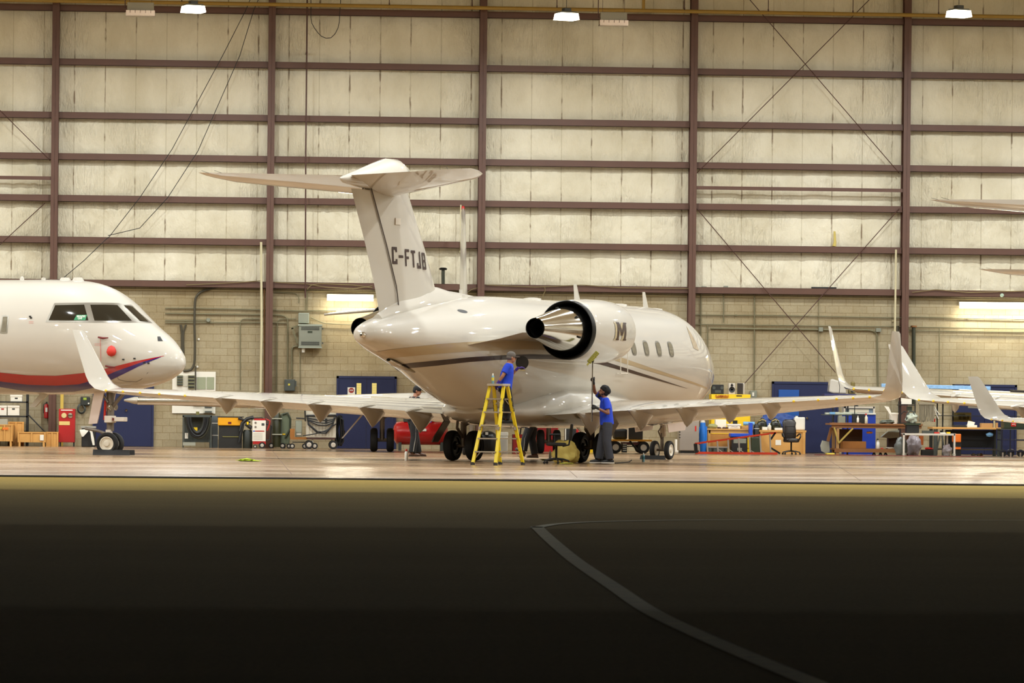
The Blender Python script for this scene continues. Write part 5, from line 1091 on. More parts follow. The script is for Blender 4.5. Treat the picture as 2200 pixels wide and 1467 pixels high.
for k in range(12):
    cx = 728+rnd.uniform(-3, 4); F.tube('cable_loop', [(cx+(7+rnd.uniform(-2, 2))*math.cos(q), 925-(30+rnd.uniform(-4, 4))*math.sin(q), .02*k) for q in [2*PI*j/14 for j in range(15)]], .028, BLK)
# --- red compressor tank
F = Fr('air_compressor', 'long red air compressor tank on feet beneath the left wing root', 'compressor', 845, 965, 116.5)
x0, x1 = F.X(845), F.X(965); zc = .37+.12; r = .33
MB().lathe([(.02, x0), (.2, x0+.03), (.3, x0+.1), (r, x0+.24), (r, x1-.24), (.3, x1-.1), (.2, x1-.03), (.02, x1)], (0, .35, zc), 'x', 32).build('tank', mat('tank_red', (176, 16, 18), .25, coat=.6), F.t)
F.box('name_plate', 903, 921, 916, 926, -.0, .03, WHB); 
for x in (860, 950): F.box('foot', x-3, 950, x+3, 960, .15, .5, GRYD, floor=True)
o = MB().lathe([(.12, F.X(905)), (.14, F.X(907)), (.14, F.X(930)), (.1, F.X(935))], (0, .35, zc+r+.13), 'x', 20).build('motor', GRYD, F.t); F.box('pump_head', 868, 893, 888, 906, .2, .5, GRYD); F.tube('hose', [(888, 902, .2), (898, 905, .2), (905, 899, .2)], .02, BLK); F.box('valve', 904, 908, 907, 913, -.02, .05, STEEL)
# --- things seen below the belly
F = Fr('waste_drum', 'black rounded drum with a pale tag behind the yellow step ladder', 'drum', 1030, 1068, 115.5)
c = F.P(1049, 940); MB().lathe([(.24, 0), (.25, .02), (.25, .42), (.22, .5), (.12, .56), (.02, .58)], (c.x, .3, 0), n=24).build('drum_body', mat('drum_black', (20, 20, 18), .35), F.t); F.box('paper_label', 1043, 928, 1049, 934, .02, .05, WHB)
F = Fr('laundry_bin', 'white plastic bin behind the right legs of the step ladder', 'bin', 1069, 1093, 116)
F.box('bin_body', 1071, 937, 1091, 967, 0, .3, WHT, floor=True, bevel=.02); F.box('lid', 1070, 928, 1092, 937, -.01, .31, WHB, bevel=.02)
F = Fr('oil_can_cabinet', 'red metal box with a yellow label behind the step ladder', 'box', 1101, 1128, 112)
F.box('box_body', 1102, 933, 1127, 968, 0, .4, REDC, floor=True, bevel=.01); F.box('yellow_label', 1114, 941, 1123, 952, -.008, 0, YEC)
F.tube('pump_handle', [(1118, 933, .1), (1120, 918, .1)], .02, GRYD); F.box('pump_head', 1116, 910, 1122, 918, .05, .15, BLK)
F = Fr('tool_chest', 'wide red tool chest beyond the low swivel chair', 'tool chest', 1150, 1200, 117)
F.box('chest_body', 1152, 917, 1199, 958, 0, .5, REDC, floor=True, bevel=.01)
for k in range(4): F.box('drawer', 1154, 920+k*9, 1197, 927+k*9, -.015, 0, mat('chest_red_dark', (120, 14, 14), .35))
F = Fr('machine_stand', 'black machine with red trim standing right of the wide red tool chest', 'machine', 1214, 1243, 117)
F.box('machine_body', 1215, 921, 1238, 965, 0, .45, BLK2, floor=True); F.box('red_trim', 1238, 922, 1243, 950, 0, .4, REDC); F.box('edge_strip', 1214, 921, 1216, 945, -.01, .05, WHT)
F = Fr('yellow_machine', 'yellow machine panel with black fittings behind the right main wheels', 'machine', 1257, 1276, 116.5)
F.box('machine_body', 1260, 919, 1274, 965, 0, .4, YEC, floor=True); F.box('white_edge', 1257, 919, 1260, 960, 0, .1, WHT); F.box('black_fitting', 1266, 917, 1273, 923, -.03, .1, BLK); F.box('print_line', 1267, 937, 1274, 940, -.006, 0, ORG)
F = Fr('flatbed_trailer', 'low yellow flatbed trailer with white-hubbed wheels behind the turbaned worker', 'trailer', 1316, 1402, 114.5)
F.box('deck', 1316, 944.5, 1401, 948, 0, 1.0, mat('amber_deck', (238, 170, 30), .45)); F.box('under_frame', 1340, 950, 1380, 956, .1, .9, mat('dark_red_frame', (90, 20, 18), .5)); F.box('axle', 1322, 958, 1384, 960, .45, .55, BLK)
for x in (1323, 1383):
    for yy in (.06, .94): 
        o = MB().lathe([(.09, -.06), (.155, -.06), (.168, 0), (.155, .06), (.09, .06)], (F.X(x, 960), yy, .168), 'y', 26, cap=False).build('wheel', TIRE, F.t); MB().lathe([(.095, -.045), (.08, -.05), (.03, -.02), (.03, .02), (.08, .05), (.095, .045)], (F.X(x, 960), yy, .168), 'y', 20).build('wheel_hub', HUB, o)
for k in range(4): F.box('battery_fin', 1338, 953+k*4.5, 1346, 955+k*4.5, -.04, .05, WHT)
F.box('battery', 1337, 953, 1347, 972, -.02, .3, BLK)
F.tube('tow_bar', [(1352, 948, -.2), (1366, 968, -.6)], .03, DARKM)
F = Fr('folded_tarp', 'black folded cover lying on the yellow flatbed trailer', 'cover', 1318, 1350, 114.9, None, az(1335, 944, 114.5)); 
F.box('cover_body', 1321, 921, 1349, 944, .1, .7, mat('black_cover', (22, 22, 20), .7, bump=.6, nscale=5), bevel=.06)
single('speaker_cabinet', 'tall black cabinet standing on the yellow flatbed trailer', 'cabinet', 1351, 911, 1381, 944.3, 114.9, .5, BLK2, z=az(1366, 944.4, 114.5))
single('white_post', 'narrow white post left of the tall black cabinet on the trailer', 'post', 1347.5, 910, 1350.5, 944.3, 114.85, .05, WHT, z=az(1349, 944.4, 114.5))
single('floor_box', 'small cream box on the floor by the wall right of the nose wheels', 'box', 1451, 944, 1460, 966, 119.6, .25, WHB, floor=True)
# ================================================================ the right-hand work area
F = Fr('silver_appliance', 'tall silver appliance with a red tag on dark feet under the right wing', 'appliance', 1459, 1503, 117.0)
F.box('appliance_body', 1460, 903, 1502, 968, 0, .6, SILV, bevel=.015); F.box('foot_rail', 1462, 968, 1501, 975, .03, .55, BLK2, floor=True); F.box('red_tag', 1493, 915, 1496, 926, -.01, 0, REDP)
for k in range(5): F.box('vent', 1458.5, 915+k*6, 1462, 916.5+k*6, -.01, .02, BLK2)
F = Fr('floor_buffer', 'blue upright cylinder with grey cap beside the silver appliance', 'cylinder', 1500, 1522, 117.2)
c = F.P(1511, 930); MB().lathe([(.1, 0), (.11, .03), (.11, .55), (.09, .7), (.075, .86)], (c.x, .15, 0), n=24).build('cylinder', mat('blue_enamel', (30, 110, 196), .35), F.t); MB().lathe([(.07, .86), (.07, .89), (.03, .94)], (c.x, .15, 0), n=16).build('cap', LTG, F.t); F.box('handle', 1501, 917, 1506, 930, .1, .2, mat('blue_enamel', (0, 0, 0))); F.box('handle', 1516, 916, 1520, 945, .1, .2, mat('blue_enamel', (0, 0, 0)))
F.tube('white_hose', [(1501, 938, .05), (1500, 955, .05)], .02, WHT)
# safety cabinet
F = Fr('safety_cabinet', 'wide yellow safety cabinet with printed warning behind the nose of the jet', 'cabinet', 1527, 1613, 119.3)
F.box('cabinet_body', 1528, 847, 1612, 970, 0, .6, YEC, floor=True, bevel=.008); F.box('door_leaf', 1530, 856, 1569.5, 962, -.02, 0, YEC); F.box('door_leaf', 1570.5, 856, 1610, 962, -.02, 0, YEC)
dk = mat('warning_red', (170, 70, 20), .5)
for k, (tx, sz) in enumerate((('FLAMMABLE', .075), ('KEEP FIRE AWAY', .05))): c = F.P(1551, 850.5+k*3.6); text_obj(tx, sz, dk, F.t, (c.x, -.025, c.z), FACE, sx=.95)
F.box('black_label', 1582, 849, 1594, 851.5, -.006, 0, BLK2); F.box('padlock_plate', 1574, 903, 1584, 911, -.035, -.02, BLK2)
# on the cabinet
zt = az(1570, 847, 119.3)
F = Fr('boombox', 'black boombox on the left end of the yellow cabinet', 'radio', 1528, 1556, 119.4, None, zt)
F.box('radio_body', 1529, 826, 1555, 846.9, 0, .2, BLK2, bevel=.015); F.box('tape_deck', 1536, 838, 1549, 844, -.008, 0, GRYD); 
for x in (1534, 1551): c = F.P(x, 833); MB().lathe([(.045, 0), (.045, -.01)], (c.x, 0, c.z), 'y', 16).build('speaker_cone', GRYD, F.t)
F = Fr('loudspeaker', 'silver loudspeaker with a round black cone on the yellow cabinet', 'speaker', 1565, 1580, 119.4, None, zt)
F.box('speaker_body', 1565.5, 823, 1579.5, 846.9, 0, .25, LTG, bevel=.012)
for y, r in ((837, .085), (828, .035), (824.8, .015)): c = F.P(1572.5, y); MB().lathe([(r, 0), (r, -.015), (r*.8, -.005), (r*.3, .0)], (c.x, 0, c.z), 'y', 20).build('speaker_cone', BLK2, F.t)
F = Fr('loudspeaker', 'dark angled loudspeaker with silver side on the right of the yellow cabinet', 'speaker', 1584, 1602, 119.4, None, zt)
F.box('speaker_grille', 1584, 823, 1596, 846.9, -.03, .02, mat('grille_brown', (50, 42, 34), .8), bevel=.01); F.box('speaker_body', 1586, 822.5, 1600, 846.9, .02, .25, LTG, bevel=.01)
F = Fr('switch_box', 'small grey switch box on the block wall right of the yellow cabinet', 'electrical box', 1611, 1628, YW-.16, None, az(1620, 860, YW-.16))
F.box('casing', 1612, 839, 1626, 860, 0, .14, GRY, bevel=.008); F.box('switch', 1616, 843, 1620, 851, -.03, 0, WHT)
# plywood benches
F = Fr('wooden_bench', 'light plywood bench box carrying white boxes in front of the yellow cabinet', 'workbench', 1519, 1635, 117.6)
F.box('bench_top', 1519, 921, 1630, 924, -.03, .9, PLY); F.box('apron', 1523, 924, 1629, 931, 0, .04, PLY); F.box('side_panel', 1521, 924, 1526, 976, 0, .85, PLY, floor=True); F.box('front_panel', 1526, 932, 1575, 962, .02, .05, mat('plywood_dark', (176, 118, 50), .6, var=.2, nscale=4), floor=False); F.box('side_panel', 1626, 924, 1629.5, 976, 0, .85, PLY, floor=True)
zb_ = az(1577, 921, 117.57)
blob('cloth_bag', Vector((ax(1531, 118), 118, zb_)), (.27, .2, .15), mat('khaki_cloth', (150, 148, 100), .9, bump=.4), 'khaki cloth bag at the left end of the light plywood bench', 'bag', 21, .12)
single('carton', 'plain white carton standing on the light plywood bench', 'box', 1537, 901, 1560, 921, 118.1, .25, WHB, z=zb_)
F = Fr('storage_tote', 'clear tote with handwritten label on the light plywood bench', 'box', 1563, 1592, 117.7, None, zb_)
F.box('tote_body', 1565, 913, 1590, 920.8, 0, .3, WHT); F.box('lid', 1563, 910.5, 1592, 913.5, -.02, .32, WHB); F.box('paper_label', 1569, 914.5, 1587, 918.5, -.01, 0, WHB); F.tube('pen_stroke', [(1571, 916.5, -.012), (1575, 915.8, -.012), (1579, 917, -.012), (1585, 916, -.012)], .005, mat('ink_violet', (70, 60, 100), .5))
single('carton', 'small brown cardboard box right of the clear tote', 'box', 1592, 915, 1606, 921, 117.9, .2, CARD, z=zb_)
for i, (x, y) in enumerate(((1545, 920), (1556, 919), (1562, 920))): blob('glove', Vector((ax(x, 117.75), 117.75, zb_)), (.13, .08, .05), mat('dark_leather', (72, 42, 40), .8), ['dark work glove lying left before the plain white carton', 'dark work glove lying in the middle before the plain white carton', 'dark work glove lying beside the clear tote'][i], 'glove', 30+i, .25, 12)
F = Fr('film_roll', 'light blue roll lying above the binder on the plywood bench', 'roll', 1596, 1623, 118.0, None, zb_); c = F.P(1609, 909); MB().lathe([(.02, F.X(1597)), (.055, F.X(1597)), (.055, F.X(1621)), (.02, F.X(1621))], (0, .0, .15), 'x', 18).build('roll', mat('pale_blue_plastic', (110, 160, 200), .4), F.t); MB().box((F.X(1609), 0, .05), (.2, .08, .1)).build('stand', CARD, F.t)
single('binder', 'bright blue upright binder behind the orange ladder', 'binder', 1610, 908, 1617, 936, 117.3, .25, BLU2, z=az(1613, 936, 117.3))
F = Fr('vacuum_flask', 'tall black canister with pale rim beside the blue binder', 'canister', 1620, 1633, 117.3); c = F.P(1626, 930); MB().lathe([(.08, 0), (.085, .02), (.085, .72), (.06, .8), (.03, .84)], (c.x, .12, 0), n=20).build('canister_body', BLK2, F.t); MB().lathe([(.088, .7), (.088, .715)], (c.x, .12, 0), n=20, cap=False).build('rim', WHT, F.t)
F = Fr('wooden_crate', 'large plywood crate with a pale label behind the black leather chair', 'crate', 1632, 1731, 117.7)
F.box('crate_side', 1633, 928, 1730, 976, 0, .8, PLY, floor=True); F.box('lid_board', 1631, 924, 1732, 928, -.03, .83, PLY); F.box('batten', 1724, 928, 1730, 976, -.03, 0, PLY, floor=True); F.box('batten', 1633, 928, 1638, 976, -.03, 0, PLY, floor=True); F.box('paper_label', 1666, 945, 1678, 956, -.008, 0, WHB)
zc_ = az(1680, 924, 117.7)
def helmet(px, y0, label, lean):
    F = Fr('welding_helmet', label, 'helmet', px-12, px+12, 118.0, None, zc_); h = az(px, y0, 118)-zc_
    rg = []
    for u, w_, d in ((0, .15, .1), (.25, .17, .13), (.55, .15, .13), (.8, .1, .1), (1, .03, .04)):
        rg.append([Vector((w_*math.sin(q)+lean*u*.1, -d*math.cos(q), u*h)) for q in [2*PI*j/18 for j in range(18)]])
    MB().loft(rg).build('helmet_shell', mat('helmet_olive', (36, 40, 22), .3, coat=.5), F.t); MB().tube([(-.1+lean*.08, -.1, h*.75), (lean*.08, -.14, h*.9), (.1+lean*.08, -.1, h*.75)], .014, 8).build('head_band', mat('band_tan', (180, 160, 100), .5), F.t); MB().box((lean*.05, -.14, h*.5), (.1, .02, .06)).build('visor', BLK, F.t)
helmet(1634, 898, 'dark green welding helmet on the plywood crate beside the black canister', .5); helmet(1667, 898, 'dark green welding helmet on the plywood crate nearest the leather chair', -.3)
bottle('jug', 'small white jug between the two dark green helmets', 1653, 909, 924, 117.85, .055, zc_, WHT, WHT, spray=False)
single('carton', 'low white box left of the small white jug', 'box', 1638, 917, 1649, 924, 117.75, .15, WHB, z=zc_)
single('carton', 'low white box with dark print right of the small white jug', 'box', 1665, 919, 1681, 924, 117.72, .15, WHB, z=zc_)
blob('tarpaulin', Vector((ax(1672, 118.5), 118.4, zc_)), (1.0, .4, .52), mat('blue_tarp', (38, 66, 128), .6, bump=.8, nscale=7, var=.25), 'crumpled blue tarpaulin heaped on the plywood crate', 'tarpaulin', 41, .28, 36)
F = Fr('jerry_can', 'large white plastic canister on the right end of the plywood crate', 'canister', 1706, 1732, 118.0, None, zc_); F.box('canister_body', 1707, 896, 1730, 923.9, 0, .22, WHT, bevel=.03); F.box('cap', 1710, 893.5, 1715, 896.5, .05, .12, WHB)
F = Fr('storage_tub', 'black tub with a bright blue lid behind the orange ladder', 'tub', 1570, 1610, 117.0); F.box('tub_body', 1572, 938, 1606, 976, 0, .45, BLK2, floor=True, bevel=.015); F.box('lid', 1570, 931, 1609, 938.5, -.03, .48, BLU2, bevel=.015); F.box('paper_label', 1576, 942, 1603, 952, -.006, 0, GRY); F.box('paper_label', 1584, 962, 1594, 968, -.006, 0, GRY)
F = Fr('tool_case', 'silver edged tool case on the floor behind the left end of the orange ladder', 'case', 1522, 1564, 117.2); F.box('case_body', 1523, 961, 1563, 976, 0, .3, GRYD, floor=True); F.box('edge_trim', 1522, 959, 1564, 962, -.01, .31, SILV)
for x in (1531, 1557): F.box('latch', x-2, 963, x+2, 968, -.02, 0, BLK2)
single('waste_bin', 'dark green bin behind the middle of the orange ladder', 'bin', 1614, 939, 1634, 976, 117.05, .15, KHA, floor=True, bevel=.02)
# orange ladder lying on its side
F = Fr('extension_ladder', 'orange step ladder lying on its side on the floor', 'ladder', 1492, 1672, 115.3)
OR = mat('ladder_orange', (232, 70, 36), .4)
yb, yt = [(1494, 974), (1550, 975.5), (1670, 980)], [(1493, 953), (1550, 946), (1610, 938), (1668, 929.5)]
F.Z2 = lambda py, px: max(.03, az(px, py, 115.3))
def LP(px, py, d=0): return Vector((F.X(px, py), d, max(.03, az(px, py, 115.3))))
MB().bar(LP(1494, 974), LP(1670, 981), .06, .06).build('rail', OR, F.t); MB().bar(LP(1493, 953, .02), LP(1668, 929.5, .02), .05, .05).build('rail', OR, F.t)
for i, x in enumerate((1521, 1543, 1566, 1589, 1612, 1635, 1656)):
    yy = np.interp(x, [1493, 1668], [953, 929.5]); f = np.interp(x, [1494, 1670], [974, 981]); o = MB().bar(LP(x-2, yy+1, .01), LP(x, f-2, .01), .035, .07, up=(0, 1, 0)).build('tread', mat('tread_alu', (196, 188, 176), .4, .4), F.t)
    if i > 0: MB().bar(LP(x+1, f-11, .01), LP(x+12, f-2, .01), .02).build('tread_brace', mat('tread_alu', (0, 0, 0)), o)
MB().bar(LP(1494, 953, .02), LP(1496, 975, .02), .09, .12, up=(0, 1, 0)).build('top_cap', BLK, F.t); MB().bar(LP(1666, 929, .02), LP(1656, 944, .02), .05, .05).build('foot', BLK, F.t); MB().bar(LP(1656, 962, .02), LP(1676, 979, .02), .05, .05).build('foot', BLK, F.t)
MB().bar(LP(1505, 956, .25), LP(1505, 974, .25), .03).build('rear_leg', mat('tread_alu', (0, 0, 0)), F.t)
office_chair(Vector((ax(1700, 116), 116, 0)), -PI/2+.1, 'black leather office chair standing before the blue door', True, .82)
# wooden workbench
F = Fr('wooden_workbench', 'long brown wooden workbench with lower shelf under the right winglets', 'workbench', 1783, 1985, 115.8)
WD = mat('bench_wood', (128, 82, 40), .6, var=.25, nscale=3); WL = mat('bench_wood_light', (168, 128, 78), .6, var=.2, nscale=3)
F.box('bench_top', 1783, 910, 1982, 913.5, -.05, .9, WD); F.box('apron', 1787, 913.5, 1980, 920, 0, .05, WD)
for x in (1797, 1958):
    for d in (.02, .78): F.box('leg', x, 920, x+6, 985, d, d+.08, WL if x < 1800 else WD, floor=True)
F.box('lower_shelf', 1793, 964, 1968, 967, .0, .85, WD); F.box('shelf_apron', 1793, 967, 1968, 972, 0, .05, WD); F.box('back_panel', 1806, 922, 1862, 965, .8, .84, mat('dark_ply', (84, 52, 22), .7))
for p, q in (((1801, 952), (1832, 920)), ((1801, 950), (1792, 918))): MB().bar(F.P(*p, -.01), F.P(*q, -.01), .04, .09, up=(0, 1, 0)).build('leg_brace', mat('brace_yellow', (162, 138, 62), .6, var=.2), F.t)
MB().bar(F.P(1790, 918, .3), F.P(1782, 948, .3), .08, .08).build('leg_brace', WD, F.t)
zw = az(1880, 910, 115.75); zs = az(1880, 964, 115.8)
single('wooden_tray', 'flat wooden tray on the left end of the brown workbench', 'tray', 1787, 908, 1850, 910, 115.9, .5, WD, z=zw)
bottle('spray_bottle', 'white bottle standing on the brown workbench left of the pink-topped bottle', 1843, 893, 910, 116.0, .033, zw+.03, WHT, WHT, spray=False)
bottle('spray_bottle', 'cream spray bottle with pink top on the brown workbench', 1861, 888, 910, 116.0, .042, zw, mat('cream_plastic', (206, 198, 170), .5), REDP)
bottle('spray_bottle', 'white spray bottle with dark trigger on the lower shelf of the brown workbench', 1886, 942, 964, 115.95, .048, zs, WHT, BLK)
single('black_case', 'black case with a round fitting on the brown workbench', 'case', 1832, 889, 1858, 909.9, 116.25, .2, BLK2, z=zw)
single('metal_tin', 'ribbed grey tin at the left on the brown workbench', 'tin', 1801, 894, 1816, 909.9, 116.4, .2, GRY, z=zw)
single('plywood_box', 'open plywood box on the lower shelf of the brown workbench', 'box', 1811, 948, 1861, 963.9, 116.0, .5, PLYD, z=zs)
blob('drill', Vector((ax(1868, 116.1), 116.1, zs+.42)), (.18, .1, .07), mat('drill_orange', (222, 140, 40), .5), 'orange power tool hanging under the brown workbench top', 'tool', 50, .2, 14)
single('bottle_top', 'small red cap on the lower shelf right of the white spray bottle', 'cap', 1893, 962, 1898, 963.9, 115.9, .06, REDP, z=zs)
blob('paper_pile', Vector((ax(1915, 116), 116.1, zs)), (.3, .3, .05), WHB, 'loose white papers on the lower shelf of the brown workbench', 'paper', 51, .3, 14)
F = Fr('blue_cabinet', 'bright blue cabinet with pale framed window top behind the brown workbench', 'cabinet', 1812, 1882, 118.6)
F.box('cabinet_body', 1814, 889, 1881, 985, 0, .5, mat('cabinet_blue', (24, 54, 150), .4), floor=True); F.box('frame_top', 1813, 873, 1879, 877, 0, .4, LTG); F.box('frame_side', 1813, 873, 1817, 889, 0, .4, LTG); F.box('frame_side', 1876, 873, 1880, 889, 0, .4, LTG); F.box('ledge', 1813, 887, 1881, 890, -.04, .5, WHT); F.box('window', 1818, 877, 1876, 887, .05, .07, mat('pale_blue_glass', (120, 136, 150), .2)); F.box('inner_window', 1825, 879, 1867, 886, .03, .05, mat('cream_panel', (0, 0, 0)))
F = Fr('parts_tray', 'tray of folded sheets raised on posts above the brown workbench', 'tray', 1766, 1860, 116.5, None, zw)
F.box('tray_board', 1768, 890, 1860, 892, 0, .4, GRYD); 
for x in (1819, 1838, 1793): F.box('post', x-.8, 868 if x > 1800 else 880, x+.8, 909, .15, .18, BLK2)
for k in range(5): 
    o = F.box('sheet', 1775+k*13, 886-k % 2, 1792+k*13, 889.8, .05+.03*k, .3, mat('sheet_pale', (186, 190, 170), .4, bump=.3)); 
F.box('blue_rag', 1783, 885, 1794, 889.8, -.02, .1, mat('pale_blue_plastic', (0, 0, 0)))
single('foam_pad', 'yellow wedge pad on the floor left of the brown workbench', 'pad', 1776, 973, 1794, 983, 115.2, .25, mat('pad_yellow', (206, 184, 70), .8), floor=True, bevel=.02)
MB_ = MB().prism([(0, 0), (.12, -.06), (.24, -.02), (.22, .26), (.02, .3), (-.03, .15)], 0, .04, 'xz').build('plastic_sheet', mat('pale_plastic', (160, 160, 146), .4)); MB_.location = (ax(1765, 116.2), 116.2, .1); tag(MB_, 'grey curved plastic panel leaning left of the brown workbench', 'panel')
for i, x in enumerate((1878, 1892, 1903)): 
    o = MB().lathe([(.055, 0), (.05, .02), (.02, .1), (.012, .14)], n=12).build('rubber_cone', BLK); o.location = (ax(x, 115.9), 115.9, 0); tag(o, 'small black cone in the row on the floor under the brown workbench', 'cone', 'black cones under the workbench')
single('long_board', 'long pale wooden board on the floor under the brown workbench', 'board', 1768, 978, 1925, 981, 115.6, .12, WL, floor=True, bevel=0)
o = MB().tube([(ax(a, 114.6), 114.6+d, .012) for a, d in ((1750, 0), (1790, -.1), (1830, .6), (1825, .1), (1860, -.3), (1900, -.35), (1990, -.4), (2060, -.5), (2110, -.3))], .012, 6).build('air_hose', mat('red_hose', (112, 40, 32), .6)); tag(o, 'thin red hose along the floor before the benches on the right', 'hose')
# black rack frame with bags, mop
F = Fr('metal_rack', 'black metal rack frame hung with hoses behind the white cart', 'rack', 1928, 1972, 117.4)
for x in (1932, 1936, 1967): F.box('post', x-1, 862, x+1, 985, .1, .14, BLK2, floor=True)
F.box('rack_shelf', 1932, 869, 1967, 871, 0, .4, BLK2); F.box('rack_shelf', 1932, 908, 1967, 910, 0, .4, BLK2); F.tube('hose_loop', [(1948, 903, .05), (1949, 890, .05), (1955, 883, .05), (1963, 884, .05), (1967, 896, .05)], .02, GRYD); F.tube('hose_loop', [(1936, 890, .05), (1942, 884, .05), (1948, 885, .05)], .015, BLK2); F.box('board_panel', 1937, 851, 1960, 868, .1, .12, WHB); F.box('dark_bag', 1950, 873, 1960, 882, .05, .2, KHA)
blob('plastic_bag', Vector((ax(1956, 117.6), 117.5, az(1956, 908, 117.4))), (.32, .3, .3), mat('clear_bag', (176, 182, 164), .25, bump=.6, nscale=9), 'pale translucent bag in the black rack frame', 'bag', 61, .25)
F = Fr('bucket', 'white bucket left of the black rack frame', 'bucket', 1912, 1932, 116.5, None, zw); c = F.P(1922, 895); MB().lathe([(.1, 0), (.13, .26), (.135, .27)], (c.x, .2, 0), n=20).build('bucket_body', WHT, F.t); MB().lathe([(.14, .27), (.14, .3), (.02, .31)], (c.x, .2, 0), n=20).build('lid', WHB, F.t)
MB_ = MB().prism([(0, 0), (.13, -.02), (.26, -.32), (.24, -.34)], 0, .01, 'xz').build('leaflet', WHB); MB_.location = (ax(1899, 116.6), 116.6, az(1899, 872, 116.6)); tag(MB_, 'white leaflet hanging left of the white bucket', 'leaflet')
blob('tool_pile', Vector((ax(1905, 116.1), 116.1, zw)), (.42, .3, .12), mat('mixed_tools', (92, 96, 84), .5, var=.6, nscale=20), 'pile of small grey tools on the brown workbench before the white bucket', 'tools', 63, .35)
F = Fr('string_mop', 'grey string mop head hanging under the wing right of the rack', 'mop', 1974, 2008, 117.6, None, az(1990, 908, 117.6))
mb = MB(); rnd = random.Random(9)
for k in range(34): x = 1975+32*k/33; mb.tube([F.P(x, 868, .02*(k % 3)), F.P(x+rnd.uniform(-1, 1), 890, .02*(k % 3)), F.P(x+rnd.uniform(-2, 2), 902+rnd.uniform(0, 6), .02*(k % 3))], .012, 5)
mb.build('mop_strands', mat('mop_grey', (142, 132, 110), .95), F.t); F.box('mop_bar', 1974, 865, 2008, 869, -.02, .1, mat('mop_grey', (0, 0, 0)))
F = Fr('rope', 'white rope ends hanging right of the grey string mop', 'rope', 2004, 2022, 117.7, None, az(2012, 905, 117.7))
for p in ([(2004, 870), (2007, 885), (2006, 900)], [(2006, 870), (2012, 882), (2020, 892)], [(2005, 872), (2012, 890), (2016, 900)]): F.tube('rope_end', p, .013, WHT)
F.box('red_grip', 2003, 899, 2009, 906, -.02, .04, REDP)
# sheet metal and small boxes under the rack
MB_ = MB().prism([(0, 0), (.2, .17), (.5, .2), (.5, .0), (.25, -.03)], 0, .3, 'xz').build('sheet_metal', mat('sheet_pale', (0, 0, 0))); MB_.location = (ax(1894, 116.8), 116.8, az(1894, 939, 116.8)); tag(MB_, 'bent pale sheet metal sticking out left of the rack posts', 'sheet metal')
single('carton', 'dark brown carton below the bent sheet metal', 'box', 1909, 940, 1929, 964, 116.9, .3, mat('dark_carton', (82, 60, 44), .8), z=zs)
blob('plastic_sack', Vector((ax(1936, 115.2), 115.2, 0)), (.34, .34, .56), mat('grey_sack', (96, 100, 96), .3, bump=.8, nscale=7, var=.3), 'filled grey plastic sack on the floor left of the white cart', 'bag', 71, .15, 30)
blob('plastic_sack', Vector((ax(1962, 115.6), 115.6, .0)), (.42, .36, .62), mat('lilac_sack', (150, 140, 144), .3, bump=.8, nscale=7, var=.35), 'tall crumpled translucent sack standing inside the white cart', 'bag', 72, .15, 34)
# white cart
F = Fr('white_trolley', 'white tubular trolley on casters in front of the right-hand bench', 'trolley', 1938, 2054, 114.6)
WT = mat('trolley_white', (214, 208, 196), .4)
F.box('top_rail', 1940, 931, 2052, 935, 0, .04, WT); F.box('top_rail', 1946, 931, 2056, 934, .5, .54, WT); F.box('bottom_rail', 1940, 982, 2052, 986, 0, .04, WT); F.box('bottom_rail', 1946, 981, 2056, 984, .5, .54, WT)
for x in (1940, 2040, 2049): F.box('post', x, 931, x+3.6, 986, 0 if x != 2040 else .5, .04 if x != 2040 else .54, WT)
F.box('bottom_shelf', 1960, 980, 2045, 982, .04, .5, mat('shelf_green', (110, 120, 80), .6)); F.box('top_shelf', 1942, 931.5, 2052, 932.5, .04, .5, WT)
for x in (1942, 1950, 2040, 2050): c = F.P(x, 986); MB().lathe([(.01, -.02), (.05, -.018), (.05, .018), (.01, .02)], (c.x, .02 if x in (1942, 2050) else .5, .05), 'y', 14).build('caster', GRY, F.t)
zt_ = az(2000, 931.5, 114.6); 
F = Fr('black_tray', 'deep black tray on the left end above the white trolley', 'tray', 1946, 1977, 115.0, None, zt_); F.box('tray_body', 1948, 912, 1975, 930, 0, .3, BLK2, bevel=.02); F.box('tray_rim', 1946, 909, 1978, 913, -.02, .33, KHA)
for i, (x0, y0, x1, m_, lb) in enumerate(((1982, 925, 2006, GRYD, 'dark flat tool case lying on the white trolley'), (2007, 928, 2018, REDP, 'small red box lying on the white trolley'), (2020, 929, 2032, WHB, 'white folded paper lying on the white trolley'), (2035, 928, 2042, YEC, 'small yellow box lying on the white trolley'))): single('small_case', lb, 'case', x0, y0, x1, 931, 114.75, .15, m_, z=zt_)
single('storage_tray', 'black crate with red lid on the lower shelf of the white trolley', 'crate', 1982, 966, 2006, 979, 114.8, .3, BLK2, z=az(2000, 980, 114.6)+.02)
blob('red_cloth', Vector((ax(1996, 114.95), 114.95, az(1996, 966, 114.8))), (.24, .2, .07), REDP, 'red cloth on the black crate in the white trolley', 'cloth', 73, .3, 14)
blob('plastic_bag', Vector((ax(2034, 114.9), 114.9, az(2030, 980, 114.6))), (.24, .24, .34), mat('lilac_sack', (0, 0, 0)), 'small translucent bag at the right end of the white trolley', 'bag', 74, .3)
F = Fr('orange_case', 'orange hard case on a black stand behind the white trolley', 'case', 2048, 2068, 115.6); F.box('case_body', 2049, 932, 2065, 950, 0, .3, ORG, bevel=.02); F.box('black_stand', 2049, 950, 2065, 988, .02, .28, BLK2, floor=True); F.box('orange_band', 2050, 960, 2064, 965, -.01, .0, ORG)
single('orange_board', 'narrow orange-brown panel behind the tall crumpled sack', 'panel', 1975, 936, 1984, 956, 116.5, .05, mat('rust_orange', (190, 96, 30), .6), z=az(1980, 956, 116.5))
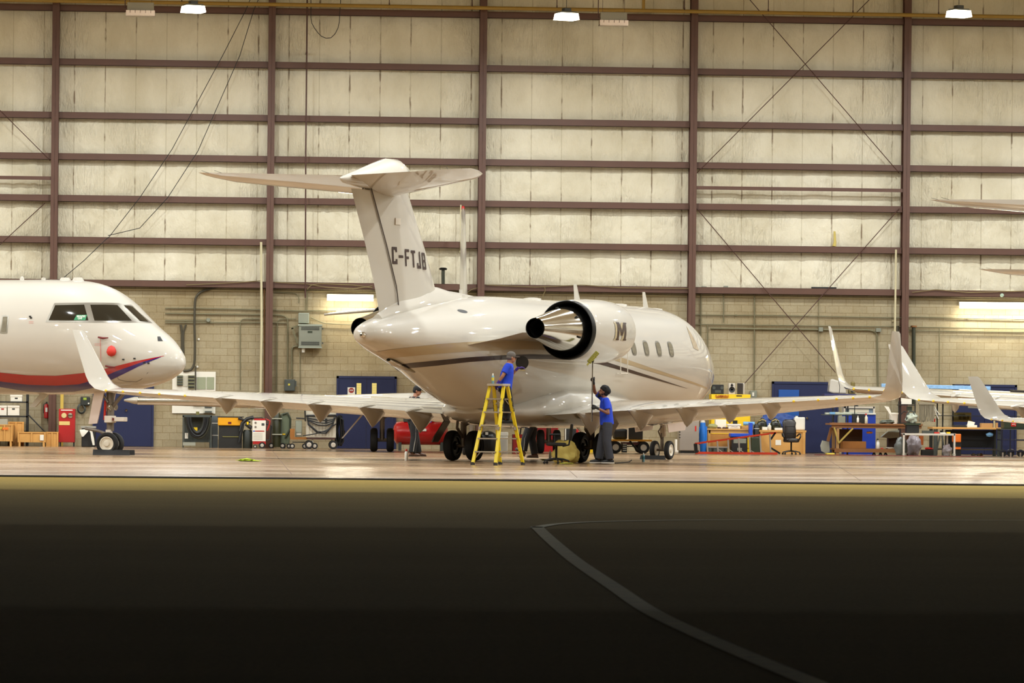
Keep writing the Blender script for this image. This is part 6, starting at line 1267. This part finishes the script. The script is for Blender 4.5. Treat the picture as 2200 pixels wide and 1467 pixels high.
# long right bench
F = Fr('steel_workbench', 'long bench with light wooden top and grey steel legs at the far right', 'workbench', 2003, 2160, 115.9)
F.box('bench_top', 2003, 918, 2158, 922, -.05, .8, PLY, bevel=.005)
for x in (2006, 2143): F.box('leg', x, 922, x+7, 988, 0, .07, GRYD, floor=True); F.box('leg', x, 922, x+7, 985, .7, .76, GRYD, floor=True)
MB().bar(F.P(2013, 968, .03), F.P(2022, 925, .03), .04).build('leg_brace', GRYD, F.t); MB().bar(F.P(2030, 968, .03), F.P(2022, 925, .03), .04).build('leg_brace', GRYD, F.t)
F.box('lower_shelf', 2012, 964, 2146, 967, .05, .75, mat('shelf_dark', (60, 50, 34), .7)); F.box('dark_locker', 2040, 924, 2144, 962, .55, .75, mat('locker_dark', (16, 17, 16), .5))
zr = az(2080, 918, 115.9)
for x0, y0, x1, m_, lb, ct in ((2048, 913, 2076, BLK2, 'flat black pad on the light-topped bench', 'pad'), (2108, 909, 2133, CARD, 'brown cardboard box on the light-topped bench', 'box'), (2078, 913, 2099, WHB, 'flat white box under loose papers on the light-topped bench', 'box')): single('bench_box', lb, ct, x0, y0, x1, 918, 116.1, .25, m_, z=zr)
MB_ = MB().prism([(0, 0), (.18, -.03), (.22, .08), (.03, .12)], 0, .08, 'xz').build('loose_papers', WHB, bevel=.01); MB_.location = (ax(2078, 116.15), 116.15, az(2080, 913, 116.1)); tag(MB_, 'crumpled white papers on the flat white box', 'paper')
o = MB().lathe([(.025, 0), (.025, .22)], n=14).build('tube_roll', mat('tube_tan', (176, 166, 128), .5)); o.location = (ax(2136, 116.1), 116.1, zr); tag(o, 'upright tan tube beside the brown cardboard box', 'tube')
single('bench_box', 'small tan box right of the upright tan tube', 'box', 2138.5, 908, 2144, 918, 116.1, .1, CARD, z=zr)
bottle('squeeze_bottle', 'white tapered bottle at the right end of the light-topped bench', 2154, 905, 918, 116.0, .03, zr, WHT, WHT, spray=False)
blob('blue_bag', Vector((ax(2132, 115.6), 116.0, az(2132, 938, 116))), (.2, .12, .13), mat('pale_blue_plastic', (0, 0, 0)), 'light blue bag hanging under the light-topped bench', 'bag', 80, .25, 14)
rnd = random.Random(12)
for i, (x, m_, lb) in enumerate(((2092, WHT, 'white piece of litter under the bench, leftmost of three'), (2103, WHB, 'white piece of litter under the bench, middle of three'), (2108, CARD, 'tan piece of litter under the bench, rightmost of three'))): blob('floor_litter', Vector((ax(x, 116.3), 116.3, 0)), (.12, .1, .08), m_, lb, 'litter', 90+i, .35, 12)
# black case on dark cart
F = Fr('tool_cart', 'dark cart on big casters at the right edge', 'cart', 2148, 2215, 114.9)
F.box('cart_top', 2150, 921, 2225, 923, 0, .7, GRYD)
for x in (2152, 2170, 2222): F.box('post', x, 923, x+2, 975, .02, .05, BLK2)
for y in (944, 968): F.box('cart_shelf', 2152, y, 2225, y+2.5, 0, .7, mat('shelf_navy', (20, 24, 48), .5))
for x in (2155, 2172, 2193): c = F.P(x, 986); MB().lathe([(.03, -.035), (.1, -.03), (.105, 0), (.1, .03), (.03, .035)], (c.x, .05, .105), 'y', 18).build('caster', TIRE, F.t); F.box('caster_fork', x-2, 972, x+1, 986, .0, .02, SILV)
F = Fr('black_case', 'black case with a red label on top of the dark cart', 'case', 2155, 2215, 115.0, None, az(2180, 921, 114.9)); F.box('case_body', 2157, 904, 2222, 920.9, 0, .5, KHA, bevel=.02); F.box('lid', 2155, 900, 2224, 905, -.02, .52, KHA, bevel=.02); F.box('red_label', 2172, 908, 2183, 916, -.01, 0, REDP); F.tube('white_mark', [(2174, 912, -.014), (2180, 911, -.014), (2181, 914, -.014)], .008, WHT)
blob('cloth', Vector((ax(2172, 115.1), 115.1, az(2172, 968, 114.9))), (.16, .12, .05), mat('lilac_sack', (0, 0, 0)), 'pale cloth on the lowest shelf of the dark cart', 'cloth', 85, .3, 12)
# stored flight-control panels
F = Fr('panel_rack', 'black rack carrying stored white panels right of the winglets', 'rack', 2000, 2230, 118.0)
for x in (2016, 2028, 2050, 2225): F.box('post', x, 866, x+2.5, 985, .3, .34, BLK2, floor=True)
for y in (866, 893): F.box('rack_shelf', 2010, y, 2225, y+1.5, 0, .8, BLK2)
zq = az(2100, 866, 118.0)
def plank(name, label, x0, ya, x1, yb_, h, Y, dep, m_):
    a = Vector((ax(x0, Y, 1.5), Y, az(x0, ya, Y))); b_ = Vector((ax(x1, Y, 1.5), Y, az(x1, yb_, Y))); o = MB().bar((0, 0, 0), b_-a, dep, h, up=(0, 0, 1)).build(name, m_, bevel=.01); o.location = a; return tag(o, label, 'panel')
plank('grey_board', 'wide grey board stored on edge between the winglets', 2002, 850, 2215, 858, .19, 118.3, .05, mat('grey_board', (150, 144, 130), .6, bump=.3))
plank('stored_plank', 'long white slat stored on the grey board, lower one', 2012, 842, 2215, 851, .06, 118.1, .2, WHT)
plank('stored_plank', 'long white slat stored above, upper one ending in a rounded tip', 2060, 838, 2170, 843, .06, 118.2, .15, WHT)
plank('wrapped_strip', 'blue bubble-wrapped strip lying along the top of the stored panels', 1893, 828, 2127, 834, .11, 118.5, .15, mat('bubble_wrap', (140, 180, 220), .2, bump=.8, nscale=12, var=.25))
plank('black_tube', 'thick black tube at the right edge above the stored panels', 2169, 843, 2225, 846, .16, 118.2, .16, mat('tube_black', (38, 30, 20), .5))
plank('cream_board', 'pale board stored under the wing at the right edge', 2080, 872, 2165, 876, .12, 118.1, .04, mat('grey_board', (0, 0, 0)))
F = Fr('tool_shelf', 'beige shelf of clamps and fittings above the light-topped bench', 'shelf', 2048, 2092, 118.7, None, az(2070, 908, 118.7))
F.box('shelf_board', 2048, 903, 2090, 906, 0, .3, mat('beige_shelf', (176, 160, 104), .6)); F.box('back_board', 2050, 886, 2090, 903, .25, .29, mat('beige_shelf', (0, 0, 0)))
for x0, y0, x1, y1 in ((2060, 889, 2075, 893), (2062, 893, 2066, 901), (2072, 893, 2077, 900), (2080, 892, 2084, 900)): F.box('clamp', x0, y0, x1, y1, .1, .2, mat('clamp_olive', (112, 98, 48), .5))
F = Fr('sign_board', 'small white sign board behind the black case at the right', 'sign', 2136, 2166, 118.9, None, az(2150, 901, 118.9)); F.box('board', 2137, 892, 2165, 899, 0, .02, WHB); F.box('blue_square', 2159, 893, 2164, 898, -.004, 0, mat('cabinet_blue', (0, 0, 0)))
for k in range(7): F.box('print_mark', 2139+k*2.7, 894, 2140.8+k*2.7, 897, -.003, 0, BLK2)
# radome piece on blue stand left of the far winglet
F = Fr('radome_cone', 'white cone section standing on a blue padded stand before the far winglet', 'aircraft part', 1780, 1822, 117.2, None, az(1800, 848, 117.2))
MB().prism([(F.X(1781, 840), F.Z(842, 1790)), (F.X(1784, 830), F.Z(815, 1786)), (F.X(1789, 820), F.Z(814, 1789)), (F.X(1806, 820), F.Z(819, 1806)), (F.X(1817, 830), F.Z(832, 1817)), (F.X(1819, 840), F.Z(846, 1819)), (F.X(1790, 845), F.Z(845, 1790))], 0, .4, 'xz').build('cone_shell', PAINT, F.t, bevel=.04)
F.tube('panel_seam', [(1802, 818, -.005), (1804, 832, -.005), (1803, 844, -.005)], .006, BLK2)
F = Fr('padded_stand', 'dark blue padded stand under the white cone section', 'stand', 1768, 1842, 117.2); F.box('pad', 1770, 846, 1840, 853, -.05, .5, mat('navy_pad', (34, 34, 78), .7), bevel=.03)
for x in (1790, 1822): F.box('leg', x, 853, x+3, 985, .2, .26, BLK2, floor=True)
F = Fr('bracket_fitting', 'olive metal fitting with a round hole right of the white cone section', 'fitting', 1822, 1842, 117.3, None, az(1830, 846, 117.2)); F.box('fitting_body', 1824, 832, 1838, 845.8, 0, .2, mat('clamp_olive', (0, 0, 0)), bevel=.02); F.box('fitting_arch', 1829, 820, 1838, 832, .05, .15, mat('clamp_olive', (0, 0, 0)), bevel=.03); c = F.P(1831, 840); MB().lathe([(.045, 0), (.045, -.01)], (c.x, 0, c.z), 'y', 16).build('round_hole', BLK2, F.t)
# ================================================================ services on the wall
CON = mat('conduit_grey', (112, 106, 78), .5, .2); COND = mat('conduit_dark', (62, 56, 38), .55); CRM = mat('cream_pipe', (196, 186, 150), .5); OLV = mat('olive_pipe', (44, 46, 26), .5)
def arc(pts, r=7):                                            # rounded corners for a pixel polyline
    out = [pts[0]]
    for i in range(1, len(pts)-1):
        p, q, s_ = pts[i-1], pts[i], pts[i+1]
        for k, (u, v) in enumerate(((p, q), (s_, q))):
            L_ = math.dist(u, v); f = min(.45, r/max(L_, 1e-6)); out.append((v[0]+(u[0]-v[0])*f, v[1]+(u[1]-v[1])*f))
            if k == 0: out.append(((out[-1][0]+q[0]+(s_[0]-q[0])*min(.45, r/max(math.dist(s_, q), 1e-6)))/2*.5+q[0]*.5, (out[-1][1]+q[1]+(s_[1]-q[1])*min(.45, r/max(math.dist(s_, q), 1e-6)))/2*.5+q[1]*.5))
    out.append(pts[-1]); return out
def pipe(pts, label, r=.02, off=.06, m=CON, name='conduit', cat='pipe', rr=7, clips=True):
    Y = YW-off; P = [at(a, b_, Y) for a, b_ in (arc(pts, rr) if rr else pts)]; o = thing(name, label, cat, P[0])
    MB().tube([p-P[0] for p in P], r, 8).build('pipe_run' if cat == 'pipe' else 'cable_run', m, o)
    if clips and r >= .015:
        mb = MB(); a = P[0]; b_ = P[-1]; mid = P[len(P)//2]
        c = (P[0]+P[1])/2-P[0]; MB().box((c.x, max(.0, off/2-.01), c.z), (.05, off, .05)).build('clip', m, o)
    return o
W = [
 ([(355, 662), (418, 662), (558, 665.5), (640, 668), (722, 667)], 'upper long conduit crossing the block wall left of the fin', .018),
 ([(355, 673), (558, 676), (606, 677), (618, 683), (618, 813)], 'conduit that bends down to the grey switch box beside the column', .02),
 ([(355, 688.5), (443, 688.5)], 'short conduit ending in a round junction box right of the striped nose', .016),
 ([(355, 693), (558, 693), (615, 694)], 'lowest long conduit crossing the block wall right of the striped nose', .018),
 ([(558, 685), (520, 685), (516, 694), (516, 838)], 'thin conduit turning down to the wing midway between nose and column', .015),
 ([(637, 685), (600, 685), (595.5, 694), (594, 841)], 'thin conduit turning down right beside the column', .014),
 ([(642, 743.6), (627, 744.5), (627, 813)], 'short pipe from the grey transformer box down to the switch box', .026),
 ([(644.6, 756), (644.6, 843)], 'thin vertical conduit below the grey transformer box', .012),
 ([(655, 606), (656, 668)], 'left one of the two vertical conduits above the junction box', .014),
 ([(659.5, 606), (659.5, 668)], 'right one of the two vertical conduits above the junction box', .014),
 ([(668, 682), (693, 694), (720, 696), (800, 699)], 'pale conduit leading right from the grey transformer box behind the tail', .014),
 ([(1508, 621), (1547, 622), (1554.5, 630), (1554.5, 693)], 'conduit dropping from a small box under the upper girt right of the nose', .016),
 ([(1506, 622), (1505, 753)], 'vertical conduit right beside the column behind the nose', .016),
 ([(1560, 624), (1613, 625), (1621, 633), (1620, 846)], 'conduit running down to the switch box right of the yellow cabinet', .018),
 ([(1490, 676.5), (1680, 678), (1940, 683)], 'upper long conduit right of the nose', .016),
 ([(1490, 697), (1526, 697), (1680, 699), (1935, 702)], 'middle long conduit right of the nose', .014),
 ([(1520, 699), (1520, 792)], 'short vertical conduit just right of the nose tip', .014),
 ([(1526, 705.5), (1680, 707.5), (1870, 709), (1884, 714), (1886, 836)], 'thick pale conduit right of the nose that bends down behind the far winglet', .026),
 ([(1759, 640), (1759, 820)], 'thin vertical conduit above the blue door', .010),
 ([(1946, 681), (2210, 686)], 'upper conduit right of the rightmost column', .018),
 ([(1950, 702.5), (2210, 706.5)], 'middle conduit right of the rightmost column', .014),
 ([(1950, 710), (2210, 713.5)], 'lowest conduit right of the rightmost column', .014),
 ([(2018, 704), (2018, 850)], 'vertical conduit dropping behind the tall bent winglet', .013),
 ([(590, 628), (634, 630), (642, 636), (642, 652)], 'thin conduit bending down just right of the second column', .012),
]
for pts, lb, r in W: pipe(pts, lb, r)
pipe([(484, 612), (431, 626), (419, 640), (417.6, 696), (419, 742), (418, 782), (411, 796), (394, 797)], 'thick dark cable conduit curving down to the white board', .034, .09, COND, rr=10)
pipe([(420, 786), (420, 838)], 'dark conduit over the white notice board', .022, .12, COND)
pipe([(388, 697), (391, 712), (391, 792)], 'left of two thick dark cables going down behind the striped nose', .034, .08, COND)
pipe([(400, 697), (394, 712), (394.5, 792)], 'right of two thick dark cables going down behind the striped nose', .026, .09, COND)
pipe([(561, 520), (562, 700), (560, 850)], 'cream vertical standpipe left of the second column', .034, .45, CRM)
pipe([(568, 620), (568, 850)], 'rusty vertical pipe close to the second column', .02, .2, mat('rusty_pipe', (120, 80, 40), .7))
pipe([(1925, 536), (1921, 842)], 'cream vertical pipe left of the rightmost column', .028, .45, CRM)
pipe([(1929, 700), (1929, 850)], 'dark vertical pipe close to the rightmost column', .035, .12, COND)
t = pipe([(1963, 703), (1963, 868)], 'thick dark green vertical pipe with a rusty flange right of the rightmost column', .055, .2, OLV, rr=0, clips=False); MB().lathe([(.09, 0), (.09, .05)], (0, 0, 0), n=18).build('flange', mat('rusty_pipe', (0, 0, 0)), t)
t = pipe([(952, 580), (952, 640)], 'short dark pipe with a broken flange behind the fin', .05, .2, OLV, rr=0, clips=False); MB().lathe([(.1, 0), (.12, .04), (.08, .07)], (0, 0, 0), n=18).build('flange', BLK2, t)
t = pipe([(990, 440), (990, 640)], 'thin pale standpipe right behind the upright fin', .02, .35, CRM, rr=0)
pipe([(661, -95), (657, 320), (656, 640)], 'long dark vertical pipe right of the second column', .022, .5, mat('dark_rod', (0, 0, 0)), rr=0)
pipe([(668, -95), (668, 50), (690, 80), (712, 84), (728, 60), (738, -95)], 'looping black cable hanging at the top right of the second column', .010, .5, BLK, 'cable', 'cable', rr=12)
pipe([(576, -95), (528, 22), (478, 120), (370, 320), (300, 425), (232, 512)], 'upper slanting cable drawn across the left bay', .010, .6, BLK, 'cable', 'cable', rr=0)
pipe([(596, -95), (545, 22), (515, 120), (425, 325), (360, 425), (300, 490), (232, 506)], 'lower slanting cable sagging across the left bay', .010, .55, BLK, 'cable', 'cable', rr=0)
pipe([(232, 510), (180, 560), (135, 598)], 'short cable end running down left to the girt behind the striped nose', .010, .5, BLK, 'cable', 'cable', rr=0)
CAB = mat('cable_tan', (118, 104, 66), .6)
for pts, lb in (([(590, 606), (660, 610), (700, 617), (760, 620), (800, 614)], 'sagging tan cable bundle under the girt left of the fin'), ([(660, 622), (668, 612), (690, 609), (760, 612), (800, 618)], 'second tan cable arching from the conduits to the fin'), ([(400, 612), (470, 609), (520, 606), (560, 603)], 'tan cable lying along the girt above the striped nose'),
                ([(1045, 612), (1150, 617), (1250, 612), (1330, 618), (1480, 620)], 'sagging tan cable along the girt above the belly of the jet'), ([(1170, 616), (1172, 625), (1166, 634), (1167, 648)], 'short cable end dropping behind the antenna'), ([(1960, 628), (2010, 622), (2080, 628), (2200, 625)], 'cable draped along the girt at the far right'), ([(1000, 632), (1012, 622), (1028, 618)], 'short curled cable left of the middle column')):
    pipe(pts, lb, .012, .32, CAB, 'cable', 'cable', rr=6)
# boxes
F = Fr('wall_transformer', 'grey louvred transformer box on the block wall left of the tail', 'electrical box', 641, 693, YW-.42, None, az(667, 748, YW-.42))  # electrical transformer casing with louvred vents
F.box('casing', 642, 699, 691, 746, 0, .38, GRY, bevel=.01); F.box('top_cover', 640.5, 696.5, 692.5, 700, -.02, .4, mat('pale_grey_green', (0, 0, 0))); F.box('bottom_lip', 641, 745, 692, 747.5, -.02, .4, mat('pale_grey_green', (0, 0, 0)))
for y0, y1 in ((702, 709), (733.5, 741.5)):
    o = F.box('vent_recess', 647, y0, 686, y1, -.006, 0, BLK2)
    for k in range(4): F.box('louvre', 647, y0+.6+k*(y1-y0)/4, 686, y0+1.2+k*(y1-y0)/4, -.016, -.006, GRY, parent=o)
F.box('name_plate', 661, 711, 671, 715, -.008, 0, KHA); 
for y in (706, 737): F.box('hinge', 692, y-2, 694.5, y+2, .0, .06, GRYD)
c = F.P(652, 752); MB().lathe([(.045, -.12), (.05, -.04), (.05, 0)], (c.x, .15, 0), n=14).build('drain_cup', WHT, F.t)
for a, b_ in (((640, 700), (626, 705)), ((628, 704), (640, 738))): MB().bar(F.P(*a, .2), F.P(*b_, .2), .06).build('bracket', CON, F.t)
F = Fr('junction_box', 'pale green square junction box above the louvred transformer box', 'electrical box', 641, 664, YW-.14, None, az(652, 694, YW-.14)); F.box('box_body', 641.5, 672, 664, 694, 0, .13, mat('pale_grey_green', (0, 0, 0)), bevel=.008); F.box('cover_plate', 643, 673.5, 662.5, 692.5, -.006, 0, GRY)
F = Fr('switch_box', 'dark grey switch box with yellow label above the left wing beside the column', 'electrical box', 610, 636, YW-.2, None, az(622, 842, YW-.2)); F.box('casing', 611, 815, 634, 840, 0, .18, GRYD, bevel=.02); F.box('yellow_label', 619, 824, 623, 828, -.006, 0, YLB); F.box('lever', 634, 818, 637, 830, .03, .08, GRYD)
F = Fr('junction_box', 'small round junction box at the end of the short conduit', 'electrical box', 441, 454, YW-.12, None, az(447, 692, YW-.12)); c = F.P(447.5, 687.5); MB().lathe([(.055, .1), (.06, 0), (.05, -.01)], (c.x, 0, c.z), 'y', 18).build('round_cover', GRY, F.t)
for x0, x1, y0, y1, lb in ((1505, 1515, 615, 623, 'small box on the girt right of the column behind the nose'), (1552, 1561, 614, 624, 'small box on the girt between the conduits right of the nose'), (1757, 1766, 703, 712, 'small square box on the thick conduit above the blue door'), (1880, 1891, 705, 713, 'small square box where the thick conduit bends down'), (1838, 1843, 870, 880, 'small black socket on the block wall above the blue cabinet')):
    single('junction_box', lb, 'electrical box', x0, y0, x1, y1, YW-.14, .12, GRY if x0 != 1838 else BLK2)
F = Fr('smoke_alarm', 'round pale green alarm under the girt at the far right', 'alarm', 2148, 2158, YW-.3, None, az(2153, 638, YW-.3)); c = F.P(2153, 634); MB().lathe([(.055, .04), (.05, -.02), (.02, -.03)], (c.x, 0, c.z), 'y', 18).build('alarm_body', mat('pale_mint', (170, 190, 170), .5), F.t)
for px, py, lb in ((427, 729, 'small white knob on the block wall above the white board'), (424, 788, 'small white hook on the block wall just above the white board')):
    o = MB().lathe([(.03, 0), (.035, -.03), (.015, -.05)], n=12, axis='y').build('wall_hook', WHT); o.location = at(px, py, YW); tag(o, lb, 'knob')
single('loose_insulation', 'black torn gap at the bottom edge of an insulation panel above the conduits', 'gap', 1740, 616.5, 1794, 621, YW-.1, .05, BLK2, bevel=0)
o = MB().tube([at(1793, 497, YW-.05), at(1794, 520, YW-.08), at(1792, 530, YW-.12)], [.03, .04, .06], 8).build('hanging_insulation', mat('kraft_yellow', (196, 176, 96), .8)); tag(o, 'yellowish strip of loose insulation hanging in the right bay', 'insulation strip')
